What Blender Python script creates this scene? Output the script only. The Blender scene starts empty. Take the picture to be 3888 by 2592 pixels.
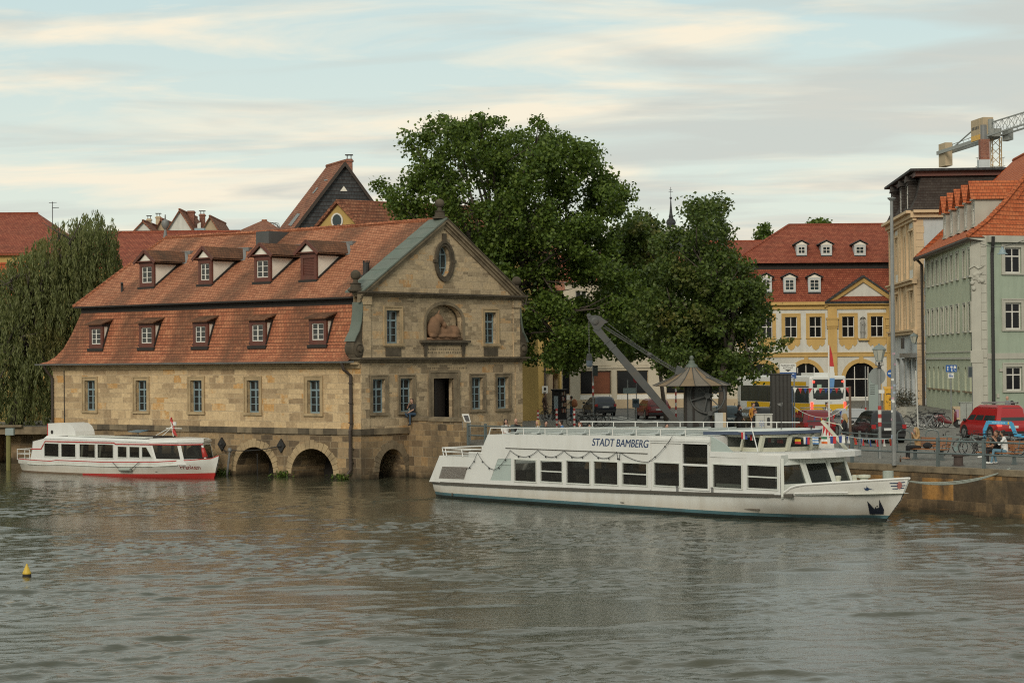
import bpy, bmesh, math, random
import numpy as np
from mathutils import Vector, Matrix, geometry
R = math.radians
SC = bpy.context.scene
COL = SC.collection
random.seed(7)
V = Vector

# ------------------------------------------------------------------ camera
FPX, HCAM = 8000.0, 5.9                  # focal length in photo pixels (3888 wide), eye height over the water
PITCH, ROLL = math.atan(79 / FPX), 0.0083
CAMP = V((0, 0, HCAM))
_f = V((0, math.cos(PITCH), math.sin(PITCH)))
_u0 = V((0, -math.sin(PITCH), math.cos(PITCH)))
_r0 = V((1, 0, 0))
CR = _r0 * math.cos(ROLL) - _u0 * math.sin(ROLL)
CU = _u0 * math.cos(ROLL) + _r0 * math.sin(ROLL)
CF = _f

def ray(px, py):
    return CF + CR * ((px - 1944) / FPX) + CU * ((1296 - py) / FPX)
def P(px, py, Y):                         # point seen at a photo pixel, at depth Y
    d = ray(px, py)
    return CAMP + d * (Y / d.y)
def G(px, py, z=1.75):                    # point of the horizontal plane z seen at a photo pixel
    d = ray(px, py)
    return CAMP + d * ((z - HCAM) / d.z)
def PR(p):
    v = V(p) - CAMP
    return (1944 + FPX * v.dot(CR) / v.dot(CF), 1296 - FPX * v.dot(CU) / v.dot(CF))

cam_d = bpy.data.cameras.new("camera")
cam = bpy.data.objects.new("camera", cam_d)
COL.objects.link(cam)
cam_d.sensor_width = 36.0
cam_d.lens = FPX / 3888 * 36.0
cam_d.clip_start, cam_d.clip_end = 1.0, 4000.0
cam.matrix_world = Matrix(((CR.x, CU.x, -CF.x, 0), (CR.y, CU.y, -CF.y, 0), (CR.z, CU.z, -CF.z, HCAM), (0, 0, 0, 1)))
SC.camera = cam

# ------------------------------------------------------------------ objects
WL = {}
def wloc(o):
    return WL.get(o.name, V((0, 0, 0)))
def tag(o, label=None, cat=None, group=None, kind=None):
    if label: o['label'] = label
    if cat: o['category'] = cat
    if group: o['group'] = group
    if kind: o['kind'] = kind
    return o
def thing(name, label, cat, loc=(0, 0, 0), group=None, parent=None):
    o = bpy.data.objects.new(name, None)
    COL.objects.link(o)
    o.empty_display_size = 0.2
    o.location = V(loc)
    WL[o.name] = V(loc)
    return tag(o, label, cat, group)
def dup(src, loc, rz=None, label=None, scale=None):
    """a copy of a thing with copies of its parts and their sub-parts"""
    c = src.copy()
    COL.objects.link(c)
    c.location = V(loc)
    if rz is not None: c.rotation_euler = (0, 0, rz)
    if scale is not None: c.scale = (scale,) * 3 if not hasattr(scale, '__len__') else scale
    if label: c['label'] = label
    for a in list(src.children):
        b = a.copy(); COL.objects.link(b); b.parent = c
        for g in list(a.children):
            h = g.copy(); COL.objects.link(h); h.parent = b
    return c

class Fr:
    """upright plane through O along the horizontal unit d; n points out of the wall"""
    def __init__(s, O, d, n=None):
        s.O = V((O[0], O[1], 0)); s.d = V((d[0], d[1], 0)).normalized()
        s.n = V((s.d.y, -s.d.x, 0)) if n is None else V((n[0], n[1], 0)).normalized()
    def p(s, u, z, w=0.0):
        q = s.O + s.d * u + s.n * w
        return V((q.x, q.y, z))
    def uz(s, px, py, w=0.0):
        r = ray(px, py); o = s.O + s.n * w
        t = (o - V((CAMP.x, CAMP.y, 0))).dot(s.n) / V((r.x, r.y, 0)).dot(s.n)
        q = CAMP + r * t
        return ((q - s.O).dot(s.d), q.z)

class MB:
    """collects shapes; build() links them as ONE mesh object"""
    def __init__(s, T=None):
        s.v = []; s.f = []; s.m = []; s.mi = 0; s.T = T
    def add(s, vs, fs, mi=None):
        b = len(s.v)
        if s.T is None: s.v.extend(tuple(p) for p in vs)
        else: s.v.extend(tuple(s.T @ V(p)) for p in vs)
        s.f.extend(tuple(i + b for i in f) for f in fs)
        s.m.extend([s.mi if mi is None else mi] * len(fs))
        return s
    def poly(s, pts, mi=None): return s.add(pts, [tuple(range(len(pts)))], mi)
    def box(s, x0, x1, y0, y1, z0, z1, mi=None):
        vs = [(x, y, z) for z in (z0, z1) for y in (y0, y1) for x in (x0, x1)]
        return s.add(vs, [(0, 2, 3, 1), (4, 5, 7, 6), (0, 1, 5, 4), (2, 6, 7, 3), (0, 4, 6, 2), (1, 3, 7, 5)], mi)
    def cbox(s, c, sx, sy, sz, mi=None):
        return s.box(c[0] - sx / 2, c[0] + sx / 2, c[1] - sy / 2, c[1] + sy / 2, c[2] - sz / 2, c[2] + sz / 2, mi)
    def fbox(s, fr, u0, u1, z0, z1, w0, w1, mi=None):
        vs = [fr.p(u, z, w) for z in (z0, z1) for w in (w0, w1) for u in (u0, u1)]
        return s.add(vs, [(0, 2, 3, 1), (4, 5, 7, 6), (0, 1, 5, 4), (2, 6, 7, 3), (0, 4, 6, 2), (1, 3, 7, 5)], mi)
    def prism(s, pts, vec, mi=None):
        n = len(pts); vec = V(vec); a = [V(p) for p in pts]
        fs = [tuple(range(n)), tuple(range(2 * n - 1, n - 1, -1))]
        fs += [(i, (i + 1) % n, (i + 1) % n + n, i + n) for i in range(n)]
        return s.add(a + [p + vec for p in a], fs, mi)
    def fprism(s, fr, uz, w0, w1, mi=None):
        return s.prism([fr.p(u, z, w0) for u, z in uz], fr.n * (w1 - w0), mi)
    def loft(s, rings, mi=None, caps=True, closed=True):
        n = len(rings[0]); vs = [p for r in rings for p in r]; fs = []
        for k in range(len(rings) - 1):
            for i in range(n if closed else n - 1):
                j = (i + 1) % n
                fs.append((k * n + i, k * n + j, (k + 1) * n + j, (k + 1) * n + i))
        if caps and closed:
            fs.append(tuple(range(n - 1, -1, -1))); fs.append(tuple(range((len(rings) - 1) * n, len(rings) * n)))
        return s.add(vs, fs, mi)
    def tube(s, pts, r, n=6, mi=None, caps=True):
        pts = [V(p) for p in pts]; rs = r if hasattr(r, '__len__') else [r] * len(pts); rings = []
        ref = None
        for i, p in enumerate(pts):
            t = (pts[min(i + 1, len(pts) - 1)] - pts[max(i - 1, 0)])
            t = t.normalized() if t.length > 1e-9 else V((0, 0, 1))
            if ref is None: ref = V((0, 0, 1)) if abs(t.z) < 0.9 else V((1, 0, 0))
            a = t.cross(ref)
            if a.length < 1e-4: a = t.cross(V((0, 1, 0)))
            a.normalize(); b = t.cross(a); ref = -b if False else ref
            rings.append([p + (a * math.cos(2 * math.pi * k / n) + b * math.sin(2 * math.pi * k / n)) * rs[i] for k in range(n)])
        return s.loft(rings, mi, caps)
    def bar(s, a, b, w, h=None, up=(0, 0, 1), mi=None):
        a, b = V(a), V(b); h = w if h is None else h; t = (b - a).normalized(); up = V(up)
        if abs(t.dot(up)) > 0.98: up = V((0, 1, 0))
        x = t.cross(up).normalized(); y = x.cross(t)
        return s.loft([[q + x * (sx * w / 2) + y * (sy * h / 2) for sx, sy in ((-1, -1), (1, -1), (1, 1), (-1, 1))] for q in (a, b)], mi)
    def lathe(s, prof, c=(0, 0, 0), n=16, mi=None, axis=None):
        c = V(c); M = Matrix.Identity(3) if axis is None else V((0, 0, 1)).rotation_difference(V(axis)).to_matrix()
        rings = [[c + M @ V((r * math.cos(2 * math.pi * k / n), r * math.sin(2 * math.pi * k / n), z)) for k in range(n)] for r, z in prof]
        return s.loft(rings, mi, True)
    def ball(s, c, rx, ry=None, rz=None, nu=12, nv=8, mi=None, M=None):
        ry = rx if ry is None else ry; rz = rx if rz is None else rz; c = V(c); rings = []
        for j in range(nv + 1):
            a = math.pi * min(max(j / nv, 0.01), 0.99) - math.pi / 2
            ring = [V((rx * math.cos(a) * math.cos(2 * math.pi * k / nu), ry * math.cos(a) * math.sin(2 * math.pi * k / nu), rz * math.sin(a))) for k in range(nu)]
            rings.append([c + (M @ q if M else q) for q in ring])
        return s.loft(rings, mi, True)
    def torus(s, c, R_, r, axis=(0, 1, 0), n=24, k=6, mi=None, a0=0, a1=2 * math.pi):
        c = V(c); M = V((0, 0, 1)).rotation_difference(V(axis)).to_matrix(); full = abs(a1 - a0 - 2 * math.pi) < 1e-6
        rings = []
        for i in range(n + 1):
            a = a0 + (a1 - a0) * i / n; e = V((math.cos(a), math.sin(a), 0))
            rings.append([c + M @ (e * (R_ + r * math.cos(2 * math.pi * j / k)) + V((0, 0, r * math.sin(2 * math.pi * j / k)))) for j in range(k)])
        return s.loft(rings, mi, not full)
    def wall(s, fr, outer, holes=(), depth=0.0, w=0.0, mi=None, rmi=None):
        """flat wall with openings of any outline and their reveals, inward by depth"""
        loops = [list(outer)] + [list(h) for h in holes]
        tri = geometry.tessellate_polygon([[V((u, z, 0)) for u, z in l] for l in loops])
        flat = [q for l in loops for q in l]
        s.add([fr.p(u, z, w) for u, z in flat], [tuple(t) for t in tri], mi)
        if depth:
            for h in holes:
                n = len(h)
                s.add([fr.p(u, z, w) for u, z in h] + [fr.p(u, z, w - depth) for u, z in h],
                      [(i, (i + 1) % n, (i + 1) % n + n, i + n) for i in range(n)], mi if rmi is None else rmi)
        return s
    def build(s, name, mats, parent=None, smooth=None, base=None):
        me = bpy.data.meshes.new(name)
        off = wloc(parent) if parent is not None else (V(base) if base is not None else V((0, 0, 0)))
        va = np.array(s.v, dtype=np.float64).reshape(-1, 3)
        loc = V((0, 0, 0))
        me.from_pydata((va - np.array(off)).tolist(), [], s.f)
        if not hasattr(mats, '__len__'): mats = [mats]
        for m in mats: me.materials.append(m)
        if len(mats) > 1: me.polygons.foreach_set('material_index', s.m)
        auto_uv(me, va)
        if smooth is not None:
            me.polygons.foreach_set('use_smooth', [True] * len(me.polygons))
            if smooth < 3: me.set_sharp_from_angle(angle=smooth)
        me.update()
        o = bpy.data.objects.new(name, me)
        COL.objects.link(o)
        if parent is not None: o.parent = parent
        elif base is not None: o.location = V(base)
        WL[o.name] = V(off)
        return o

def auto_uv(me, va):
    """metre-scaled UVs: u along the horizontal of each face, v up its slope"""
    nf = len(me.polygons); nl = len(me.loops)
    if nf == 0: return
    nrm = np.empty(nf * 3); me.polygons.foreach_get('normal', nrm); nrm = nrm.reshape(-1, 3)
    lt = np.empty(nf, dtype=np.int32); me.polygons.foreach_get('loop_total', lt)
    li = np.empty(nl, dtype=np.int32); me.loops.foreach_get('vertex_index', li)
    h = np.hypot(nrm[:, 0], nrm[:, 1]); flat = h < 0.12
    hs = np.where(h < 1e-6, 1, h)
    t = np.stack([-nrm[:, 1] / hs, nrm[:, 0] / hs, np.zeros(nf)], 1)
    flip = (t[:, 0] < -1e-6) | ((abs(t[:, 0]) <= 1e-6) & (t[:, 1] < 0)); t[flip] *= -1
    b = np.cross(nrm, t); b[b[:, 2] < 0] *= -1
    t[flat] = (1, 0, 0); b[flat] = (0, 1, 0)
    fi = np.repeat(np.arange(nf), lt); p = va[li]
    uv = np.stack([(p * t[fi]).sum(1), (p * b[fi]).sum(1)], 1)
    lay = me.uv_layers.new(name='uv'); lay.data.foreach_set('uv', uv.astype(np.float32).ravel())

def arch_loop(u0, u1, z0, zs, rise=None, n=10):
    """opening outline: jambs from z0 up to zs, then an arch"""
    c = (u0 + u1) / 2; a = (u1 - u0) / 2; rise = a if rise is None else rise
    return [(u0, z0), (u1, z0)] + [(c + a * math.cos(math.pi * k / n), zs + rise * math.sin(math.pi * k / n)) for k in range(n + 1)]
def rect(u0, u1, z0, z1): return [(u0, z0), (u1, z0), (u1, z1), (u0, z1)]
# ------------------------------------------------------------------ materials
def nmat(name):
    m = bpy.data.materials.new(name); m.use_nodes = True
    return m, m.node_tree, m.node_tree.nodes['Principled BSDF']
def N(nt, typ, ins=None, **kw):
    n = nt.nodes.new(typ)
    for k, v in kw.items(): setattr(n, k, v)
    for k, v in (ins or {}).items():
        s = n.inputs[k]
        if hasattr(v, 'default_value') or isinstance(v, bpy.types.NodeSocket): nt.links.new(v, s)
        else: s.default_value = (tuple(v) + (1,)) if (hasattr(v, '__len__') and len(v) == 3 and s.type == 'RGBA') else v
    return n
def ramp(nt, fac, stops, interp='LINEAR'):
    n = nt.nodes.new('ShaderNodeValToRGB'); e = n.color_ramp; e.interpolation = interp
    while len(e.elements) < len(stops): e.elements.new(0.5)
    for el, (p, c) in zip(e.elements, stops):
        el.position = p; el.color = (tuple(c) + (1,)) if hasattr(c, '__len__') else (c, c, c, 1)
    nt.links.new(fac, n.inputs[0]); return n.outputs[0]
def mixc(nt, fac, a, b, mode='MIX'):
    n = nt.nodes.new('ShaderNodeMix'); n.data_type = 'RGBA'; n.blend_type = mode
    for s, v in ((n.inputs[0], fac), (n.inputs[6], a), (n.inputs[7], b)):
        if isinstance(v, bpy.types.NodeSocket): nt.links.new(v, s)
        else: s.default_value = (tuple(v) + (1,)) if hasattr(v, '__len__') else v
    return n.outputs[2]
def math_(nt, op, a, b=None, clamp=False):
    n = nt.nodes.new('ShaderNodeMath'); n.operation = op; n.use_clamp = clamp
    for s, v in zip(n.inputs, (a, b)):
        if v is None: continue
        if isinstance(v, bpy.types.NodeSocket): nt.links.new(v, s)
        else: s.default_value = v
    return n.outputs[0]
def pos(nt, scale=(1, 1, 1)):
    g = nt.nodes.new('ShaderNodeNewGeometry')
    return N(nt, 'ShaderNodeMapping', {'Vector': g.outputs['Position'], 'Scale': scale}).outputs[0]
def uvn(nt, scale=(1, 1, 1)):
    g = nt.nodes.new('ShaderNodeUVMap'); g.uv_map = 'uv'
    return N(nt, 'ShaderNodeMapping', {'Vector': g.outputs[0], 'Scale': scale}).outputs[0]
def noise(nt, vec, scale, detail=4, rough=0.55, out='Fac'):
    return N(nt, 'ShaderNodeTexNoise', {'Vector': vec, 'Scale': scale, 'Detail': detail, 'Roughness': rough}).outputs[out]
def bump(nt, h, b, strength=0.3, dist=0.02):
    n = N(nt, 'ShaderNodeBump', {'Height': h, 'Strength': strength, 'Distance': dist}); nt.links.new(n.outputs[0], b.inputs['Normal'])
def setb(b, rough=0.6, metal=0.0, spec=0.5):
    b.inputs['Roughness'].default_value = rough; b.inputs['Metallic'].default_value = metal; b.inputs['Specular IOR Level'].default_value = spec
def sc3(c, k): return tuple(min(1, x * k) for x in c)

def paint(name, c, rough=0.5, var=0.12, scale=3.0, metal=0.0, dirt=0.0, dirtc=(0.08, 0.065, 0.045), bmp=0.0, streak=False, spec=0.5):
    m, nt, b = nmat(name); setb(b, rough, metal, spec)
    p = pos(nt); n1 = noise(nt, p, scale, 5)
    col = mixc(nt, n1, sc3(c, 1 - var), sc3(c, 1 + var))
    if dirt:
        q = pos(nt, (1.6, 1.6, 0.22)) if streak else p
        d = ramp(nt, noise(nt, q, 1.3, 6, 0.65), [(0.45, 0), (0.75, 1)])
        col = mixc(nt, math_(nt, 'MULTIPLY', d, dirt), col, dirtc)
    nt.links.new(col, b.inputs['Base Color'])
    if bmp: bump(nt, noise(nt, p, 40, 3), b, bmp, 0.01)
    return m

def stone(name, stops, bw=0.8, rh=0.34, mortar=(0.30, 0.24, 0.16), mfac=0.5, soot=0.5, sootc=(0.045, 0.04, 0.033), msize=0.014, sscale=0.35, lo=0.5, low=None):
    m, nt, b = nmat(name); setb(b, 0.9, 0, 0.2)
    uv = uvn(nt); wob = noise(nt, uv, 0.9, 2, out='Color')
    sx = N(nt, 'ShaderNodeSeparateXYZ', {0: uv})                          # courses of unequal height, blocks of unequal length
    v2 = math_(nt, 'ADD', sx.outputs[1], math_(nt, 'MULTIPLY', math_(nt, 'SINE', math_(nt, 'MULTIPLY', sx.outputs[1], 2.9)), 0.13)); u2 = math_(nt, 'ADD', sx.outputs[0], math_(nt, 'MULTIPLY', noise(nt, N(nt, 'ShaderNodeCombineXYZ', {0: math_(nt, 'MULTIPLY', sx.outputs[0], 0.6), 1: math_(nt, 'MULTIPLY', math_(nt, 'FLOOR', math_(nt, 'DIVIDE', v2, rh)), 1.37), 2: 0.0}).outputs[0], 1.0, 1), 1.5))
    uv = N(nt, 'ShaderNodeCombineXYZ', {0: u2, 1: v2}).outputs[0]
    vec = N(nt, 'ShaderNodeMix', {0: 0.02, 4: uv, 5: wob}, data_type='VECTOR').outputs[1]
    def brick(bwid, off):
        return N(nt, 'ShaderNodeTexBrick', {'Vector': vec, 'Color1': (0, 0, 0), 'Color2': (1, 1, 1), 'Mortar': (0.5, 0.5, 0.5), 'Scale': 1.0, 'Mortar Size': msize,
                 'Mortar Smooth': 0.3, 'Bias': 0.0, 'Brick Width': bwid, 'Row Height': rh}, offset=off, squash=0.62, squash_frequency=3, offset_frequency=2)
    b1 = brick(bw, 0.43)
    p = pos(nt)
    f = math_(nt, 'ADD', math_(nt, 'MULTIPLY', b1.outputs['Color'], 0.76), math_(nt, 'MULTIPLY', noise(nt, p, 2.2, 6, 0.7), 0.36))
    f = math_(nt, 'SUBTRACT', f, 0.05)
    col = ramp(nt, f, stops)
    col = mixc(nt, ramp(nt, noise(nt, p, 9.0, 5, 0.7), [(0.3, 0.72), (0.7, 1.12)]), (0, 0, 0), col, 'MIX') if False else mixc(nt, 0.55, col, mixc(nt, 1.0, col, ramp(nt, noise(nt, p, 7.0, 6, 0.75), [(0.25, 0.45), (0.75, 1.5)]), 'MULTIPLY'))
    col = mixc(nt, math_(nt, 'MULTIPLY', b1.outputs['Fac'], mfac), col, mortar)
    s = ramp(nt, noise(nt, pos(nt, (1, 1, 0.45)), sscale, 7, 0.62), [(lo, 0), (lo + 0.22, 1)])
    col = mixc(nt, math_(nt, 'MULTIPLY', s, soot), col, sootc)
    if low is not None:                                   # damp, algae-dark band along the waterline
        g = nt.nodes.new('ShaderNodeNewGeometry'); z = N(nt, 'ShaderNodeSeparateXYZ', {0: g.outputs['Position']}).outputs[2]
        zz = math_(nt, 'ADD', z, math_(nt, 'MULTIPLY', noise(nt, p, 1.1, 4), 0.7))
        col = mixc(nt, math_(nt, 'MULTIPLY', ramp(nt, math_(nt, 'DIVIDE', zz, 3.0), [(low * 0.4, 1), (low, 0)]), 0.85), col, (0.02, 0.02, 0.014))
    nt.links.new(col, b.inputs['Base Color'])
    hgt = math_(nt, 'ADD', math_(nt, 'MULTIPLY', b1.outputs['Fac'], -1.0), math_(nt, 'MULTIPLY', noise(nt, p, 5.0, 6, 0.7), 1.3))
    bump(nt, hgt, b, 0.6, 0.03)
    return m

def tiles(name, c1, c2, c3, tw=0.2, th=0.19, moss=0.5, mossc=(0.06, 0.042, 0.028), streaks=None, lo=0.5):
    """rows of small rounded clay tiles; streaks adds the dark weathered runs down the slope"""
    m, nt, b = nmat(name); setb(b, 0.85, 0, 0.25)
    uv = uvn(nt)
    br = N(nt, 'ShaderNodeTexBrick', {'Vector': uv, 'Color1': (0, 0, 0), 'Color2': (1, 1, 1), 'Mortar': (0.5, 0.5, 0.5), 'Scale': 1.0, 'Mortar Size': 0.018,
           'Mortar Smooth': 0.6, 'Bias': 0.0, 'Brick Width': tw, 'Row Height': th}, offset=0.5)
    p = pos(nt)
    f = math_(nt, 'ADD', math_(nt, 'MULTIPLY', br.outputs['Color'], 0.5), math_(nt, 'MULTIPLY', noise(nt, p, 1.6, 6, 0.7), 0.6))
    col = ramp(nt, f, [(0.2, c1), (0.5, c2), (0.85, c3)])
    sep = N(nt, 'ShaderNodeSeparateXYZ', {0: uv})
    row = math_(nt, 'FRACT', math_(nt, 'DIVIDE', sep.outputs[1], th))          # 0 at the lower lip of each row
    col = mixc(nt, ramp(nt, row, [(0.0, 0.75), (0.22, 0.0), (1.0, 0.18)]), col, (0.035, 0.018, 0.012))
    col = mixc(nt, math_(nt, 'MULTIPLY', br.outputs['Fac'], 0.55), col, (0.04, 0.02, 0.014))
    s = ramp(nt, noise(nt, p, 0.5, 7, 0.68), [(lo, 0), (lo + 0.25, 1)])
    col = mixc(nt, math_(nt, 'MULTIPLY', s, moss), col, mossc)
    if streaks:
        ud, uo, per = streaks                                                   # runs of lichen between the dormers' rain shadows
        cp = N(nt, 'ShaderNodeVectorMath', {0: p, 1: ud}, operation='DOT_PRODUCT').outputs['Value']
        cp = math_(nt, 'ADD', cp, math_(nt, 'MULTIPLY', noise(nt, p, 0.8, 4), 1.1))
        w = math_(nt, 'SINE', math_(nt, 'MULTIPLY', math_(nt, 'SUBTRACT', cp, uo), 2 * math.pi / per))
        w = ramp(nt, math_(nt, 'ADD', math_(nt, 'MULTIPLY', w, 0.5), 0.5), [(0.45, 0), (0.85, 1)])
        w = math_(nt, 'MULTIPLY', w, ramp(nt, noise(nt, p, 1.4, 5, 0.7), [(0.3, 0.35), (0.65, 1)]))
        col = mixc(nt, math_(nt, 'MULTIPLY', w, 0.72), col, (0.085, 0.05, 0.032))
    nt.links.new(col, b.inputs['Base Color'])
    bump(nt, math_(nt, 'SUBTRACT', math_(nt, 'MULTIPLY', row, -1.0), math_(nt, 'MULTIPLY', br.outputs['Fac'], 0.5)), b, 0.7, 0.05)
    return m

def glass(name, c=(0.015, 0.018, 0.02), rough=0.06, see=0.0, var=0.5, spec=0.5):
    m, nt, b = nmat(name); setb(b, rough, 0, spec)
    col = mixc(nt, noise(nt, pos(nt), 0.9, 2), sc3(c, 1 - var), sc3(c, 1 + var))
    nt.links.new(col, b.inputs['Base Color'])
    bump(nt, noise(nt, pos(nt), 1.6, 2), b, 0.06, 0.05)
    if see:
        t = N(nt, 'ShaderNodeBsdfTransparent', {'Color': (0.6, 0.63, 0.6)})
        mx = N(nt, 'ShaderNodeMixShader', {0: 1 - see, 1: t.outputs[0], 2: b.outputs[0]})
        nt.links.new(mx.outputs[0], nt.nodes['Material Output'].inputs[0])
    return m
def lampmat(name, c, e):
    m, nt, b = nmat(name); b.inputs['Base Color'].default_value = (*c, 1); b.inputs['Emission Color'].default_value = (*c, 1); b.inputs['Emission Strength'].default_value = e
    return m
def leafmat(name, a, c, tr=0.25, autumn=None, bscale=0.35):
    m, nt, b = nmat(name); setb(b, 0.55, 0, 0.35)
    g = nt.nodes.new('ShaderNodeNewGeometry')
    col = mixc(nt, g.outputs['Random Per Island'], a, c)
    if autumn: col = mixc(nt, math_(nt, 'MULTIPLY', ramp(nt, noise(nt, pos(nt), bscale, 4, 0.6), [(0.56, 0), (0.76, 1)]), 0.75), col, autumn)
    nt.links.new(col, b.inputs['Base Color'])
    t = N(nt, 'ShaderNodeBsdfTranslucent', {'Color': mixc(nt, 0.5, col, (0.12, 0.18, 0.02))})
    mx = N(nt, 'ShaderNodeMixShader', {0: tr, 1: b.outputs[0], 2: t.outputs[0]})
    nt.links.new(mx.outputs[0], nt.nodes['Material Output'].inputs[0])
    return m

M = {}
# sandstone of the old slaughterhouse: ochre on the river side, gable greyer: soot, plus its shade put into the colour
M['stone_long'] = stone('sandstone_ochre', [(0.0, (0.20, 0.14, 0.085)), (0.2, (0.37, 0.265, 0.155)), (0.5, (0.52, 0.385, 0.225)), (0.78, (0.58, 0.43, 0.25)), (0.86, (0.50, 0.29, 0.115)), (1.0, (0.43, 0.22, 0.075))], 0.95, 0.33, mortar=(0.46, 0.37, 0.25), mfac=0.6, soot=0.45, lo=0.55, sootc=(0.13, 0.10, 0.07))
M['stone_gable'] = stone('sandstone_sooty_shaded', [(0.0, (0.14, 0.11, 0.078)), (0.2, (0.30, 0.23, 0.145)), (0.5, (0.45, 0.35, 0.225)), (0.8, (0.49, 0.375, 0.23)), (0.9, (0.46, 0.27, 0.12)), (1.0, (0.36, 0.18, 0.07))], 0.72, 0.31, mortar=(0.42, 0.34, 0.23), mfac=0.6, soot=0.7, lo=0.52, sootc=(0.065, 0.055, 0.042))
M['stone_base'] = stone('sandstone_base', [(0.0, (0.08, 0.06, 0.042)), (0.3, (0.19, 0.135, 0.08)), (0.6, (0.30, 0.215, 0.125)), (0.85, (0.36, 0.25, 0.135)), (1.0, (0.36, 0.19, 0.07))], 0.7, 0.36, mortar=(0.33, 0.27, 0.18), mfac=0.75, soot=0.6, lo=0.5, low=0.28)
M['stone_quay'] = stone('quay_sandstone', [(0.0, (0.06, 0.045, 0.03)), (0.3, (0.15, 0.105, 0.06)), (0.6, (0.22, 0.15, 0.08)), (0.75, (0.30, 0.17, 0.065)), (1.0, (0.42, 0.21, 0.06))], 1.3, 0.62, mortar=(0.14, 0.11, 0.08), mfac=0.35, soot=0.85, lo=0.42, low=0.22, sscale=1.3, sootc=(0.06, 0.048, 0.034))
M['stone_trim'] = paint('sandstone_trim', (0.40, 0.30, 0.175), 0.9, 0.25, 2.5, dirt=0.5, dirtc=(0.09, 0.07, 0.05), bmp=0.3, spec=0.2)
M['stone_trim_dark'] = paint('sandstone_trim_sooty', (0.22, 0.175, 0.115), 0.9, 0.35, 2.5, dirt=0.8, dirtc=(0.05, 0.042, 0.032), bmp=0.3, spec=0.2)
M['stone_black'] = paint('soot_blackened_stone', (0.10, 0.082, 0.058), 0.9, 0.5, 3.0, dirt=0.8, dirtc=(0.03, 0.027, 0.022), bmp=0.3, spec=0.2)
M['ox'] = paint('ox_sandstone', (0.23, 0.135, 0.08), 0.9, 0.35, 3.0, dirt=0.5, dirtc=(0.07, 0.05, 0.035), bmp=0.3, spec=0.2)
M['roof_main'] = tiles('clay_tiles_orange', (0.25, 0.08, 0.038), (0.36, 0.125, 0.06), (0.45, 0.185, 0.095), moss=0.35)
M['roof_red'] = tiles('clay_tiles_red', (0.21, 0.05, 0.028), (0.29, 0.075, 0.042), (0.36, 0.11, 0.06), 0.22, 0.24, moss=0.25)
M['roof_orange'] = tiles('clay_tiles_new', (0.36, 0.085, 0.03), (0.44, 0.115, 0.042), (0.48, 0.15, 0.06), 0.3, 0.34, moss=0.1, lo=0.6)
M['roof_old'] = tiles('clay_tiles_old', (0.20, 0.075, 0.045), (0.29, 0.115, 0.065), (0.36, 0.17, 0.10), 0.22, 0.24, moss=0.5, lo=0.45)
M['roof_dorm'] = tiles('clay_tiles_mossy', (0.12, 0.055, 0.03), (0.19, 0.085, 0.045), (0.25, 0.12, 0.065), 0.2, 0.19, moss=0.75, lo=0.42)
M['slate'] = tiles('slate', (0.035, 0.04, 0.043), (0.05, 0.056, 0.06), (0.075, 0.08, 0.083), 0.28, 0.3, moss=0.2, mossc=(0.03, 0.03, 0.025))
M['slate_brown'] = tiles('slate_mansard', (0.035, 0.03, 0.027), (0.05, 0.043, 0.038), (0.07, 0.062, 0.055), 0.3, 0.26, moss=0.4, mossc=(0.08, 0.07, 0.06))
M['copper'] = paint('copper_patina', (0.115, 0.135, 0.11), 0.6, 0.3, 1.5, dirt=0.6, dirtc=(0.07, 0.115, 0.09))
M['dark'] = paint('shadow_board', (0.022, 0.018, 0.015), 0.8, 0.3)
M['redwood'] = paint('dormer_oxide_red', (0.115, 0.035, 0.022), 0.6, 0.3, 6, dirt=0.4)
M['cheek'] = paint('lime_plaster', (0.80, 0.76, 0.66), 0.9, 0.06, 2, dirt=0.15)
M['zinc'] = paint('zinc_sheet', (0.17, 0.175, 0.17), 0.5, 0.25, 2, dirt=0.4)
M['win_blue'] = paint('window_blue_grey', (0.20, 0.275, 0.30), 0.5, 0.12, 4, dirt=0.2)
M['win_white'] = paint('window_white', (0.66, 0.64, 0.58), 0.5, 0.08, 4)
M['pane'] = glass('old_glass', (0.02, 0.022, 0.022), 0.08)
M['pane_dark'] = glass('dark_glass', (0.008, 0.008, 0.009), 0.12, spec=0.3)
M['pane_tint'] = glass('tinted_glass', (0.03, 0.045, 0.05), 0.05)
M['iron'] = paint('black_iron', (0.022, 0.021, 0.02), 0.6, 0.4, 6)
M['pipe'] = paint('brown_downpipe', (0.045, 0.032, 0.024), 0.6, 0.3)
M['dooroak'] = paint('black_oak_door', (0.012, 0.009, 0.008), 0.5, 0.3, 6)
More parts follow.
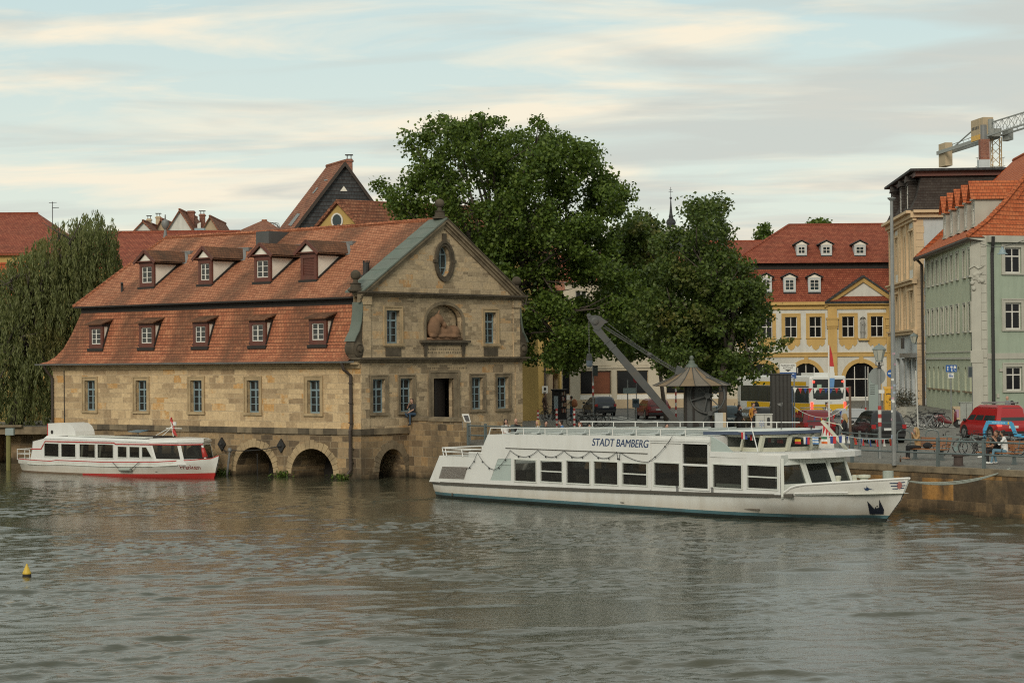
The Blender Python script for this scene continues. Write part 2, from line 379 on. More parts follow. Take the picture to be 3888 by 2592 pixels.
# ------------------------------------------------------------------ helpers shared by buildings
def window(parent, fr, u0, u1, z0, z1, deep, fmat, style='6', frame=0.07, bar=0.035, gl=None, sill=None, sur=None, surm=None, surw=0.17, label=None, arch=0):
    """a casement set back in its opening: window > pane, surround, sill"""
    gl = gl or M['pane']; b = MB(); w1 = -deep + 0.06; w0 = -deep
    b.fbox(fr, u0, u0 + frame, z0, z1, w0, w1); b.fbox(fr, u1 - frame, u1, z0, z1, w0, w1)
    b.fbox(fr, u0 + frame, u1 - frame, z0, z0 + frame, w0, w1); b.fbox(fr, u0 + frame, u1 - frame, z1 - frame, z1, w0, w1)
    c = (u0 + u1) / 2; H = z1 - z0; a, e = u0 + frame, u1 - frame; lo, hi = z0 + frame, z1 - frame
    tr = z0 + H * 0.70
    if style in ('T', 'T6', 'X'):                       # transom over two leaves
        zt = z0 + H * (0.66 if style == 'T' else 0.70 if style == 'T6' else 0.52)
        b.fbox(fr, a, e, zt - 0.045, zt + 0.045, w0, w1 + 0.012)
        b.fbox(fr, c - 0.045, c + 0.045, lo, zt - 0.045, w0, w1 + 0.008); b.fbox(fr, c - 0.035, c + 0.035, zt + 0.045, hi, w0, w1 + 0.008)
        if style == 'T6':
            for k in (1, 2):
                z = lo + (zt - lo) * k / 3
                b.fbox(fr, a, c - 0.045, z - bar / 2, z + bar / 2, w0 + 0.01, w1 - 0.004); b.fbox(fr, c + 0.045, e, z - bar / 2, z + bar / 2, w0 + 0.01, w1 - 0.004)
    elif style[0] == 'G':                               # plain grid n x m
        n, m_ = int(style[1]), int(style[2])
        for k in range(1, n):
            u = a + (e - a) * k / n; b.fbox(fr, u - bar / 2, u + bar / 2, lo, hi, w0 + 0.004, w1 + 0.004)
        for k in range(1, m_):
            z = lo + (hi - lo) * k / m_; b.fbox(fr, a, e, z - bar / 2, z + bar / 2, w0 + 0.008, w1 - 0.004)
    o = b.build('window', fmat, parent)
    if label: o['label'] = label
    g = MB(); g.poly([fr.p(a - 0.01, lo - 0.01, w0 + 0.025), fr.p(e + 0.01, lo - 0.01, w0 + 0.025), fr.p(e + 0.01, hi + 0.01, w0 + 0.025), fr.p(a - 0.01, hi + 0.01, w0 + 0.025)])
    g.build('pane', gl, o)
    if sur:
        s = MB(); t = surw
        for (q0, q1, r0, r1) in ((u0 - t, u0, z0, z1 + t), (u1, u1 + t, z0, z1 + t), (u0, u1, z1, z1 + t)):
            s.fbox(fr, q0, q1, r0, r1, -0.05, sur)
        t2 = t * 0.45
        for (q0, q1, r0, r1) in ((u0 - t - t2, u0 - t, z0, z1 + t + t2), (u1 + t, u1 + t + t2, z0, z1 + t + t2), (u0 - t, u1 + t, z1 + t, z1 + t + t2)):
            s.fbox(fr, q0, q1, r0, r1, -0.05, sur + 0.035)
        s.build('surround', surm, o)
    if sill:
        MB().fbox(fr, u0 - surw * 1.6, u1 + surw * 1.6, z0 - 0.14, z0 - 0.004, -0.12, sill).build('sill', M['stone_trim_dark'] if surm is None else surm, o)
    return o

def remeshed(mb, vox, smooth=4):
    """union of the collected shapes as one continuous skin: verts, faces"""
    me = bpy.data.meshes.new('tmp'); me.from_pydata([tuple(p) for p in mb.v], [], mb.f)
    o = bpy.data.objects.new('tmp', me); COL.objects.link(o)
    r = o.modifiers.new('r', 'REMESH'); r.mode = 'VOXEL'; r.voxel_size = vox
    s = o.modifiers.new('s', 'SMOOTH'); s.factor = 0.5; s.iterations = smooth
    dg = bpy.context.evaluated_depsgraph_get(); ev = o.evaluated_get(dg); m2 = ev.to_mesh()
    vs = [tuple(v.co) for v in m2.vertices]; fs = [tuple(p.vertices) for p in m2.polygons]
    ev.to_mesh_clear(); bpy.data.objects.remove(o); bpy.data.meshes.remove(me)
    return vs, fs

def text(s, fr, u, z, size, mat, parent, name='lettering', w=0.006, shear=0.0, width=None, align='CENTER', ext=0.002, bold=0.0, dbl=0.0):
    """flat letters lying on an upright plane"""
    cu = bpy.data.curves.new('t', 'FONT'); cu.body = s; cu.size = size; cu.align_x = align; cu.align_y = 'CENTER'; cu.shear = shear; cu.offset = bold; cu.extrude = ext
    o = bpy.data.objects.new('t', cu); COL.objects.link(o)
    dg = bpy.context.evaluated_depsgraph_get(); me = o.evaluated_get(dg).to_mesh()
    vs = [v.co.copy() for v in me.vertices]; fs = [tuple(p.vertices) for p in me.polygons]
    o.evaluated_get(dg).to_mesh_clear(); bpy.data.objects.remove(o); bpy.data.curves.remove(cu)
    k = 1.0
    if width and vs:
        k = width / (max(v.x for v in vs) - min(v.x for v in vs))
    b = MB(); b.add([fr.p(u + v.x * k, z + v.y, w + v.z) for v in vs], fs)
    if dbl: b.add([fr.p(u + v.x * k + dbl, z + v.y + dbl * .3, w + v.z + .0015) for v in vs], fs)          # heavier strokes
    return b.build(name, mat, parent)

# ------------------------------------------------------------------ the old slaughterhouse
CS = G(1372, 1822, 0); dL = V((-.768, .64, 0)); dG = V((.64, .768, 0))
L = Fr(CS, dL, -dG); GA = Fr(CS, dG, -dL)
LEN, DEP = 24.8, 12.85
sh = thing('slaughterhouse', 'old sandstone riverside house with a mansard tile roof and a carved ox on its gable', 'building', (CS.x, CS.y, 0))

wu = [3.36, 7.91, 12.39, 16.95, 21.43]
wins = [(c - 0.46, c + 0.46, 3.35, 5.06) for c in wu]
arch = [(1.95, 5.05), (6.38, 9.28), (10.87, 13.8)]
b = MB(); b.wall(L, rect(0, LEN, 2.42, 6.0), [rect(*q) for q in wins], 0.3)
L2 = Fr(L.p(LEN, 0), dG, dL)                                     # far short side and the back
b.wall(L2, rect(0, DEP, -1.5, 6.0)); L3 = Fr(GA.p(DEP, 0), dL, dG); b.wall(L3, rect(0, LEN, -1.5, 6.0))
b.build('wall', M['stone_long'], sh)
b = MB(); b.wall(L, rect(0, LEN, -1.5, 2.42), [arch_loop(a, e, -1.4, 0.2, 1.33, 12) for a, e in arch], 2.4)
b.wall(GA, rect(0, DEP, -1.5, 2.42), [arch_loop(1.3, 3.3, -1.4, 0.35, 1.15, 12)], 2.0)
b.build('plinth', M['stone_base'], sh)
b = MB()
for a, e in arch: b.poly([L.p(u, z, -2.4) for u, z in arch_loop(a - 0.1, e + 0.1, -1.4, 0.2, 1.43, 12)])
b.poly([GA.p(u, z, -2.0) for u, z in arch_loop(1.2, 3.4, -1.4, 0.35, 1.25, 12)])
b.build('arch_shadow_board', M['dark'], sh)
for fr, a, e, zs, rise in [(L, *q, 0.2, 1.33) for q in arch] + [(GA, 1.3, 3.3, 0.35, 1.15)]:
    b = MB(); c, r = (a + e) / 2, (e - a) / 2; n = 17
    for k in range(n):
        t0, t1 = math.pi * (k + 0.04) / n, math.pi * (k + 0.96) / n; ex = 0.36 + 0.1 * ((k * 7) % 3) / 2
        b.fprism(fr, [(c + r * math.cos(t0), zs + rise * math.sin(t0)), (c + (r + ex) * math.cos(t0), zs + (rise + ex) * math.sin(t0)),
                      (c + (r + ex) * math.cos(t1), zs + (rise + ex) * math.sin(t1)), (c + r * math.cos(t1), zs + rise * math.sin(t1))], -0.1, 0.03)
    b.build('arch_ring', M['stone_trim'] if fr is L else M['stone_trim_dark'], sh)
# projecting course, dark with soot, block by block
b = MB(); u = -0.08; rr = random.Random(3)
while u < LEN:
    l = rr.uniform(0.7, 1.2); b.fbox(L, u, min(u + l - 0.015, LEN), 2.27, 2.58, -0.05, 0.09, mi=rr.choice((0, 0, 0, 1))); u += l
u = 0.0
while u < 3.6:
    l = rr.uniform(0.6, 1.0); b.fbox(GA, u, u + l - 0.015, 2.27, 2.58, -0.05, 0.09, mi=rr.choice((0, 0, 1))); u += l
b.build('string_course', [M['stone_black'], M['stone_trim_dark']], sh)
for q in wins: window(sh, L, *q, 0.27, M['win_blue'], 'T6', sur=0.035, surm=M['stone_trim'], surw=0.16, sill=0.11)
# cornice under the eaves of the long side
b = MB(); b.fbox(L, 0.0, LEN + 0.05, 5.66, 5.84, -0.02, 0.10); b.fbox(L, 0.0, LEN + 0.05, 5.84, 5.98, -0.02, 0.22); b.build('cornice', M['stone_trim'], sh)

# gable
gw = [(0.88, 1.80), (2.95, 3.87), (8.60, 9.50), (10.72, 11.66)]
gwins = [(a, e, 3.38, 5.1) for a, e in gw]; up = [(1.93, 2.93, 6.93, 8.62), (9.72, 10.66, 6.93, 8.62)]
door = (5.5, 7.1, 1.75, 5.08)
b = MB(); b.wall(GA, rect(0, DEP, 2.42, 5.9), [rect(*q) for q in gwins] + [rect(5.5, 7.1, 2.46, 5.08)], 0.32)
niche = [(4.95, 7.2), (7.85, 7.2)] + [(6.4 + 1.45 * math.cos(math.pi * k / 14), 8.12 + 0.86 * math.sin(math.pi * k / 14)) for k in range(15)]
b.wall(GA, [(0.15, 6.2), (12.65, 6.2), (12.65, 9.3), (0.15, 9.3)], [rect(*q) for q in up] + [niche], 0.32)
oval = [(6.42 + 0.50 * math.cos(2 * math.pi * k / 28), 11.28 + 0.82 * math.sin(2 * math.pi * k / 28)) for k in range(28)]
b.wall(GA, [(0.5, 9.55), (12.3, 9.55), (6.4, 13.3)], [oval], 0.36)
b.poly([GA.p(u, z, -0.45) for u, z in niche])
b.fprism(GA, [(0.15, 6.0), (12.65, 6.0), (12.65, 9.4), (6.4, 13.3), (0.15, 9.4)], -0.56, -0.6)    # back of the parapet wall
b.build('gable', M['stone_gable'], sh)
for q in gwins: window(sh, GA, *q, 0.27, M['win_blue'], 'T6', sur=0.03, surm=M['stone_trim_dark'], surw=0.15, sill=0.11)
for q in up: window(sh, GA, *q, 0.27, M['win_blue'], 'T6', sur=0.03, surm=M['stone_trim'], surw=0.16, sill=0.12)
b = MB(); b.fbox(GA, 5.5, 7.1, 1.75, 5.08, -0.7, -0.6); b.fbox(GA, 6.25, 6.35, 1.75, 5.05, -0.6, -0.57)
dr = b.build('door', M['dooroak'], sh)
b = MB()
for (q0, q1, r0, r1) in ((5.2, 5.5, 1.75, 5.38), (7.1, 7.4, 1.75, 5.38), (5.5, 7.1, 5.08, 5.38)): b.fbox(GA, q0, q1, r0, r1, -0.1, 0.05)
for (q0, q1, r0, r1) in ((5.06, 5.2, 1.75, 5.52), (7.4, 7.54, 1.75, 5.52), (5.2, 7.4, 5.38, 5.52)): b.fbox(GA, q0, q1, r0, r1, -0.1, 0.09)
b.build('surround', M['stone_trim_dark'], dr)
# inscription band over the door, the letters worn to scratches
b = MB(); rr = random.Random(5)
for row, z in enumerate((5.62, 6.62, 6.45)):
    u = 4.6 if row == 0 else 5.1
    while u < (8.2 if row == 0 else 7.7):
        l = rr.uniform(0.04, 0.11); b.fbox(GA, u, u + l, z - 0.05, z + 0.05, 0.0, 0.004); u += l + rr.uniform(0.03, 0.1)
b.build('inscription', M['stone_trim_dark'], sh)
# cornices with returns
for nm, z0, prof, u0, u1, mt in (('cornice', 5.9, ((0.0, 0.10, 0.06), (0.10, 0.20, 0.2), (0.20, 0.30, 0.36)), 0.0, DEP, 'stone_black'), ('cornice', 9.3, ((0, 0.09, 0.07), (0.09, 0.18, 0.2), (0.18, 0.27, 0.36)), 0.15, 12.65, 'stone_black')):
    b = MB()
    for h0, h1, pr in prof: b.fbox(GA, u0 - pr, u1 + pr, z0 + h0, z0 + h1, -0.5, pr, mi=1 if pr < 0.3 else 0)
    b.build(nm, [M[mt], M['stone_trim_dark']], sh)
b = MB(); b.fbox(GA, 4.45, 8.35, 6.96, 7.1, -0.02, 0.2); b.fbox(GA, 4.6, 8.2, 6.84, 6.96, -0.02, 0.1)
for u in (4.75, 7.75): b.fprism(GA, [(u, 6.84), (u + 0.3, 6.84), (u + 0.2, 6.25), (u + 0.05, 6.25)], 0.0, 0.07)
b.build('niche_ledge', M['stone_black'], sh)
b = MB()
for k in range(14):
    a0, a1 = math.pi * k / 14, math.pi * (k + 1) / 14
    f = lambda a, g: (6.4 + (1.45 + g) * math.cos(a), 8.12 + (0.86 + g) * math.sin(a))
    b.fprism(GA, [f(a0, 0), f(a0, 0.17), f(a1, 0.17), f(a1, 0)], -0.05, 0.05)
for u0 in (4.78, 7.85): b.fbox(GA, u0, u0 + 0.17, 7.1, 8.12, -0.05, 0.05)
b.build('niche_surround', M['stone_trim_dark'], sh)
# pilasters and raised quoin strips
for u0, u1 in ((0.15, 0.72), (12.1, 12.65)):
    b = MB(); b.fbox(GA, u0, u1, 6.2, 8.9, -0.02, 0.06); b.fbox(GA, u0 - 0.06, u1 + 0.06, 8.9, 9.3, -0.02, 0.12); b.build('pilaster', M['stone_gable'], sh)
for u0 in (0.02, 12.25): MB().fbox(GA, u0, u0 + .58, 2.58, 5.9, -0.02, 0.05).build('pilaster', M['stone_gable'], sh)
# window apron panels
for a, e in ((1.85, 3.0), (9.6, 10.75)): MB().fbox(GA, a, e, 6.26, 6.7, -0.02, 0.04).build('apron', M['stone_black'], sh)
# volutes at both ends of the upper storey
for s_, ue in ((1, 0.15), (-1, 12.65)):
    pr = [(0.0, 9.0), (-0.02, 8.5), (-0.10, 8.0), (-0.25, 7.55), (-0.5, 7.22), (-0.62, 7.0), (-0.66, 6.6), (-0.5, 6.2), (0.0, 6.2)]
    b = MB(); b.fprism(GA, [(ue + s_ * a, z) for a, z in pr], -0.5, 0.0)
    b.lathe([(0.0, -0.1), (0.38, -0.1), (0.38, 0.0), (0.26, 0.05), (0.24, 0.0), (0.14, 0.02), (0.12, 0.12), (0.0, 0.14)], GA.p(ue - s_ * 0.28, 6.62, 0.04), 18, axis=GA.n)
    b.lathe([(0.46, -0.62), (0.46, 0.0)], GA.p(ue - s_ * 0.22, 6.66, 0.02), 18, axis=GA.n)
    vo = b.build('volute', M['stone_black'], sh, smooth=0.7)
    b = MB(); pts = pr[:6]
    for (a0, z0), (a1, z1) in zip(pts[:-1], pts[1:]): b.loft([[GA.p(ue + s_ * (a - 0.03), z, 0.1), GA.p(ue + s_ * (a - 0.03), z, -0.62), GA.p(ue + s_ * (a - 0.07), z + 0.02, -0.62), GA.p(ue + s_ * (a - 0.07), z + 0.02, 0.1)] for a, z in ((a0, z0), (a1, z1))])
    b.build('copper_cover', M['copper'], vo)
# pediment copings: copper sheets on the left slope, stone moulding in front
for s_, (ua, za) in ((0, (-0.1, 9.5)), (1, (12.9, 9.5))):
    b = MB(); top = (6.4, 13.52); n = 7
    for k in range(n):
        q = [(ua + (top[0] - ua) * t, za + (top[1] - za) * t) for t in ((k + 0.0) / n, (k + 0.985) / n)]
        b.loft([[GA.p(u, z + 0.07 + 0.02 * (i == 0), 0.3), GA.p(u, z + 0.07 + 0.02 * (i == 0), -0.95), GA.p(u, z, -0.95), GA.p(u, z, 0.3)] for i, (u, z) in enumerate(q)])
    b.build('coping', M['copper'] if s_ == 0 else M['stone_black'], sh)
    b = MB()
    for d, h0, h1 in ((0.26, -0.16, -0.0), (0.16, -0.30, -0.16), (0.08, -0.5, -0.30)):
        b.loft([[GA.p(u, z + h1, -0.1), GA.p(u, z + h1, d), GA.p(u, z + h0, d), GA.p(u, z + h0, -0.1)] for u, z in ((ua, za), top)])
    b.build('raking_cornice', M['stone_trim_dark'], sh)
# oval window
b = MB()
f = lambda a, g: (6.42 + (0.50 + g) * math.cos(a), 11.28 + (0.82 + g) * math.sin(a))
for g0, g1, d in ((0.0, 0.14, 0.06), (0.14, 0.27, 0.11)):
    for k in range(28):
        a0, a1 = 2 * math.pi * k / 28, 2 * math.pi * (k + 1) / 28
        b.fprism(GA, [f(a0, g0), f(a0, g1), f(a1, g1), f(a1, g0)], -0.06, d)
for u in (5.55, 7.02): b.fbox(GA, u, u + 0.27, 11.2, 11.36, -0.02, 0.14)
b.fbox(GA, 6.29, 6.55, 12.3, 12.75, -0.02, 0.1)
b.build('oval_surround', M['stone_black'], sh)
b = MB()
for k in range(28):
    a0, a1 = 2 * math.pi * k / 28, 2 * math.pi * (k + 1) / 28
    b.fprism(GA, [f(a0, -0.06), f(a0, 0.0), f(a1, 0.0), f(a1, -0.06)], -0.34, -0.27)
b.fbox(GA, 6.39, 6.45, 10.47, 12.09, -0.33, -0.26)
for z in (10.95, 11.66): b.fbox(GA, 5.95, 6.89, z - 0.03, z + 0.03, -0.33, -0.265)
ow = b.build('oval_window', M['win_blue'], sh)
MB().poly([GA.p(*f(2 * math.pi * k / 28, 0.0), -0.31) for k in range(28)]).build('pane', M['pane_tint'], ow)
# carved ox lying in the niche
b = MB()
def gb(u, z, w, rx, rz, rd, tilt=0.0):
    Mx = Matrix(((GA.d.x, GA.n.x, 0), (GA.d.y, GA.n.y, 0), (0, 0, 1))) @ Matrix.Rotation(tilt, 3, 'Y')
    b.ball(GA.p(u, z, w), rx, rd, rz, 14, 9, M=Mx)
gb(6.65, 7.55, -0.18, 0.85, 0.34, 0.28); gb(5.62, 7.68, -0.08, 0.45, 0.5, 0.32); gb(7.3, 7.56, -0.15, 0.42, 0.36, 0.3)
gb(5.68, 7.95, -0.06, 0.38, 0.42, 0.26, 0.3); gb(6.02, 8.22, 0.0, 0.36, 0.22, 0.2, 0.75); gb(6.34, 7.93, 0.04, 0.24, 0.15, 0.15, 0.75)
gb(5.5, 7.32, 0.05, 0.3, 0.12, 0.14); gb(6.1, 7.3, 0.05, 0.35, 0.1, 0.12); gb(7.1, 7.3, 0.03, 0.45, 0.11, 0.14); gb(6.9, 7.32, -0.05, 0.9, 0.14, 0.2)
gb(5.72, 8.28, 0.0, 0.16, 0.07, 0.06, -0.5)
vs, fs = remeshed(b, 0.045, 3)
b = MB(); b.add(vs, fs)
b.tube([GA.p(5.9, 8.35, 0.02), GA.p(5.88, 8.5, 0.05), GA.p(5.95, 8.64, 0.06), GA.p(6.02, 8.7, 0.06)], [0.06, 0.05, 0.035, 0.012], 7)
b.fbox(GA, 5.0, 7.8, 7.1, 7.24, -0.44, 0.06)
b.build('ox_relief', M['ox'], sh, smooth=3)
# ball finials
for u, z, r in ((6.4, 13.55, 0.25), (-0.05, 9.57, 0.26), (12.75, 9.57, 0.26)):
    b = MB(); c = GA.p(u, z, -0.25); b.lathe([(0.0, 0), (r * 1.55, 0), (r * 1.6, 0.1), (r * 1.1, 0.14), (r * 1.0, 0.34), (r * 1.2, 0.4), (r * 0.5, 0.44), (r * 0.45, 0.6)], c, 14)
    b.ball(c + V((0, 0, 0.6 + r * 0.85)), r, nu=14, nv=10); b.build('finial', M['stone_black'], sh, smooth=0.6)

# mansard roof: bell-cast lower slope, dark gap board, shallow upper slope, hipped at the far end
stk = (tuple(dL), CS.dot(dL) + 1.2, 4.5)
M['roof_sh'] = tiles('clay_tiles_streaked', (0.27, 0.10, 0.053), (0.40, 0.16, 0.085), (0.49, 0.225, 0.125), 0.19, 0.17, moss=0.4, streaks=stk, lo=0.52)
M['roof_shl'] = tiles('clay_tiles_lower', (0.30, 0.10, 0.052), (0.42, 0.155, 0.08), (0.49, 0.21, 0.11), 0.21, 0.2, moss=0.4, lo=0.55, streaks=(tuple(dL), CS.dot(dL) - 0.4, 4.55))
prof = [(-0.58, 6.03, 25.35), (-0.35, 6.16, 24.85), (-0.12, 6.45, 24.35), (0.12, 6.95, 23.92), (0.4, 7.7, 23.6), (0.66, 8.4, 23.4), (0.9, 9.05, 23.25)]
b = MB()
def hipring(w, z, ue, u0=0.35):                                     # w inward from the river wall
    return [L.p(u0, z, -w), L.p(ue, z, -w), L.p(ue, z, -(DEP - w)), L.p(u0, z, -(DEP - w))]
b.loft([hipring(w, z, u) for w, z, u in prof], caps=False, closed=False)
b.build('lower_roof', M['roof_shl'], sh)
b = MB(); b.loft([hipring(0.86, 8.95, 23.25), hipring(0.86, 9.4, 23.3)], caps=False, closed=False); b.build('gap_board', M['dark'], sh)
RU = 22.27
b = MB()
e0 = hipring(0.5, 9.33, 23.5); A_, B_ = L.p(0.4, 13.5, -6.42), L.p(RU, 13.5, -6.42)
sag = [(i / 8) for i in range(9)]
for i in range(8):                                                 # slightly sagging ridge
    t0, t1 = sag[i], sag[i + 1]
    s0, s1 = -0.07 * math.sin(math.pi * t0), -0.07 * math.sin(math.pi * t1)
    for lo0, lo1 in ((e0[0], e0[1]), (e0[3], e0[2])):
        b.poly([lo0.lerp(lo1, t0), lo0.lerp(lo1, t1), A_.lerp(B_, t1) + V((0, 0, s1)), A_.lerp(B_, t0) + V((0, 0, s0))])
b.poly([e0[1], e0[2], B_])
b.loft([e0, [p + V((0, 0, -0.09)) for p in e0]], caps=False, closed=False, mi=1)
b.poly([p + V((0, 0, -0.09)) for p in e0], mi=1)
b.build('upper_roof', [M['roof_sh'], M['dark']], sh)
b = MB(); n = 62
for i in range(n):
    t0, t1 = i / n, (i + 1.05) / n; s0 = -0.07 * math.sin(math.pi * t0)
    a, e = A_.lerp(B_, t0) + V((0, 0, s0)), A_.lerp(B_, min(t1, 1)) + V((0, 0, s0))
    b.tube([a + V((0, 0, 0.02)), e + V((0, 0, 0.035))], [0.11, 0.13], 6)
for p0, p1 in ((B_, e0[1]), (B_, e0[2])):
    for i in range(22): b.tube([p0.lerp(p1, i / 22), p0.lerp(p1, (i + 1.05) / 22) + V((0, 0, 0.01))], [0.1, 0.12], 6)
b.build('ridge_tiles', M['roof_main'], sh)
b = MB(); b.lathe([(0.14, 0), (0.1, 0.25), (0.06, 0.5), (0.16, 0.62), (0.24, 0.82), (0.2, 1.02), (0.05, 1.1), (0.03, 1.4)], B_ + V((0, 0, 0)), 12)
b.build('finial', M['zinc'], sh, smooth=0.6)
# gutter and downpipes
b = MB(); b.loft([[L.p(u, 6.03, 0.56), L.p(u, 5.94, 0.60), L.p(u, 5.94, 0.68), L.p(u, 6.03, 0.72)] for u in (-0.1, 25.6)]); gt = b.build('gutter', M['zinc'], sh)
b = MB(); b.tube([L.p(0.75, 5.95, 0.62), L.p(0.7, 5.6, 0.5), L.p(0.55, 5.3, 0.16), L.p(0.55, 2.75, 0.14), L.p(0.55, 2.5, 0.22), L.p(0.55, 0.5, 0.2), L.p(0.65, 0.3, 0.3)], 0.085, 8)
for z in (4.9, 3.9, 2.9, 1.6, 0.9): b.tube([L.p(0.55, z - 0.03, 0.17), L.p(0.55, z + 0.03, 0.17)], 0.12, 8)
b.build('downpipe', M['pipe'], sh)
b = MB(); b.tube([L.p(24.9, 5.95, 0.6), L.p(24.85, 5.6, 0.4), L.p(24.72, 5.2, 0.12), L.p(24.72, 2.0, 0.12)], 0.08, 8)
b.build('downpipe', M['pipe'], sh)
b = MB(); b.fbox(L, 23.72, 23.78, 2.6, 5.66, 0, 0.03); b.build('lightning_rod', M['iron'], sh)
# iron wall anchors
for u in (5.75, 10.32):
    b = MB(); b.fprism(L, [(u - 0.3, 1.63), (u, 1.26), (u + 0.3, 1.63), (u, 2.0)], 0.0, 0.1); b.ball(L.p(u, 1.63, 0.1), 0.1, nu=8, nv=6)
    b.build('wall_anchor', M['iron'], sh)

# dormers
def wroof(z, table):
    for (w0, z0), (w1, z1) in zip(table[:-1], table[1:]):
        if z0 <= z <= z1: return w0 + (w1 - w0) * (z - z0) / (z1 - z0)
    return table[-1][0]
lowt = [(w, z) for w, z, _ in prof]; upt = [(0.5, 9.33), (6.42, 13.5)]
def dormer(kind, u0, u1, z0, z1, front, table, shutter=False):
    """u0..u1, z0..z1 of the timber front; front = how far in from the wall it stands"""
    f = front; wz = lambda z: wroof(z, table)
    b = MB(); j = 0.2; zb = z0 - 0.05
    b.fbox(L, u0, u0 + j, zb, z1, -f - 0.12, -f); b.fbox(L, u1 - j, u1, zb, z1, -f - 0.12, -f)
    b.fbox(L, u0 + j, u1 - j, z1 - 0.22, z1, -f - 0.12, -f); b.fbox(L, u0 + j, u1 - j, zb, z0 + 0.18, -f - 0.12, -f)
    b.fbox(L, u0 + j - 0.03, u1 - j + 0.03, z1 - 0.26, z1 - 0.22, -f, -f + 0.04)
    d = b.build('dormer', M['redwood'], sh)
    b = MB(); zs = [z0 + (z1 - z0) * k / 5 for k in range(6)]                        # lime-washed cheeks between front and roof slope
    for u in (u0 + 0.02, u1 - 0.02):
        pts = [L.p(u, z1, -f - 0.1), L.p(u, z0, -f - 0.1)] + [L.p(u, z, -max(wz(z), f + 0.1)) for z in zs]
        b.poly(pts)
    b.build('cheek', M['cheek'], d)
    b = MB()
    for u in (u0 - 0.01, u1 + 0.01):
        for za, zc in zip(zs[:-1], zs[1:]): b.bar(L.p(u, za, -wz(za) + 0.02), L.p(u, zc, -wz(zc) + 0.02), 0.05, 0.16)
        b.bar(L.p(u, z1 - 0.06, -f), L.p(u, z1 - 0.06, -wz(z1)), 0.05, 0.14)
    b.fbox(L, u0 - 0.08, u1 + 0.08, z0 - 0.22, z0 - 0.05, -wz(z0) - 0.05, -f + 0.1)
    b.build('flashing', M['dark'], d)
    if kind == 'shed':
        zr = z1 + 0.34; b = MB()
        b.loft([[L.p(u0 - 0.16, zz, w), L.p(u1 + 0.16, zz, w), L.p(u1 + 0.16, zz - 0.07, w), L.p(u0 - 0.16, zz - 0.07, w)] for w, zz in ((-f + 0.2, z1 + 0.03), (-wz(zr) - 0.05, zr))])
        b.build('dormer_roof', M['roof_dorm'], d)
    else:
        c = (u0 + u1) / 2; za = z1 + 0.62; ov = 0.3; b = MB()
        for s_ in (-1, 1):
            ue = c + s_ * ((u1 - u0) / 2 + ov); zl = z1 - 0.05
            wb0, wb1 = wz(zl), wz(za)
            for t in (0.0, 0.08):
                b.poly([L.p(ue, zl + t, -f + 0.22), L.p(c, za + t, -f + 0.22), L.p(c, za + t, -wb1 - 0.1), L.p(ue, zl + t, -wb0 - 0.25)])
        b.build('dormer_roof', M['roof_dorm'], d)
        b = MB()
        for s_ in (-1, 1):
            ue = c + s_ * ((u1 - u0) / 2 + ov); b.bar(L.p(ue, z1 - 0.06, -f + 0.2), L.p(c, za + 0.02, -f + 0.2), 0.06, 0.17)
        b.fbox(L, u0 - 0.22, u1 + 0.22, z1, z1 + 0.07, -f - 0.05, -f + 0.16)
        b.build('bargeboard', M['redwood'], d)
        MB().poly([L.p(u0 + 0.0, z1 + 0.06, -f + 0.02), L.p(u1 - 0.0, z1 + 0.06, -f + 0.02), L.p(c, za - 0.06, -f + 0.02)]).build('tympanum', M['cheek'], d)
        b = MB(); b.fbox(L, c - 0.5, c + 0.4, za - 0.1, za + 0.12, -wz(za) - 0.2, -wz(za) + 0.12); b.bar(L.p(u0 - 0.35, z1 - 0.05, -wz(z1) + 0.05), L.p(c, za + 0.05, -wz(za) + 0.1), 0.35, 0.05)
        b.build('valley_sheet', M['zinc'], d)
    if shutter:
        b = MB(); n = 11
        for k in range(n):
            z = z0 + 0.2 + (z1 - z0 - 0.44) * k / n; b.fbox(L, u0 + 0.2, u1 - 0.2, z, z + 0.07, -f - 0.1, -f - 0.06 + 0.03)
        s = b.build('shutter', M['redwood'], d); s['label'] = 'louvred red shutter'
        MB().fbox(L, u0 + 0.18, u1 - 0.18, z0, z1 - 0.1, -f - 0.14, -f - 0.11).build('shutter_back', M['dark'], s)
    else:
        a, e, lo, hi = u0 + j, u1 - j, z0 + 0.18, z1 - 0.26; b = MB(); w0, w1 = -f - 0.1, -f - 0.04
        b.fbox(L, a, a + .05, lo, hi, w0, w1); b.fbox(L, e - .05, e, lo, hi, w0, w1); b.fbox(L, a + .05, e - .05, lo, lo + .05, w0, w1); b.fbox(L, a + .05, e - .05, hi - .05, hi, w0, w1)
        c = (a + e) / 2; b.fbox(L, c - .035, c + .035, lo + .05, hi - .05, w0, w1 + .01)
        for k in (1, 2):
            z = lo + (hi - lo) * k / 3; b.fbox(L, a + .05, e - .05, z - .015, z + .015, w0 + .01, w1 - .005)
        b.build('window', M['win_white'], d)
        MB().poly([L.p(a, lo, w0 + .03), L.p(e, lo, w0 + .03), L.p(e, hi, w0 + .03), L.p(a, hi, w0 + .03)]).build('pane', M['pane'], d)
    return d
for a, e in ((20.35, 21.55), (15.93, 17.2), (11.5, 12.7), (6.98, 8.22), (2.47, 3.72)): dormer('shed', a, e, 6.95, 8.26, 0.05, lowt)
for i, (a, e) in enumerate(((18.05, 19.3), (13.2, 14.3), (8.5, 9.78), (5.0, 6.2))): dormer('gabled', a, e, 10.42, 11.78, 1.9, upt, shutter=(i == 3))
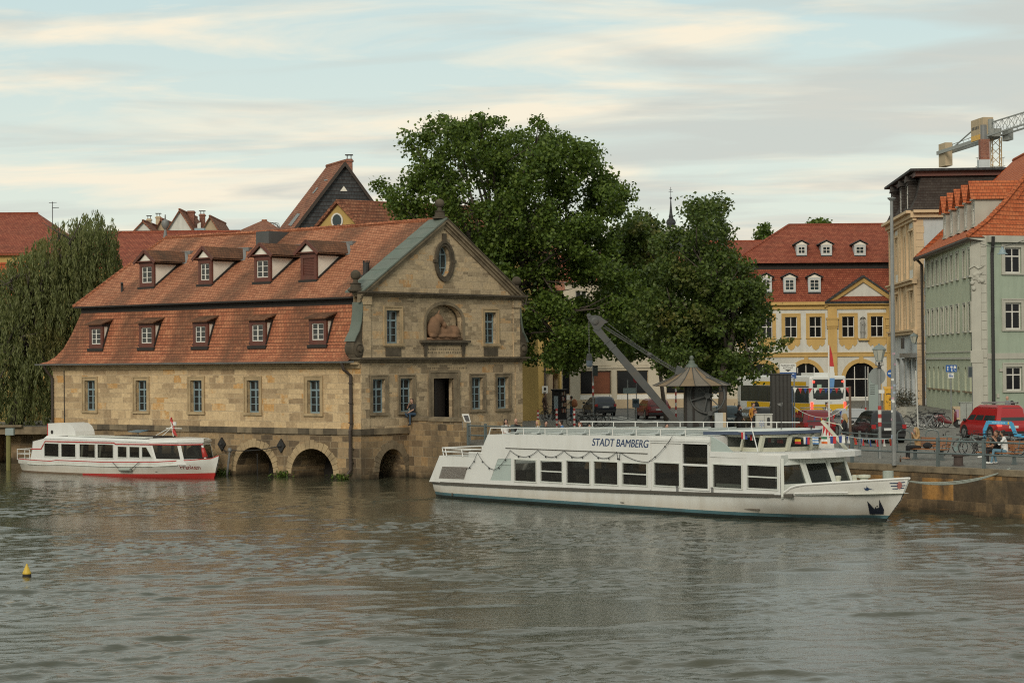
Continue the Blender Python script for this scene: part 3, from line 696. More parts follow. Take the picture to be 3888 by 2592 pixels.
# zinc hatch and little vents on the roof
b = MB(); h0, h1 = L.uz(972, 950, -4.7), L.uz(1020, 877, -4.7); q = rect(h1[0], h0[0], h0[1] - .1, h1[1])
b.fprism(L, q, -4.7, -6.3); b.build('roof_hatch', paint('dark_zinc', (.07, .072, .07), .6, .3, 2), sh)
b = MB(); c = L.p(1.75, 10.6, -2.3); b.tube([c + V((0, 0, -0.3)), c + V((0, 0, 0.55))], 0.17, 10); b.cbox(c + V((0, 0, -0.15)), 0.6, 0.5, 0.1)
for k in range(6): b.tube([c + V((0.16 * math.cos(k), 0.16 * math.sin(k), 0.5)), c + V((0.16 * math.cos(k), 0.16 * math.sin(k), 0.66))], 0.025, 4)
b.build('vent_pipe', M['iron'], sh)
b = MB(); c = L.p(20.6, 10.1, -1.7); b.tube([c, c + V((0, 0, 0.4)), c + V((0, -0.1, 0.55))], 0.08, 8); b.build('vent_pipe', M['iron'], sh)

# stone approach at the foot of the gable, and the mooring pole before the arches
QA = GA.p(3.55, 0)                                                  # where the quay meets the gable
QB = V((18.8, 77.5, 0)); QD = (QB - QA).normalized(); Q = Fr(QA, QD)
if Q.n.y > 0: Q.n = -Q.n
ap = thing('approach_wall', 'low weathered stone parapet rising from the water beside the gable door', 'stone wall', QA)
def Qu(px, py, w=0): return Q.uz(px, py, w)
ue, _ = Qu(1722, 1600)
b = MB(); b.wall(Q, [(0, -1.5), (ue + 0.6, -1.5), (ue + 0.6, 2.45), (ue, 2.5), (ue, 2.95), (0, 3.0)])
b.fprism(Q, [(0.0, 1.6), (ue + 0.6, 1.6), (ue + 0.6, 2.45), (ue, 2.5), (ue, 2.95), (0.0, 3.0)], -0.02, -0.55)
b.build('wall', M['stone_base'], ap)
b = MB(); b.loft([[Q.p(u, 2.94, 0.06), Q.p(u, 3.08, 0.04), Q.p(u, 3.16, -0.25), Q.p(u, 3.08, -0.56), Q.p(u, 2.94, -0.58)] for u in (-0.05, ue * 0.45)])
b.loft([[Q.p(u, 2.93, 0.06), Q.p(u, 3.07, 0.04), Q.p(u, 3.15, -0.25), Q.p(u, 3.07, -0.56), Q.p(u, 2.93, -0.58)] for u in (ue * 0.46, ue + 0.05)])
b.build('coping', M['stone_trim_dark'], ap)
mp = thing('mooring_pole', 'leaning galvanised mooring pole with a slack cable before the stone arches', 'mooring pole', L.p(9.4, 0, 0.5))
b = MB(); t0 = L.p(9.45, -0.6, 0.6); t1 = L.p(9.25, 1.35, 0.45); b.tube([t0, t1], 0.06, 8); b.ball(t1, 0.13, nu=10, nv=6); b.build('pole', M['zinc'], mp)
def sagline(a, e, s, n=10): return [a.lerp(e, i / n) - V((0, 0, s * 4 * (i / n) * (1 - i / n))) for i in range(n + 1)]
b = MB(); b.tube(sagline(t1, L.p(5.75, 1.63, 0.15), 0.12), 0.025, 5); b.tube(sagline(t1, L.p(10.32, 1.6, 0.15), 0.2), 0.025, 5); b.tube([L.p(7.3, 1.2, 0.3), L.p(7.3, -0.3, 0.3)], 0.03, 5); b.build('cable', M['iron'], mp)
# ------------------------------------------------------------------ boats
M['ship_white'] = paint('ship_white_paint', (0.66, 0.66, 0.63), 0.4, 0.06, 1.2, dirt=0.22, dirtc=(0.40, 0.37, 0.30), streak=True)
M['ship_white2'] = paint('ship_white_weathered', (0.60, 0.62, 0.57), 0.45, 0.1, 1.2, dirt=0.35, dirtc=(0.32, 0.31, 0.25), streak=True)
M['cream_green'] = paint('wheelhouse_cream', (0.52, 0.52, 0.42), 0.5, 0.15, 2, dirt=0.4, dirtc=(0.30, 0.31, 0.2))
M['teal'] = paint('teal_boot_stripe', (0.07, 0.15, 0.17), 0.5, 0.3, 2, dirt=0.4)
M['antifoul'] = paint('dark_antifouling', (0.02, 0.026, 0.022), 0.5, 0.4, 2)
M['strake'] = paint('rubbing_strake', (0.075, 0.068, 0.055), 0.7, 0.3, 2, dirt=0.3)
M['navy'] = paint('navy_letters', (0.016, 0.042, 0.115), 0.5, 0.1)
M['bluecanvas'] = paint('blue_canvas', (0.055, 0.075, 0.12), 0.7, 0.3, 4)
M['red_paint'] = paint('red_paint', (0.40, 0.03, 0.025), 0.45, 0.15, 2, dirt=0.2)
M['interior'] = paint('cabin_interior', (0.13, 0.11, 0.085), 0.8, 0.4, 1.2)
M['boatglass'] = glass('boat_window', (0.03, 0.028, 0.024), 0.05, see=0.5, spec=0.35)
M['clearglass'] = glass('clear_window', (0.03, 0.035, 0.03), 0.04, see=0.62)
M['frosted'] = paint('frosted_pane', (0.38, 0.44, 0.41), 0.3, 0.1, 2)
M['rope'] = paint('pale_rope', (0.30, 0.33, 0.29), 0.9, 0.2, 20)
M['grey_seat'] = paint('pale_grey_seat', (0.50, 0.53, 0.52), 0.6, 0.06)
M['rust'] = paint('rust_wash', (0.40, 0.25, 0.10), 0.7, 0.4, 2)

A0 = G(1634, 1887, 0); S = Fr(A0, G(3000, 1983, 0) - A0)             # w = 0: near side of the hull
if S.n.y > 0: S.n = -S.n
HB = 2.63
def z6(x, y): return S.uz(1600 + x * .340136, 1500 + y * .340136)
def z7(x, y): return S.uz(2300 + x * .340136, 1500 + y * .340136)
ship = thing('excursion_ship', 'large white excursion ship with blue lettering and an open upper deck moored at the quay', 'ship', A0)
def hbeam(s): return float(np.interp(s, [-0.2, 0.3, 1.2, 19, 20.4, 21.2, 22.0, 22.8, 23.5, 24.1, 24.5], [2.35, 2.5, 2.63, 2.63, 2.6, 2.34, 1.88, 1.33, 0.82, 0.33, 0.03]))
def hwl(s): return float(np.interp(s, [-0.2, 0.3, 1.2, 16, 18, 20, 21.5, 22.6, 23.35, 24.5], [2.2, 2.4, 2.6, 2.62, 2.5, 2.0, 1.3, 0.62, 0.06, 0.02]))
def zdeck(s): return float(np.interp(s, [-0.2, 5, 10, 16, 20, 24.5], [0.66, 0.70, 0.76, 0.86, 0.95, 1.1]))
def ztop(s): return float(np.interp(s, [-0.2, 20.5, 20.7, 21.0, 21.3, 22.8, 24.5], [0, 0, 0.05, 0.26, 0.36, 0.44, 0.52])) + zdeck(s)
st = [-0.15, 0.1, 0.6, 1.5, 4, 8, 12, 16, 18, 19.2, 20.2, 20.7, 21.0, 21.4, 22, 22.6, 23.1, 23.5, 23.9, 24.2, 24.48]
def hring(s, k0=None):
    ss = lambda z: s - max(0, (s - 22.2)) * (0.48 if z <= 0.01 else 0.48 * max(0, 1 - z / 1.2))   # raked stem
    r = []
    hb, hw = hbeam(s), min(hwl(s), hbeam(s)); zd = ztop(s)
    sec = [(hb, zd), (hb * .985 + hw * .015, zd - 0.12), (hb * .6 + hw * .4, zd * 0.5), (hb * .2 + hw * .8, 0.24), (hw, 0.12), (hw * .97, -0.05), (hw * .8, -0.6)]
    near = [S.p(ss(z), z, -(HB - h)) for h, z in sec]; far = [S.p(ss(z), z, -(HB + h)) for h, z in sec]
    return near, far
b = MB()
nr = [hring(s) for s in st]; n_ = 7
for side in (0, 1):
    base = len(b.v); b.v.extend(tuple(p) for r in nr for p in r[side])
    for k in range(len(st) - 1):
        for i in range(n_ - 1):
            f = (base + k * n_ + i, base + k * n_ + i + 1, base + (k + 1) * n_ + i + 1, base + (k + 1) * n_ + i)
            b.f.append(f); b.m.append((0, 0, 0, 1, 2, 2)[i])
b.poly(nr[0][0] + nr[0][1][::-1], 0)                                   # transom
M['hull_white'] = paint('hull_white', (0.64, 0.64, 0.60), 0.4, 0.06, 1.2, dirt=0.3, dirtc=(0.36, 0.32, 0.24), streak=True); nt = M['hull_white'].node_tree; bs = nt.nodes['Principled BSDF']; old = bs.inputs['Base Color'].links[0].from_socket
zz_ = N(nt, 'ShaderNodeSeparateXYZ', {0: pos(nt)}).outputs[2]; st_f = math_(nt, 'MULTIPLY', ramp(nt, math_(nt, 'ADD', zz_, math_(nt, 'MULTIPLY', noise(nt, pos(nt, (1, 1, .3)), 1.6, 5), -.5)), [(.0, .75), (.42, 0)]), .45)
nt.links.new(mixc(nt, st_f, old, (0.33, 0.22, 0.10)), bs.inputs['Base Color'])                    # rusty wash above the waterline
hull = b.build('hull', [M['hull_white'], M['teal'], M['antifoul']], ship, smooth=0.5)
b = MB()                                                              # deck and the inner bulwark of the bow
for k in range(len(st) - 1):
    q = [S.p(st[j], zdeck(st[j]) - 0.02, -(HB + s_ * hbeam(st[j]) * 0.97)) for j, s_ in ((k, -1), (k + 1, -1), (k + 1, 1), (k, 1))]
    b.poly(q)
b.build('deck', M['ship_white2'], ship)
b = MB()
pts = [S.p(s, zdeck(s) - 0.02, -(HB - hbeam(s)) + 0.03) for s in np.linspace(-0.1, 21.1, 22)]
for k in range(21): b.bar(pts[k], pts[k + 1], 0.09, 0.12, mi=0)
b.build('rubbing_strake', M['strake'], hull)
b = MB(); pts = [S.p(s, ztop(s), -(HB - hbeam(s))) for s in (20.62, 20.8, 21.0, 21.2, 21.5, 22, 22.6, 23.1, 23.6, 24.1, 24.5)]
b.tube(pts, 0.045, 6); b.tube([S.p(s, ztop(s), -(HB + hbeam(s))) for s in (20.62, 20.8, 21.0, 21.2, 21.5, 22, 22.6, 23.1, 23.6, 24.1, 24.5)], 0.045, 6)
b.build('bulwark_rail', M['ship_white'], hull)
b = MB(); b.tube([S.p(s, zdeck(s) + 0.06, -(HB - hbeam(s) - 0.0) + 0.02) for s in (21.15, 21.8, 22.4, 22.8)], 0.03, 5); b.build('spray_rail', M['ship_white'], hull)

# superstructure: a hollow shell, both sides cut by the same windows
zt = lambda s: 2.84 + (s - 4) * 0.0155                                 # upper deck edge
WS = [(z6(1038, 718), z6(1278, 965)), (z6(1330, 732), z6(1570, 970)), (z6(1620, 732), z6(1878, 988)), (z6(1925, 738), z6(2190, 997)), (z7(185, 755), z7(455, 1005)),
      (z7(540, 752), z7(820, 1015)), (z7(1197, 772), z7(1515, 1040)), (z7(1580, 780), z7(1915, 1048))]
WR = [(a[0], e[0], e[1], a[1]) for a, e in WS]
door = (z7(855, 0)[0], z7(1135, 0)[0], z7(1000, 1035)[1], z7(1000, 525)[1])
dz = (z7(1000, 790)[1], z7(1000, 765)[1])
trap = [z6(765, 948), z6(998, 955), z6(998, 705), z6(850, 710)]
SX = 17.14
FA, FB = (max(q[1] for q in WR) + 0.14, 0.05), (20.98, 1.42)                                     # cabin front: plan corners (s, inboard)
low = lambda s: zdeck(s) + 0.02
side = [(-0.1, low(0)), (0.66, 1.86), (3.25, 1.84), (3.5, 2.06), (3.75, 2.5), (3.98, 2.84), (SX, zt(SX)), (SX, 2.4), (FA[0], 2.4), (FA[0], low(20.3)), (10, low(10))]
hol = [rect(*q) for q in WR] + [trap, rect(door[0], door[1], door[2], dz[0]), rect(door[0], door[1], dz[1], door[3])]
bm_ = MB()
for w in (-0.015, -(2 * HB - 0.015)):
    bm_.wall(S, side if w > -1 else [(min(u, 18.4) if z > .5 and u > 18 else u, z) for u, z in side], hol if w > -1 else [h for h in hol if h[1][0] < 18.2], 0.07 if w > -1 else -0.07, w)
q = [(-0.1, low(0)), (0.66, 1.86), (3.25, 1.84), (3.5, 2.06), (3.75, 2.5), (3.98, 2.84)]
for (a, za), (e, ze) in zip(q[:-1], q[1:]):
    if za != 1.86: bm_.poly([S.p(a, za, -0.02), S.p(e, ze, -0.02), S.p(e, ze, -2 * HB + 0.02), S.p(a, za, -2 * HB + 0.02)])
bm_.poly([S.p(0.7, 1.5, -0.02), S.p(3.4, 1.5, -0.02), S.p(3.4, 1.5, -2 * HB + .02), S.p(0.7, 1.5, -2 * HB + .02)])
bm_.poly([S.p(SX, 2.4, -0.02), S.p(SX, zt(SX), -0.02), S.p(SX, zt(SX), -2 * HB + .02), S.p(SX, 2.4, -2 * HB + .02)])
cab = bm_.build('superstructure', M['ship_white'], ship)
b = MB(); b.poly([S.p(3.98, 2.83, -0.03), S.p(SX, zt(SX) - .01, -0.03), S.p(SX, zt(SX) - .01, -2 * HB + .03), S.p(3.98, 2.83, -2 * HB + .03)])
b.build('upper_deck', M['ship_white2'], ship)
b = MB(); b.fbox(S, 4.2, 19.4, 0.35, 0.4, -0.2, -2 * HB + 0.2)           # saloon floor, bulkhead and tables
b.fbox(S, 15.6, 15.66, 0.4, 2.4, -1.6, -2 * HB + 0.1)
for s in np.arange(5, 15, 1.55):
    b.fbox(S, s, s + 0.75, 0.95, 1.0, -0.3, -1.9); b.fbox(S, s + 0.3, s + 0.4, 0.4, 0.95, -1.0, -1.1); b.fbox(S, s - 0.4, s - 0.3, 0.4, 1.3, -0.3, -1.9)
    b.fbox(S, s, s + 0.75, 0.95, 1.0, -3.4, -4.9); b.fbox(S, s - 0.4, s - 0.3, 0.4, 1.3, -3.4, -4.9)
b.build('saloon', M['interior'], cab)
for i, (u0, u1, za, ze) in enumerate(WR):
    b = MB(); t = 0.05
    for (a, e, lo, hi) in ((u0 - t, u0, za - t, ze + t), (u1, u1 + t, za - t, ze + t), (u0, u1, za - t, za), (u0, u1, ze, ze + t)): b.fbox(S, a, e, lo, hi, -0.04, 0.012)
    if i in (1, 4, 7): zb = za + (ze - za) * 0.5; b.fbox(S, u0, u1, zb - 0.025, zb + 0.025, -0.06, 0.0)
    if i == 6:
        for k in range(12): zz = ze - 0.04 - k * 0.05; b.fbox(S, u0 + 0.03, u1 - 0.03, zz - 0.008, zz + 0.008, -0.11, -0.09, mi=1)
        b.fbox(S, u0 + 0.05, u1 - 0.1, za + 0.02, za + 0.14, -0.2, -0.1, mi=0)
    wn = b.build('window', [M['ship_white2'], M['strake']], cab)
    MB().poly([S.p(u, z, -0.05) for u, z in rect(u0, u1, za, ze)]).build('pane', M['boatglass'], wn)
    b = MB()
    if i < 7: b.poly([S.p(u, z, -2 * HB + 0.05) for u, z in rect(u0, u1, za, ze)]); b.build('far_pane', M['boatglass'], wn)
b = MB()
b.fprism(S, trap, -0.05, -0.03); b.bar(S.p(*z6(838, 768), -0.02), S.p(*z6(998, 772), -0.02), 0.03, 0.05); b.build('frosted_window', M['frosted'], cab)
b = MB()
for (a, e, lo, hi) in ((door[0] - .07, door[0], door[2] - .08, door[3] + .09), (door[1], door[1] + .07, door[2] - .08, door[3] + .09), (door[0], door[1], door[3], door[3] + .09), (door[0], door[1], dz[0], dz[1]), (door[0], door[1], door[2] - .08, door[2])): b.fbox(S, a, e, lo, hi, -0.06, 0.03)
dr = b.build('door', M['ship_white'], cab)
MB().poly([S.p(u, z, -0.05) for u, z in rect(door[0], door[1], door[2], door[3])]).build('pane', M['boatglass'], dr)
b = MB(); a, e = z7(490, 470), z7(1160, 500)
b.fbox(S, a[0], SX + 0.02, a[1] - 0.12, a[1] - 0.02, -0.01, 0.05); b.fbox(S, a[0] + .02, SX, a[1] - 0.2, a[1] - 0.14, -0.01, 0.03); b.fbox(S, a[0] - .02, a[0] + .06, 0.9, a[1], -0.01, 0.02)
b.build('door_canopy', M['ship_white'], cab)
b = MB(); o_ = z6(235, 790); e_ = z6(475, 932); c_ = [z6(195, 922), z6(475, 932), z6(515, 797), z6(235, 790)]; n = 13
for k in range(n):
    f0, f1 = k / n, (k + 0.55) / n; lp = lambda a, c, t: (a[0] + (c[0] - a[0]) * t, a[1] + (c[1] - a[1]) * t)
    b.fprism(S, [lp(c_[0], c_[3], f0), lp(c_[1], c_[2], f0), lp(c_[1], c_[2], f1), lp(c_[0], c_[3], f1)], -0.01, 0.012)
b.build('louvre', paint('louvre_shade', (0.16, 0.13, 0.11), 0.7, 0.2), cab)
t0, t1 = z6(1897, 535), z7(470, 540)
text('STADT BAMBERG', S, (t0[0] + t1[0]) / 2, (t0[1] + t1[1]) / 2, 0.43, M['navy'], cab, shear=0.22, width=t1[0] - t0[0], w=-0.012, dbl=.018)
b = MB(); a, e = z6(940, 606), z7(465, 630); b.fbox(S, a[0], e[0], (a[1] + e[1]) / 2 - .015, (a[1] + e[1]) / 2 + .012, -0.02, 0.02); b.build('trim_strip', M['strake'], cab)
# forward saloon: faceted front under a visor roof
plan = [FA, FB, (20.98, 2 * HB - 1.42), (18.4, 2 * HB - 0.05)]
rk = lambda p, z: S.p(p[0] - 0.6 * max(0, z - 1.0) / 1.3 * (1 if p[0] > 20.9 else 0.0), z, -p[1])
b = MB(); gl = MB()
for i in range(3):
    p0, p1 = plan[i], plan[i + 1]
    L_ = lambda t, z: rk(p0, z).lerp(rk(p1, z), t)
    cuts = [(0.1, 0.9)] if i != 1 else [(0.07, 0.53), (0.64, 0.97)]
    xs = [0] + [x for c in cuts for x in c] + [1]
    for k in range(len(xs) - 1):
        t0_, t1_ = xs[k], xs[k + 1]; iswin = k % 2 == 1
        for z0_, z1_ in ((0.85, 1.36), (1.36, 2.05), (2.05, 2.42)):
            q = [L_(t0_, z0_), L_(t1_, z0_), L_(t1_, z1_), L_(t0_, z1_)]
            if iswin and z0_ == 1.36: gl.poly(q)
            else: b.poly(q)
        if not iswin: b.bar(L_((t0_ + t1_) / 2, 0.9), L_((t0_ + t1_) / 2, 2.3), 0.12, 0.1)
fc = b.build('front_cabin', M['ship_white2'], ship)
gl.build('windscreen', M['clearglass'], fc)
for s_, fr_w in ((0, -0.015), (1, -2 * HB + 0.015)):
    pass
roofp = [(SX, -0.02), (19.6, 0.02), (20.5, 0.5), (20.95, 1.4), (21.1, HB), (20.95, 2 * HB - 1.4), (20.5, 2 * HB - 0.5), (19.6, 2 * HB - 0.02), (SX, 2 * HB + 0.02)]
b = MB(); b.loft([[S.p(s, z, -q) for s, q in roofp] for z in (2.27, 2.45)]); b.loft([[S.p(s - 0.03, z, -(HB + (q - HB) * 0.985)) for s, q in roofp] for z in (2.452, 2.47)])
b.build('visor_roof', M['ship_white'], fc)
b = MB(); b.fprism(S, [(SX, 2.45), (SX + 1.15, 2.45), (SX + 0.75, 2.75), (SX, 3.05)], -0.05, -0.1); b.build('cheek_plate', M['frosted'], ship)
# wheelhouse: glazed all round, tops leaning forward, navy canopy
wp = [(16.75, 0.95), (18.75, 1.0), (19.2, 2.0), (19.2, 2 * HB - 2.0), (18.75, 2 * HB - 1.0), (16.75, 2 * HB - 0.95)]
fw = lambda p, z: S.p(p[0] + 0.3 * (z - 2.47), z, -p[1])
b = MB(); gl = MB()
for i in range(5):
    p0, p1 = wp[i], wp[i + 1]; W_ = lambda t, z: fw(p0, z).lerp(fw(p1, z), t)
    e0 = 0.1; b.poly([W_(0, 2.45), W_(1, 2.45), W_(1, 2.62), W_(0, 2.62)]); b.poly([W_(0, 3.0), W_(1, 3.0), W_(1, 3.1), W_(0, 3.1)])
    gl.poly([W_(0, 2.62), W_(1, 2.62), W_(1, 3.0), W_(0, 3.0)])
    b.bar(W_(0, 2.5), W_(0, 3.08), 0.16, 0.14)
    if i == 0: b.bar(W_(0.55, 2.5), W_(0.55, 3.08), 0.2, 0.08); b.poly([W_(0, 2.5), W_(0.12, 2.5), W_(0.12, 3.05), W_(0, 3.05)])
wh = b.build('wheelhouse', M['cream_green'], ship); gl.build('wheelhouse_glass', M['clearglass'], wh)
b = MB(); b.fbox(S, 17.4, 17.75, 2.45, 3.1, -2.0, -2.5); b.fbox(S, 18.3, 18.7, 2.45, 2.85, -1.6, -3.6); b.build('helm', M['interior'], wh)
b = MB(); cp = [(16.1, 0.7), (18.8, 0.7), (19.6, 1.8), (19.6, 2 * HB - 1.8), (18.8, 2 * HB - .7), (16.1, 2 * HB - .7)]
b.loft([[S.p(s, 3.06 + 0.02 * (s - 16), -q) for s, q in cp], [S.p(s, 3.18 + 0.02 * (s - 16), -q) for s, q in cp]], mi=0)
b.loft([[S.p(s - 0.02, 3.182 + 0.02 * (s - 16), -(HB + (q - HB) * 0.97)) for s, q in cp], [S.p(HB * 0 + 17.8 + (s - 17.8) * 0.6, 3.24 + 0.02 * (s - 16), -(HB + (q - HB) * 0.6)) for s, q in cp]], mi=1)
b.build('canopy', [M['bluecanvas'], M['ship_white2']], wh)
b = MB(); b.tube([S.p(*z7(1480, 350), -0.7), S.p(*z7(1690, 635), -0.05)], 0.02, 5); b.build('stay', M['ship_white'], wh)
b = MB(); m0 = P(3215, 1705, 80.5); m1 = P(3121, 1597, 80.9); b.bar(m0, m1, 0.16, 0.1); b.tube([m1, P(3190, 1612, 80.8), P(3200, 1628, 80.7)], 0.02, 5); b.build('signal_mast', M['cream_green'], wh)
b = MB(); c = P(3080, 1620, 80.0); b.tube([c + V((0, 0, -0.15)), c], 0.03, 6); b.lathe([(0.0, 0), (0.06, 0), (0.07, 0.04), (0, 0.06)], c, 8); b.tube([P(2966, 1640, 79.5), P(2966, 1520, 79.5)], 0.02, 5); b.build('antenna', M['iron'], wh)
# rails of the upper deck: near and far side
for w, nm in ((-0.06, 'near'), (-2 * HB + 0.06, 'far')):
    b = MB(); s0, s1 = 4.0, 17.0
    b.tube([S.p(s0, zt(s0), w), S.p(s0 + 0.12, zt(s0) + .28, w)], 0.022, 5)
    h = .28 if nm == 'near' else .42; b.tube([S.p(s0 + .12, zt(s0) + h, w), S.p(s1, zt(s1) + h - .02, w)], 0.024, 6)
    for s in np.arange(s0 + 0.9, s1, 1.36): b.tube([S.p(s, zt(s), w), S.p(s, zt(s) + h, w)], 0.022, 5)
    b.build('deck_rail', M['ship_white'], ship)
b = MB(); s = 4.6
rows = list(np.arange(4.9, 16.2, 1.42))
seat0 = None
for k, s in enumerate(rows):                                           # rows of slatted benches on the open deck
    for q0, q1 in ((0.45, 2.35), (2.9, 4.8)):
        b = MB(); z = zt(s); dy = 0.0
        b.fbox(S, s, s + 0.42, z + 0.06, z + 0.09, -q0, -q1); b.loft([[S.p(s + .42, z + 0.1, -q), S.p(s + 0.46, z + 0.1, -q), S.p(s + .54, z + 0.23, -q), S.p(s + .5, z + 0.23, -q)] for q in (q0, q1)])
        for q in (q0 + 0.2, q1 - 0.2): b.fbox(S, s + 0.1, s + 0.3, z, z + 0.06, -q, -q - 0.05)
        b.build('deck_bench', M['grey_seat'], ship)
# rail of the low after deck
b = MB()
rl = [(3.6, 0.02), (2.2, 0.0), (1.1, -0.02), (0.55, 0.25), (0.4, HB), (0.55, 2 * HB - 0.25), (3.5, 2 * HB)]
b.tube([S.p(s, 2.18, -q) for s, q in rl], 0.03, 6); b.tube([S.p(s, 2.02, -q) for s, q in rl], 0.02, 5)
for s, q in rl[1:-1]: b.tube([S.p(s + 0.1, 1.84, -q), S.p(s, 2.18, -q)], 0.025, 5)
b.fbox(S, 2.2, 3.4, 1.8, 2.05, -0.4, -0.5)
b.build('stern_rail', M['ship_white'], ship)
# bow fittings, deck gear, painted marks
for s, q in ((21.9, 1.8), (22.0, 2.6)): MB().lathe([(0.09, 0), (0.09, 0.55), (0.11, 0.56), (0.11, 0.64), (0, 0.66)], S.p(s, 1.0, -q), 10).build('bow_bollard', M['cream_green'], ship)
MB().lathe([(0.22, 0), (0.16, 0.1), (0.14, 0.5), (0.24, 0.55), (0.24, 0.64), (0, 0.66)], S.p(22.7, 1.05, -2.3), 12).build('winch', M['cream_green'], ship); MB().lathe([(0.2, 0), (0.2, 0.75), (0, 0.77)], S.p(23.0, 1.05, -3.3), 12).build('rope_drum', M['rope'], ship)
for (x, y) in ((800, 1045), (1190, 1075)):
    s, z = z7(x, y); MB().lathe([(0.05, 0), (0.05, 0.2), (0.07, 0.21), (0.07, 0.24), (0, 0.25)], S.p(s, zdeck(s), -0.0), 8).build('cleat', M['zinc'], ship)
from mathutils.bvhtree import BVHTree
def bvh_of(o):
    return BVHTree.FromPolygons([o.matrix_basis @ v.co + wloc(o) for v in o.data.vertices], [tuple(p.vertices) for p in o.data.polygons])
_hb = bvh_of(hull)
def hullpt(px, py):                                                    # point of the flared bow at this place of the side
    r = ray(px, py).normalized(); h = _hb.ray_cast(CAMP, r)
    return (h[0] if h[0] is not None else CAMP + r * 77) - r * 0.03
def decal(px, mat, name):
    pts = [hullpt(*q) for q in px]; b = MB(); b.poly(pts); return b.build(name, mat, hull)
Z1 = lambda x, y: (3000 + x * .37755, 1500 + y * .37755)
b = MB()
for tri in ([(775, 1062), (855, 1150), (860, 1195), (800, 1195)], [(895, 1045), (945, 1150), (940, 1195), (895, 1195)], [(845, 1195), (850, 1130), (875, 1108), (895, 1125), (905, 1195)]):
    b.poly([hullpt(*Z1(*q)) for q in tri])
b.build('anchor', M['bluecanvas'] if 0 else paint('anchor_black', (.012, .016, .028), .5), hull)
b = MB()
for y0, x0 in ((880, 1000), (908, 1012), (936, 1028)):
    b.poly([hullpt(*Z1(*q)) for q in ((x0, y0), (1085, y0 - 2), (1085, y0 + 7), (x0, y0 + 7))])
for q0 in ((1115, 872), (1120, 905), (1110, 930)): b.poly([hullpt(*Z1(*q)) for q in (q0, (q0[0] + 40, q0[1] - 4), (q0[0] + 38, q0[1] + 4), (q0[0], q0[1] + 7))])
b.build('bow_stripes', M['navy'], hull)
b = MB(); b.poly([hullpt(*Z1(1100 + 26 * math.cos(a), 905 + 38 * math.sin(a))) for a in np.linspace(0, 2 * math.pi, 13)[:-1]]); b.build('bow_emblem', paint('faded_red', (0.40, 0.16, 0.14), 0.6), hull)
b = MB(); b.poly([hullpt(*Z1(*q)) for q in ((740, 930), (765, 935), (770, 908), (780, 928), (800, 938), (850, 950), (795, 945), (785, 958), (755, 955))]); b.build('fish_emblem', M['navy'], hull)
b = MB(); s, z = z7(185, 1196); b.fbox(S, s - 0.1, s + 0.1, z - 0.015, z + 0.015, 0.0, 0.02); s, z = z6(345, 1105); b.fbox(S, s - 0.04, s + 0.04, z - 0.06, z + 0.06, 0.0, 0.02); b.build('hull_vent', M['strake'], hull)
# rope of the bow and string of bulbs along the saloon
mr = thing('mooring_rope', 'pale green mooring rope running from the ship bow to the quay edge', 'rope', S.p(24.4, 1.5, -HB))
b = MB(); r1 = G(3835, 1781, 1.75); r0 = S.p(24.4, 1.52, -HB)
for dz_ in (0, -0.06, 0.05): b.tube(sagline(r0, r1 + V((0, 0, 0.02 + dz_ * 0.4)), 0.28 + dz_, 16), 0.022, 5)
b.build('rope', M['rope'], mr)
ls = thing('bulb_string', 'string of small bulbs looped along the white ship side', 'string of lights', S.p(4, 1.8, 0.05))
b = MB(); hang = [z6(510, 820), z6(635, 640), z6(820, 830), z6(1000, 612), z6(1310, 612), z6(1600, 615), z6(1895, 620), z6(2190, 630), z7(170, 635)]
for i, (a, e) in enumerate(zip(hang[:-1], hang[1:])):
    c = sagline(S.p(*a, 0.05), S.p(*e, 0.05), 0.28 if i > 2 else 0.15); b.tube(c, 0.012, 4)
    for k in (3, 7): b.ball(c[k] - V((0, 0, 0.04)), 0.035, nu=6, nv=5)
c = sagline(S.p(*z7(170, 635), 0.05), S.p(*z7(480, 745), 0.06), 0.1); b.tube(c, 0.012, 4); c2 = sagline(S.p(*z7(480, 745), 0.06), S.p(*z7(760, 455), 0.08), 0.12); b.tube(c2, 0.012, 4)
for k in (3, 7): b.ball(c2[k], 0.035, nu=6, nv=5)
b.build('cable', M['iron'], ls)

# ------------------------------------------------------------------ flags between the wheelhouse and the quay pole
FC = {'red': (0.42, 0.03, 0.03), 'white': (0.62, 0.62, 0.58), 'blue': (0.03, 0.06, 0.22), 'yellow': (0.62, 0.40, 0.03), 'black': (0.02, 0.02, 0.02), 'green': (0.03, 0.14, 0.07), 'orange': (0.55, 0.13, 0.03), 'lblue': (0.10, 0.22, 0.42)}
FM = {k: paint('flag_' + k, c, 0.85, 0.12, 5) for k, c in FC.items()}
def flagmesh(b, p0, p1, h, cols, vert=False, drop=V((0, 0, -1))):
    """small flag hung by its top edge p0-p1, stripes as separate faces, with a slight fold"""
    n = len(cols); nn = 4; side = (p1 - p0).cross(V((0, 0, 1))).normalized()
    for k, c in enumerate(cols):
        a0, a1 = k / n, (k + 1) / n
        for j in range(nn):
            t0, t1 = j / nn, (j + 1) / nn
            if vert: q = [(a0, t0), (a1, t0), (a1, t1), (a0, t1)]
            else: q = [(t0, a0), (t1, a0), (t1, a1), (t0, a1)]
            b.poly([p0.lerp(p1, u) + drop * (h * v) + side * (0.03 * math.sin(u * 5 + v * 2) * (0.3 + v)) for u, v in q], mi=c)
fk = list(FM); FI = {k: i for i, k in enumerate(fk)}; FML = [FM[k] for k in fk]
gar = thing('flag_garland', 'string of small national flags from the ship wheelhouse to the tall quay pole', 'bunting', P(2870, 1640, 80))
e0, e1, e2 = P(2800, 1637, 79.2), P(3205, 1652, 79.8), G(3395, 1764, 1.75) + V((0, 0, 1.05))
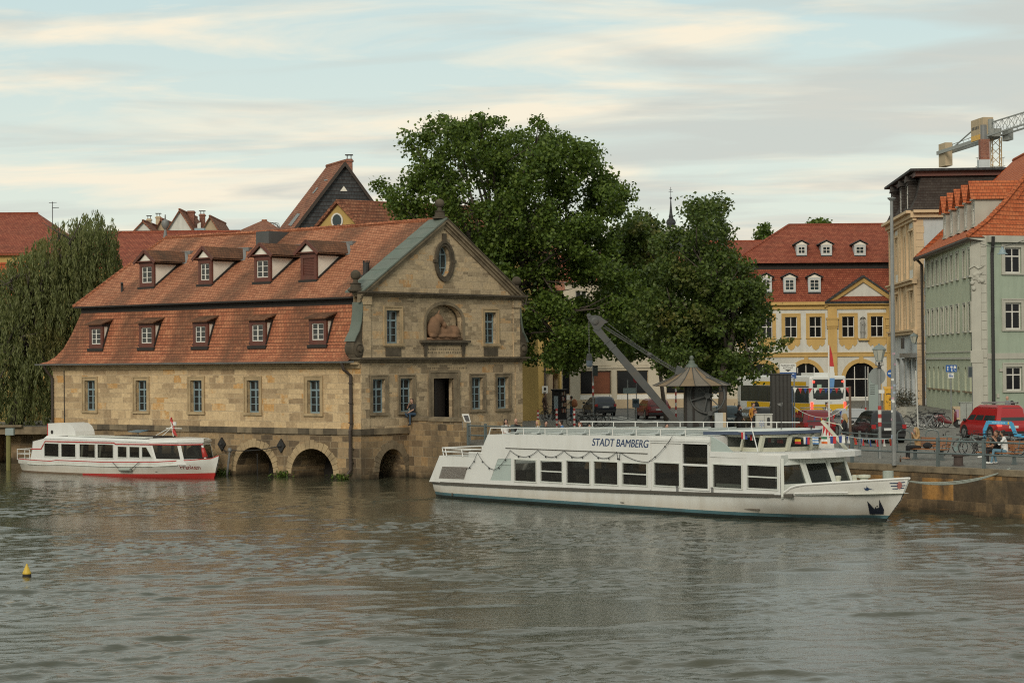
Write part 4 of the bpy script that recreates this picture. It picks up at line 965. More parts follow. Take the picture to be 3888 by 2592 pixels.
line1, line2 = sagline(e0, e1, 0.12, 16), sagline(e1, e2, 0.1, 10)
MB().tube(line1 + line2[1:], 0.012, 4).build('cord', FM['white'], gar)
sets = [('red', 'white', 'blue'), ('red', 'white', 'lblue'), ('red', 'yellow'), ('red', 'white'), ('white', 'red'), ('yellow', 'green'), ('black', 'yellow', 'red'), ('white', 'blue', 'red'), ('lblue', 'white', 'lblue', 'white', 'lblue'), ('green', 'white', 'orange'), ('blue', 'red'), ('blue', 'white')]
verts_ = [1, 1, 0, 1, 0, 1, 0, 1, 0, 0, 1, 1]
for i, (cs, vt) in enumerate(zip(sets, verts_)):
    t = (i + 0.4) / len(sets); k = t * 16; j = int(k); a = line1[j].lerp(line1[min(j + 1, 16)], k - j); dd = (line1[16] - line1[0]).normalized()
    b = MB(); flagmesh(b, a, a + dd * 0.24, 0.27, [FI[c] for c in cs], bool(vt)); b.build('flag', FML, gar)
sets2 = [('blue', 'white'), ('red', 'yellow', 'red'), ('blue', 'white', 'red'), ('lblue', 'yellow', 'blue'), ('red', 'white', 'red'), ('red', 'white'), ('orange', 'red')]
for i, cs in enumerate(sets2):
    t = (i + 0.3) / len(sets2); k = t * 10; j = int(k); a = line2[j].lerp(line2[min(j + 1, 10)], k - j); dd = (line2[10] - line2[0]).normalized()
    b = MB(); flagmesh(b, a, a + dd * 0.24, 0.27, [FI[c] for c in cs], True); b.build('flag', FML, gar)
bf = thing('mast_flag', 'white flag with a toothed red edge hanging from the ship signal mast', 'flag', P(3125, 1605, 80.6))
b = MB(); f0, f1, f2, f3 = P(3126, 1612, 80.6), P(3165, 1655, 80.5), P(3168, 1703, 80.5), P(3108, 1700, 80.6)
b.poly([f0, f1, f2, f3], mi=0); sd = S.n * 0.01
for k in range(4): t0, t1 = k / 4, (k + 1) / 4; b.poly([f0.lerp(f1, t0) + sd, f0.lerp(f1, t1) + sd, f0.lerp(f1, (t0 + t1) / 2).lerp(f3.lerp(f2, (t0 + t1) / 2), 0.42) + sd], mi=1)
b.poly([f0.lerp(f3, 0.5) + sd, f0.lerp(f3, 0.62).lerp(f1, 0.2) + sd, f0.lerp(f3, 0.66) + sd], mi=1)
b.build('cloth', [FM['white'], FM['red']], bf)

# ------------------------------------------------------------------ the small boat by the arches
B0 = G(60, 1790, 0); FD = V((.751, -.66, 0)); F = Fr(B0, FD)
if F.n.y > 0: F.n = -F.n
def z4(x, y): return (x * .38265, 1250 + y * .38265)
FB_ = 1.7; FLn = F.uz(812, 1815, -1.7)[0]
fk_ = thing('passenger_boat', 'small white passenger boat with red trim moored below the sandstone house', 'boat', B0)
def fz(x, y, w=0.0): return F.uz(*z4(x, y), w)
fh = lambda s: float(np.interp(s, [-0.5, 0.2, 1.5, 10, 12, 13.2, 14.2, 15.0, 15.35], [1.2, 1.5, 1.7, 1.7, 1.55, 1.25, 0.8, 0.25, 0.04]))
fw_ = lambda s: float(np.interp(s, [-0.5, 0.2, 1.5, 9, 11.5, 13, 14.2, 14.9, 15.35], [0.9, 1.35, 1.62, 1.65, 1.4, 0.95, 0.4, 0.05, 0.02]))
zs_ = lambda s: float(np.interp(s, [-0.5, 3.2, 3.7, 8, 12, 14, 15.0, 15.35], [0.74, 0.70, 0.76, 0.76, 0.86, 0.98, 1.06, 1.22]))
st = [-0.45, 0, 0.8, 2, 3.2, 3.7, 6, 8, 10, 11, 12, 12.8, 13.5, 14.1, 14.6, 15.0, 15.2, 15.35]
b = MB(); rows = []
for s in st:
    hb, hw = fh(s), min(fw_(s), fh(s)); zt_ = zs_(s); zb = 0.08 + 0.2 * max(0, (s - 5) / 10) ** 1.3; rk_ = lambda z: s - max(0, s - 13.5) * 0.22 * max(0, 1 - z / 1.1)
    mixf = lambda z: hw + (hb - hw) * min(1, max(0, z / zt_)) ** 0.8
    sec = [(hb, zt_), (hb, zt_ - 0.05), (hb - 0.015, zt_ - 0.28), (mixf(zt_ * .55), zt_ * 0.55), (mixf(zb), zb), (mixf(zb * .5), zb * 0.5), (hw, -0.02), (hw * .7, -0.4)]
    rows.append([[F.p(rk_(z), z, -(FB_ + sg * h)) for h, z in sec] for sg in (-1, 1)])
for side in (0, 1):
    base = len(b.v); b.v.extend(tuple(p) for r in rows for p in r[side]); n = 8
    for k in range(len(st) - 1):
        for i in range(n - 1):
            b.f.append((base + k * n + i, base + k * n + i + 1, base + (k + 1) * n + i + 1, base + (k + 1) * n + i)); b.m.append((1, 0, 0, 0, 2 if st[k] > 5 else 3, 2 if st[k] > 5 else 3, 4)[i])
b.poly(rows[0][0] + rows[0][1][::-1], 0)
fhull = b.build('hull', [M['hull_white'], M['red_paint'], M['red_paint'], paint('brown_waterline', (0.16, 0.11, 0.07), 0.7, 0.3), M['antifoul']], fk_, smooth=0.6)
b = MB()
for k in range(len(st) - 1): b.poly([F.p(st[j], zs_(st[j]) - 0.06, -(FB_ + sg * fh(st[j]) * .97)) for j, sg in ((k, -1), (k + 1, -1), (k + 1, 1), (k, 1))])
b.build('deck', M['ship_white2'], fk_)
b = MB(); b.tube([F.p(s, zs_(s) - 0.25, -(FB_ - fh(s)) + 0.01) for s in np.linspace(1, 13.4, 16)], 0.03, 5); b.build('rubbing_strake', M['ship_white2'], fhull)
# cabin: sides tilted a little inwards, raked screens forward
ci = 0.18                                                               # cabin set in from the gunwale
cw = [(440, 585, 1130, 1260), (608, 752, 1135, 1265), (790, 945, 1138, 1270), (968, 1125, 1140, 1275), (1168, 1260, 1160, 1270), (1285, 1385, 1162, 1272)]
fwin = []
for x0, x1, y0, y1 in cw:
    a, e = fz(x0, y1, -ci), fz(x1, y0, -ci); fwin.append(rect(a[0], e[0], a[1], e[1]))
fwin.append([fz(1408, 1272, -ci), fz(1512, 1272, -ci), fz(1455, 1165, -ci), fz(1408, 1165, -ci)])
s_a = fz(300, 1260, -ci)[0]; s_r = fz(430, 1110, -ci)[0]; s_f = fz(1540, 1290, -ci)[0]; s_ft = fz(1480, 1140, -ci)[0]
ztf = fz(1480, 1125, -ci)[1]; zta = fz(450, 1085, -ci)[1]; zt2 = fz(1130, 1110, -ci)[1]
sidep = [(s_a, 0.66), (s_a + 0.2, fz(310, 1190, -ci)[1]), (s_a + 0.25, fz(320, 1110, -ci)[1]), (s_r, zta), (s_ft, ztf), (s_f, 0.8)]
b = MB()
for w in (-ci, -2 * FB_ + ci): b.wall(F, sidep, fwin, 0.05 if w > -1 else -0.05, w)
b.poly([F.p(s, z, w) for s, z, w in ((s_a, .66, -ci), (s_a + .25, sidep[2][1], -ci), (s_a + .25, sidep[2][1], -2 * FB_ + ci), (s_a, .66, -2 * FB_ + ci))])
b.loft([[F.p(sidep[2][0] - .05, sidep[2][1], w), F.p(s_r, zta + 0.02, w), F.p(s_ft, ztf + 0.02, w)] for w in (-ci + .03, -FB_, -2 * FB_ + ci - .03)], closed=False, caps=False)
fcab = b.build('cabin', M['ship_white'], fk_)
b = MB()
for wdw in fwin:
    bb = MB(); n = len(wdw)
    for i in range(n): bb.bar(F.p(*wdw[i], -ci + .01), F.p(*wdw[(i + 1) % n], -ci + .01), 0.03, 0.05)
    wn = bb.build('window', M['ship_white2'], fcab); MB().poly([F.p(u, z, -ci - .03) for u, z in wdw]).build('pane', M['boatglass'], wn)
b = MB(); b.fbox(F, s_a + .3, s_f, 0.3, 0.34, -0.3, -2 * FB_ + .3)
for s in np.arange(s_a + 1, s_f - 1, 1.3): b.fbox(F, s, s + .4, .34, 1.15, -.4, -1.4); b.fbox(F, s, s + .4, .34, 1.15, -2.0, -3.0)
b.build('saloon', M['interior'], fcab)
for x in (805, 985): 
    p_ = [fz(x, 1145, -ci - .08), fz(x + 22, 1145, -ci - .08), fz(x + 8, 1265, -ci - .08), fz(x - 8, 1265, -ci - .08)]; MB().fprism(F, p_, -ci - .1, -ci - .09).build('curtain', M['cheek'], fcab)
pf = [(s_f, ci), (s_f + 1.7, 0.62), (s_f + 2.35, FB_), (s_f + 1.7, 2 * FB_ - .62), (s_f, 2 * FB_ - ci)]
b = MB(); gl = MB(); zl, zg, zh, zc_ = 0.8, 1.0, ztf - 0.12, ztf + 0.02
def fr_(p, z): k = (z - zl) / (zc_ - zl); return F.p(p[0] - (0.34 if p[0] > s_f else s_f - s_ft) * k, z, -p[1])
for i in range(4):
    T_ = lambda t, z: fr_(pf[i], z).lerp(fr_(pf[i + 1], z), t)
    m_ = [0.08, 0.92] if i in (1, 2) else [0.08, 0.94]
    for t0_, t1_, g in ((0, m_[0], 0), (m_[0], m_[1], 1), (m_[1], 1, 0)):
        for za, zb in ((zl - .1, zg), (zg, zh), (zh, zc_)):
            q = [T_(t0_, za), T_(t1_, za), T_(t1_, zb), T_(t0_, zb)]
            (gl if g and za == zg else b).poly(q)
sc_ = b.build('wheelhouse_front', M['ship_white'], fk_); gl.build('windscreen', M['boatglass'], sc_)
b = MB()
rp = [(s_ft - .2, ci - .05), (s_f + 1.35, 0.5), (s_f + 2.1, FB_), (s_f + 1.35, 2 * FB_ - .5), (s_ft - .2, 2 * FB_ - ci + .05)]
b.loft([[F.p(s, zc_ + h, -(FB_ + (q - FB_) * k)) for s, q in rp] for h, k in ((0, 1), (0.1, 0.97), (0.2, 0.8))])
b.loft([[F.p(s, z + h, w) for s, z in ((s_r, zta), (s_ft, ztf))] + [F.p(s, z + h, w2) for s, z in ((s_ft, ztf), (s_r, zta))] for h, w, w2 in ((0, -ci, -2 * FB_ + ci), (0.16, -ci - .25, -2 * FB_ + ci + .25))])
b.build('roof', M['ship_white'], fcab)
b = MB()
def strip(pts, w): 
    for a, e in zip(pts[:-1], pts[1:]): b.bar(F.p(*a, w), F.p(*e, w), 0.03, 0.055)
strip([fz(310, 1185, -ci), fz(410, 1185, -ci), fz(450, 1110, -ci), fz(1130, 1125, -ci), fz(1150, 1138, -ci), fz(1500, 1142, -ci)], -ci + .015)
for i in (0, 1): b.bar(fr_(pf[i], zh + .04) + F.n * .03, fr_(pf[i + 1], zh + .04) + F.n * .03 + F.d * .03, 0.04, 0.06)
b.build('red_line', M['red_paint'], fcab)
b = MB(); b.fbox(F, s_r + 1.8, s_r + 8.5, zta + .16, zta + .22, -.5, -1.0); b.fbox(F, s_r + 5, s_r + 8.8, zta + .16, zta + .24, -1.2, -2.3, mi=1); b.build('roof_hatch', [M['ship_white2'], M['dark']], fcab)
b = MB(); q = [fz(475, 1058, -.6), fz(750, 1052, -.6), fz(745, 1010, -.6), fz(725, 965, -.6), fz(690, 935, -.6), fz(640, 925, -.6), fz(475, 932, -.6)]
b.fprism(F, q, -.6, -1.9); fb = b.build('funnel_box', M['ship_white'], fk_)
b = MB(); c = fz(517, 1018, -.6); b.lathe([(0, 0), (.11, 0), (.11, .02), (0, .02)], F.p(*c, -.6), 14, axis=F.n); b.build('porthole', M['dark'], fb)
b = MB(); a, e = fz(473, 935, -.6), fz(473, 1055, -.6); b.fbox(F, a[0] - .03, a[0] + .03, e[1], a[1], -.58, -1.92); b.build('red_edge', M['red_paint'], fb)
b = MB(); a = fz(1370, 1080, -1.4); t = fz(1370, 1022, -1.4); b.tube([F.p(*a, -1.4), F.p(*t, -1.4)], .03, 6, mi=1); cz = F.p(*t, -1.4); b.prism([cz + F.d * -.55 + V((0, 0, .03)) + F.n * .25, cz + F.d * .55 + V((0, 0, .03)) + F.n * .25, cz + F.d * .5 + V((0, 0, .1)) - F.n * .3, cz + F.d * -.5 + V((0, 0, .1)) - F.n * .3], (0, 0, .03))
b.build('solar_panel', [paint('solar_blue', (.06, .17, .26), .25), M['zinc']], fk_)
b = MB(); c = F.p(*fz(1720, 1060, -1.5), -1.5); b.tube([c, c + V((0, 0, 1.0)) - F.d * .25], .025, 6, mi=1)
for s0, s1 in ((-1.8, -.1), (-1.1, .1)): b.tube([c + F.d * s0 * .8 + V((0, 0, .02)), c + V((0, 0, .55))], .02, 5, mi=1)
b.tube([c + V((0, 0, .42)) - F.d * .6, c + V((0, 0, .42)) + F.d * .7], .02, 5, mi=1)
b.lathe([(.02, 0), (.1, .05), (.1, .2), (.02, .22)], c + F.d * .12 + V((0, 0, .55)), 8, mi=1)
fm = b.build('mast', [M['red_paint'], M['ship_white']], fk_)
b = MB(); t = c + V((0, 0, 1.0)) - F.d * .25
b.loft([[t + F.d * (.0 + .06 * k) + V((0, 0, -.19 * k)) + F.n * .06 * math.sin(k * 2), t + F.d * (.10 + .09 * k) + V((0, 0, -.19 * k - .05)) + F.n * .05 * math.cos(k * 2), t + F.d * (.05 + .08 * k) + V((0, 0, -.19 * k)) - F.n * .08] for k in range(6)]); b.build('furled_flag', M['red_paint'], fm)
b = MB(); p0 = F.p(*fz(2035, 1268, -FB_), -FB_); b.tube([p0, F.p(*fz(2015, 1190, -FB_), -FB_), F.p(*fz(1975, 1137, -FB_), -FB_)], [.16, .12, .06], 8); b.build('bow_fender', M['red_paint'], fk_, smooth=3)
b = MB()
rr_ = [(s_a - .02, 0.15), (-.2, .25), (-.4, .9), (-.4, 2 * FB_ - .9), (-.2, 2 * FB_ - .25), (s_a, 2 * FB_ - .15)]
for h in (1.0, 1.25): b.tube([F.p(s, h, -q) for s, q in rr_], .022, 5)
for s, q in rr_: b.tube([F.p(s, .66, -q), F.p(s, 1.25, -q)], .022, 5)
b.build('stern_rail', M['ship_white'], fk_)
fa_, fe_ = fz(1800, 1370, -.75), fz(1962, 1366, -1.05); _fb = bvh_of(fhull)
tx = text('Franken', F, (fa_[0] + fe_[0]) / 2, (fa_[1] + fe_[1]) / 2, .34, M['red_paint'], fhull, width=fe_[0] - fa_[0], w=0.2)
for v in tx.data.vertices:                                              # laid on to the curved bow plating
    h = _fb.ray_cast(v.co + wloc(tx) + F.n * 2, -F.n)
    if h[0] is not None: v.co = h[0] + F.n * 0.02 - wloc(tx)
b = MB(); l0, l1 = fz(1200, 1390), fz(1310, 1390); b.tube([F.p(*l0, .1), F.p(*l1, .1)], .09, 8, mi=0)
for a, e in ((l0, fz(1120, 1318)), (l1, fz(1385, 1315))): b.tube([F.p(*a, .1), F.p(*e, .03)], .018, 4, mi=1)
b.build('fender', [M['rope'], M['iron']], fk_)
# little yellow river buoy
bp = G(102, 2187, 0); by = thing('river_buoy', 'small yellow cone buoy floating in open water', 'buoy', bp)
MB().lathe([(.0, -.15), (.1, -.15), (.128, -.02), (.12, .07)], bp, 18).build('float', M['dark'], by, smooth=.7)
MB().lathe([(.12, .07), (.125, .09), (.105, .14), (.05, .27), (.028, .32), (.028, .35), (0, .36)], bp, 18).build('cone', paint('buoy_yellow', (.56, .38, .04), .5, .15, 5), by, smooth=.7)
# ------------------------------------------------------------------ ground, quay and the town behind
ZQ = 1.75
M['quay_stone'] = None
def cobbles():
    m, nt, b = nmat('grey_cobbles'); setb(b, 0.85, 0, 0.3); p = pos(nt)
    v = N(nt, 'ShaderNodeTexVoronoi', {'Vector': p, 'Scale': 6.5, 'Randomness': 0.7}, feature='DISTANCE_TO_EDGE').outputs['Distance']
    c = N(nt, 'ShaderNodeTexVoronoi', {'Vector': p, 'Scale': 6.5, 'Randomness': 0.7}).outputs['Color']
    col = ramp(nt, math_(nt, 'ADD', math_(nt, 'MULTIPLY', N(nt, 'ShaderNodeSeparateColor', {0: c}).outputs[0], 0.5), math_(nt, 'MULTIPLY', noise(nt, p, 0.5, 6, 0.7), 0.55)), [(0.2, (0.11, 0.105, 0.09)), (0.55, (0.17, 0.162, 0.14)), (0.9, (0.23, 0.22, 0.19))])
    col = mixc(nt, ramp(nt, v, [(0.0, 0.8), (0.08, 0)]), col, (0.05, 0.048, 0.04))
    nt.links.new(col, b.inputs['Base Color']); bump(nt, ramp(nt, v, [(0, 0), (0.12, 1)]), b, 0.5, 0.02); return m
M['cobbles'] = cobbles()
M['asphalt'] = paint('asphalt', (0.10, 0.098, 0.09), 0.9, 0.15, 0.8, dirt=0.3, bmp=0.3)
M['markings'] = paint('road_paint', (0.55, 0.54, 0.48), 0.8, 0.15, 4, dirt=0.4)
uq0, uq1 = 0.05, 70.0
b = MB(); b.poly([Q.p(0.0, ZQ, -0.3), Q.p(uq1, ZQ, -0.3), (500, -20, ZQ), (500, 420, ZQ), (-500, 420, ZQ), (-500, 150, ZQ), (-70, 150, ZQ), L.p(26, ZQ, -DEP - 1)[:], L.p(0.4, ZQ, -DEP + .5)[:], GA.p(3.55, ZQ, -0.4)[:]])
tag(b.build('quay_paving', M['cobbles']), 'grey cobbled quay and square', 'paving', kind='structure')
b = MB(); r0_, r1_, r2_, r3_ = G(2050, 1592, ZQ), G(3300, 1640, ZQ), G(3300, 1562, ZQ), G(1990, 1545, ZQ)
for q in (r0_, r1_, r2_, r3_): q.z = ZQ + 0.004
b.poly([r0_, r1_, r2_, r3_]); tag(b.build('road', M['asphalt']), kind='structure')
b = MB()
for (x0, y0, x1, y1) in ((2290, 1581, 2420, 1600), (2350, 1582, 2440, 1597), (2440, 1608, 2500, 1596), (3380, 1602, 3640, 1623), (3430, 1615, 3560, 1632)):
    a, e = G(x0, y0, ZQ), G(x1, y1, ZQ); t = (e - a).normalized(); nrm_ = V((-t.y, t.x, 0)) * 0.12; a.z = e.z = ZQ + 0.008
    b.poly([a - nrm_, e - nrm_, e + nrm_, a + nrm_])
tag(b.build('road_marking', M['markings']), kind='structure')

qw = thing('quay_wall', 'weathered brown sandstone quay wall along the right bank', 'quay wall', Q.p(20, 0))
b = MB(); b.wall(Q, [(ue + 0.6, -1.5), (uq1, -1.5), (uq1, ZQ - 0.16), (ue + 0.6, ZQ - 0.16)]); b.build('wall', M['stone_quay'], qw)
b = MB(); u = ue + 0.6; rr = random.Random(9)
while u < uq1: l = rr.uniform(1.2, 2.2); b.fbox(Q, u, u + l - 0.02, ZQ - 0.22, ZQ + rr.uniform(0.0, 0.02), 0.05, -0.45); u += l
b.build('coping', M['stone_trim_dark'], qw)
b = MB(); u = 8.0
while u < uq1: l = rr.uniform(2.0, 3.4); b.fbox(Q, u, u + l - 0.03, -1.0, 0.16, 0.0, 0.14); u += l
b.build('footing', M['stone_quay'], qw)
lw = thing('river_terrace_wall', 'dark stone terrace wall at the water left of the sandstone house', 'quay wall', (-33, 129, 0))
b = MB(); b.box(-75, -26.5, 129, 131, 1.75, 2.2, mi=1); b.box(-75, -26.2, 130.5, 131, -1.5, 1.75, mi=0); b.box(-75, -31.5, 129.3, 130.5, -1.5, 1.75, mi=0); b.box(-75, -30.0, 128.7, 129.2, 2.2, 2.32, mi=1)
b.build('wall', [M['stone_base'], M['stone_trim_dark']], lw)
b = MB(); b.poly([(-500, 129, 2.21), (-26.6, 129, 2.21), (-26.6, 150.5, 2.21), (-500, 150.5, 2.21)]); tag(b.build('terrace_paving', M['cobbles']), kind='structure')

# plasters
def plaster(n, c, d=0.35, dc=None): return paint(n, c, 0.9, 0.13, 1.2, dirt=d, dirtc=dc or sc3(c, 0.55), bmp=0.15, spec=0.15, streak=True)
PL = {'ochre': plaster('ochre_plaster', (0.47, 0.33, 0.12)), 'cream': plaster('cream_plaster', (0.50, 0.45, 0.35)), 'white': plaster('white_plaster', (0.60, 0.60, 0.55)), 'yellow': plaster('yellow_trim', (0.55, 0.37, 0.14), 0.3),
      'green': plaster('green_plaster_lit', (0.43, 0.46, 0.34), 0.4), 'green_shaded': plaster('green_plaster_shaded', (0.33, 0.39, 0.305), 0.4), 'greentrim': plaster('grey_stone_trim', (0.42, 0.41, 0.35), 0.25), 'peach': plaster('peach_sandstone', (0.58, 0.44, 0.28), 0.3), 'greywhite': plaster('greyish_white_plaster', (0.50, 0.53, 0.53), 0.3),  # green house: lit left front and shaded right front put into two colours
      'beige': plaster('beige_plaster', (0.45, 0.36, 0.24))}
M['brick'] = stone('chimney_brick', [(0, (.16, .05, .035)), (.5, (.25, .085, .055)), (1, (.33, .13, .08))], .25, .085, mortar=(.35, .28, .22), mfac=.6, soot=.4)

def gabled(root, fr, W, Dp, z0, ze, zr, axis, wm, rm, ov=0.35, hip=(0, 0), wall=True):
    """plain house body and roof; axis 'u': ridge along the front, 'w': gable to the front; hip: ridge pulled in at the ends"""
    b = MB()
    if axis == 'u':
        if not hip[0] and not hip[1]:
            for u in (0, W): b.poly([fr.p(u, z0, 0), fr.p(u, z0, -Dp), fr.p(u, ze, -Dp), fr.p(u, zr, -Dp / 2), fr.p(u, ze, 0)])
        else:
            for u in (0, W): b.poly([fr.p(u, z0, 0), fr.p(u, z0, -Dp), fr.p(u, ze, -Dp), fr.p(u, ze, 0)])
        b.poly([fr.p(0, z0), fr.p(W, z0), fr.p(W, ze), fr.p(0, ze)]); b.poly([fr.p(0, z0, -Dp), fr.p(W, z0, -Dp), fr.p(W, ze, -Dp), fr.p(0, ze, -Dp)])
    else:
        for w in (0, -Dp): b.poly([fr.p(0, z0, w), fr.p(W, z0, w), fr.p(W, ze, w), fr.p(W / 2, zr, w), fr.p(0, ze, w)])
        for u in (0, W): b.poly([fr.p(u, z0, 0), fr.p(u, z0, -Dp), fr.p(u, ze, -Dp), fr.p(u, ze, 0)])
    if wall: b.build('wall', wm, root)
    b = MB(); t = 0.16
    if axis == 'u':
        sl = (zr - ze) / (Dp / 2); e = ze - sl * ov + t; r0, r1 = hip[0] - (ov if not hip[0] else 0), W - hip[1] + (ov if not hip[1] else 0)
        A, B = fr.p(r0, zr + t, -Dp / 2), fr.p(r1, zr + t, -Dp / 2); c = [fr.p(-ov, e, ov), fr.p(W + ov, e, ov), fr.p(W + ov, e, -Dp - ov), fr.p(-ov, e, -Dp - ov)]
        for q in ([c[0], c[1], B, A], [c[2], c[3], A, B], [c[3], c[0], A], [c[1], c[2], B]): b.poly(q)
        if not hip[0]: b.f.pop(-2); b.m.pop()
        if not hip[1]: b.f.pop(-1); b.m.pop()
        for a_, e_ in ((c[0], c[1]),): b.poly([a_, e_, e_ - V((0, 0, .18)), a_ - V((0, 0, .18))])
        b.tube([A, B], 0.13, 6)
    else:
        sl = (zr - ze) / (W / 2); e = ze - sl * ov + t; A, B = fr.p(W / 2, zr + t, ov), fr.p(W / 2, zr + t, -Dp - ov)
        for s_, u in ((0, -ov), (1, W + ov)):
            q = [fr.p(u, e, ov), A, B, fr.p(u, e, -Dp - ov)]; b.poly(q); b.poly([q[0], A, A - V((0, 0, .22)), q[0] - V((0, 0, .22))])
        b.tube([A, B], 0.13, 6)
    return b.build('roof', rm, root)
def frontal(px, D): return Fr(P(px, 1300, D), (1, 0), (0, -1))
def chimney(root, px, py_top, py_bot, wpx, D, mat, cap=True):
    a, e = P(px - wpx / 2, py_top, D), P(px + wpx / 2, py_bot, D); w = e.x - a.x; b = MB()
    b.box(a.x, e.x, D, D + w, e.z - 1.0, a.z, mi=0); b.box(a.x - .08, e.x + .08, D - .08, D + w + .08, a.z - .22, a.z - .1, mi=0)
    if cap:
        for k in (0.2, 0.8): b.cbox((a.x + w * k, D + w / 2, a.z + .15), .07, .07, .3, mi=1)
        b.box(a.x - .05, e.x + .05, D - .05, D + w + .05, a.z + .3, a.z + .36, mi=1)
    return b.build('chimney', [mat, M['iron']], root)
def simple_house(name, label, px0, px1, D, y_eave, y_ridge, Dp, axis, wm, rm, hip=(0, 0), z0=1.75, ov=0.4):
    fr = frontal(px0, D); W = (px1 - px0) * D / FPX; pm = (px0 + px1) / 2
    ze = P(pm, y_eave, D).z; zr = P(pm, y_ridge, D + (Dp / 2 if axis == 'u' else 0)).z
    t = thing(name, label, 'building', fr.p(W / 2, z0)); gabled(t, fr, W, Dp, z0, ze, zr, axis, wm, rm, ov, hip)
    return t, fr, W, ze, zr

# the far roofs left and behind the slaughterhouse
t, fr, W, ze, zr = simple_house('town_house', 'big house at the far left under a broad red hipped roof', -330, 270, 172, 960, 819, 14, 'u', PL['ochre'], M['roof_red'], hip=(3, 4.2))
t, fr, W, ze, zr = simple_house('town_house', 'long red tiled roof stretching behind the willow and the sandstone house', 235, 860, 160, 1010, 889, 11, 'u', PL['ochre'], M['roof_red'])
for i, x in enumerate((60, 210, 330, 620, 740)):
    a = fr.uz(235 + x * 0.7, 1200); window(t, fr, a[0], a[0] + 1.2, 7.2, 9.2, 0.2, M['win_white'], 'T')
an = thing('roof_aerial', 'thin television aerial rising beside the far left roof', 'aerial', P(199, 845, 165)); c = P(199, 850, 165); b = MB(); b.tube([c - V((0, 0, 1.5)), P(199, 766, 165)], .03, 5); b.tube([P(186, 770, 165), P(215, 769, 165)], .02, 4); b.tube([P(200, 789, 165), P(224, 788, 165)], .025, 4); b.build('mast', M['iron'], an)
fr = Fr(P(-120, 1300, 142), (1, -0.35), (-.33, -.94)); t = thing('garden_house', 'small orange roofed house half hidden behind the willow at the far left', 'building', fr.p(3, 1.75))
gabled(t, fr, 3.6, 3.5, 1.75, 10.6, 12.7, 'u', PL['ochre'], M['roof_orange'], .4)
for i, (nm, p0, p1, D, ye, yr, dp, wm, rm, ch, lab) in enumerate([
    ('gabled_house', 490, 604, 232, 902, 843, 9, PL['white'], M['roof_old'], [(565, 830, 868, 16, PL['beige'])], 'narrow pale gable with a stubby chimney, leftmost of the gables above the long red roof'),
    ('gabled_house', 580, 650, 238, 905, 835, 9, PL['beige'], M['roof_old'], [(600, 821, 852, 18, PL['beige'])], 'small weathered roof with a square chimney squeezed between two pale gables'),
    ('gabled_house', 628, 744, 226, 892, 801, 12, PL['white'], M['roof_old'], [(724, 800, 850, 26, M['brick'])], 'pointed white gable with a fat brick chimney on its roof'),
    ('gabled_house', 752, 850, 228, 905, 826, 12, PL['beige'], M['roof_old'], [(767, 812, 850, 20, M['brick'])], 'beige gable with a brick chimney behind the sandstone house ridge')]):
    t, fr, W, ze, zr = simple_house(nm, lab, p0, p1, D, ye, yr, dp, 'w', wm, rm, ov=.3)
    for c in ch: chimney(t, c[0], c[1], c[2], c[3], D + 4, c[4], cap=(i != 2))
t, fr, W, ze, zr = simple_house('hipped_house', 'low hipped tile roof with a wire cage at its top', 893, 1080, 182, 893, 845, 8, 'u', PL['cream'], M['roof_old'], hip=(1.9, 1.9))
b = MB(); c = P(1010, 845, 186)
for k in range(6): b.torus(c + V((k * .45, 0, 0)), 1.0, .02, (1, 0, 0), 12, 4, a0=0, a1=math.pi) if False else b.tube([P(1000 + 9 * k, 846, 186), P(1018 + 8 * k, 843 + k * 1.0, 186), P(1048 + 3 * k, 852 + 3 * k, 186), P(1064, 872, 186)], .025, 4)
for k in range(4): b.tube([P(1012 + 14 * k, 846 + k * 2.5, 186), P(1008 + 15 * k, 858 + k * 5, 186)], .025, 4)
b.build('wire_cage', M['zinc'], t)
bl = thing('roof_vent_box', 'pale blue metal vent box on the roofs behind the sandstone house', 'vent', P(756, 890, 210)); a = P(738, 866, 210); e = P(775, 896, 210); MB().box(a.x, e.x, 210, 211, e.z, a.z).build('box', paint('blue_grey_metal', (.25, .33, .36), .5), bl); b = MB(); 
for k in range(3): b.tube([P(752 + 4 * k, 866, 210.5), P(752 + 4 * k, 850 - 3 * k, 210.5)], .07, 6)
b.build('pipe', M['win_white'], bl)
# steep house with the slate gable
sgf = Fr(P(1305, 1300, 170), (.92, .39), (.39, -.92))
def S2(px, py): return sgf.uz(px, py)
st_ = thing('slate_gable_house', 'tall steep house with a dark slate clad gable and a brick chimney', 'building', sgf.p(0, 1.75))
ap_ = S2(1305, 622); rb = S2(1426, 788); lb = S2(1128, 873); sl = (ap_[1] - rb[1]) / (rb[0] - ap_[0]); hw_ = (ap_[1] - 11.5) / sl
b = MB(); b.poly([sgf.p(-hw_, 1.75), sgf.p(hw_, 1.75), sgf.p(hw_, 11.5), sgf.p(*ap_), sgf.p(-hw_, 11.5)])
for u in (-hw_, hw_): b.poly([sgf.p(u, 1.75), sgf.p(u, 1.75, -4.3), sgf.p(u, 11.5, -4.3), sgf.p(u, 11.5)])
b.build('wall', M['slate'], st_)
b = MB(); A = sgf.p(ap_[0], ap_[1] + .2, .35); B = sgf.p(ap_[0], ap_[1] + .2, -4.4)
for s_ in (-1, 1):
    q = sgf.p(s_ * (hw_ + .5), 11.1, .35); q2 = sgf.p(s_ * (hw_ + .5), 11.1, -4.4); b.poly([q, A, B, q2], mi=0); b.poly([q, A, A - V((0, 0, .4)), q - V((0, 0, .4))], mi=1)
b.tube([A, B], .14, 6, mi=0); b.build('roof', [M['roof_old'], M['pipe']], st_)
chimney(st_, 1325, 603, 680, 25, 173, M['brick'])
b = MB()
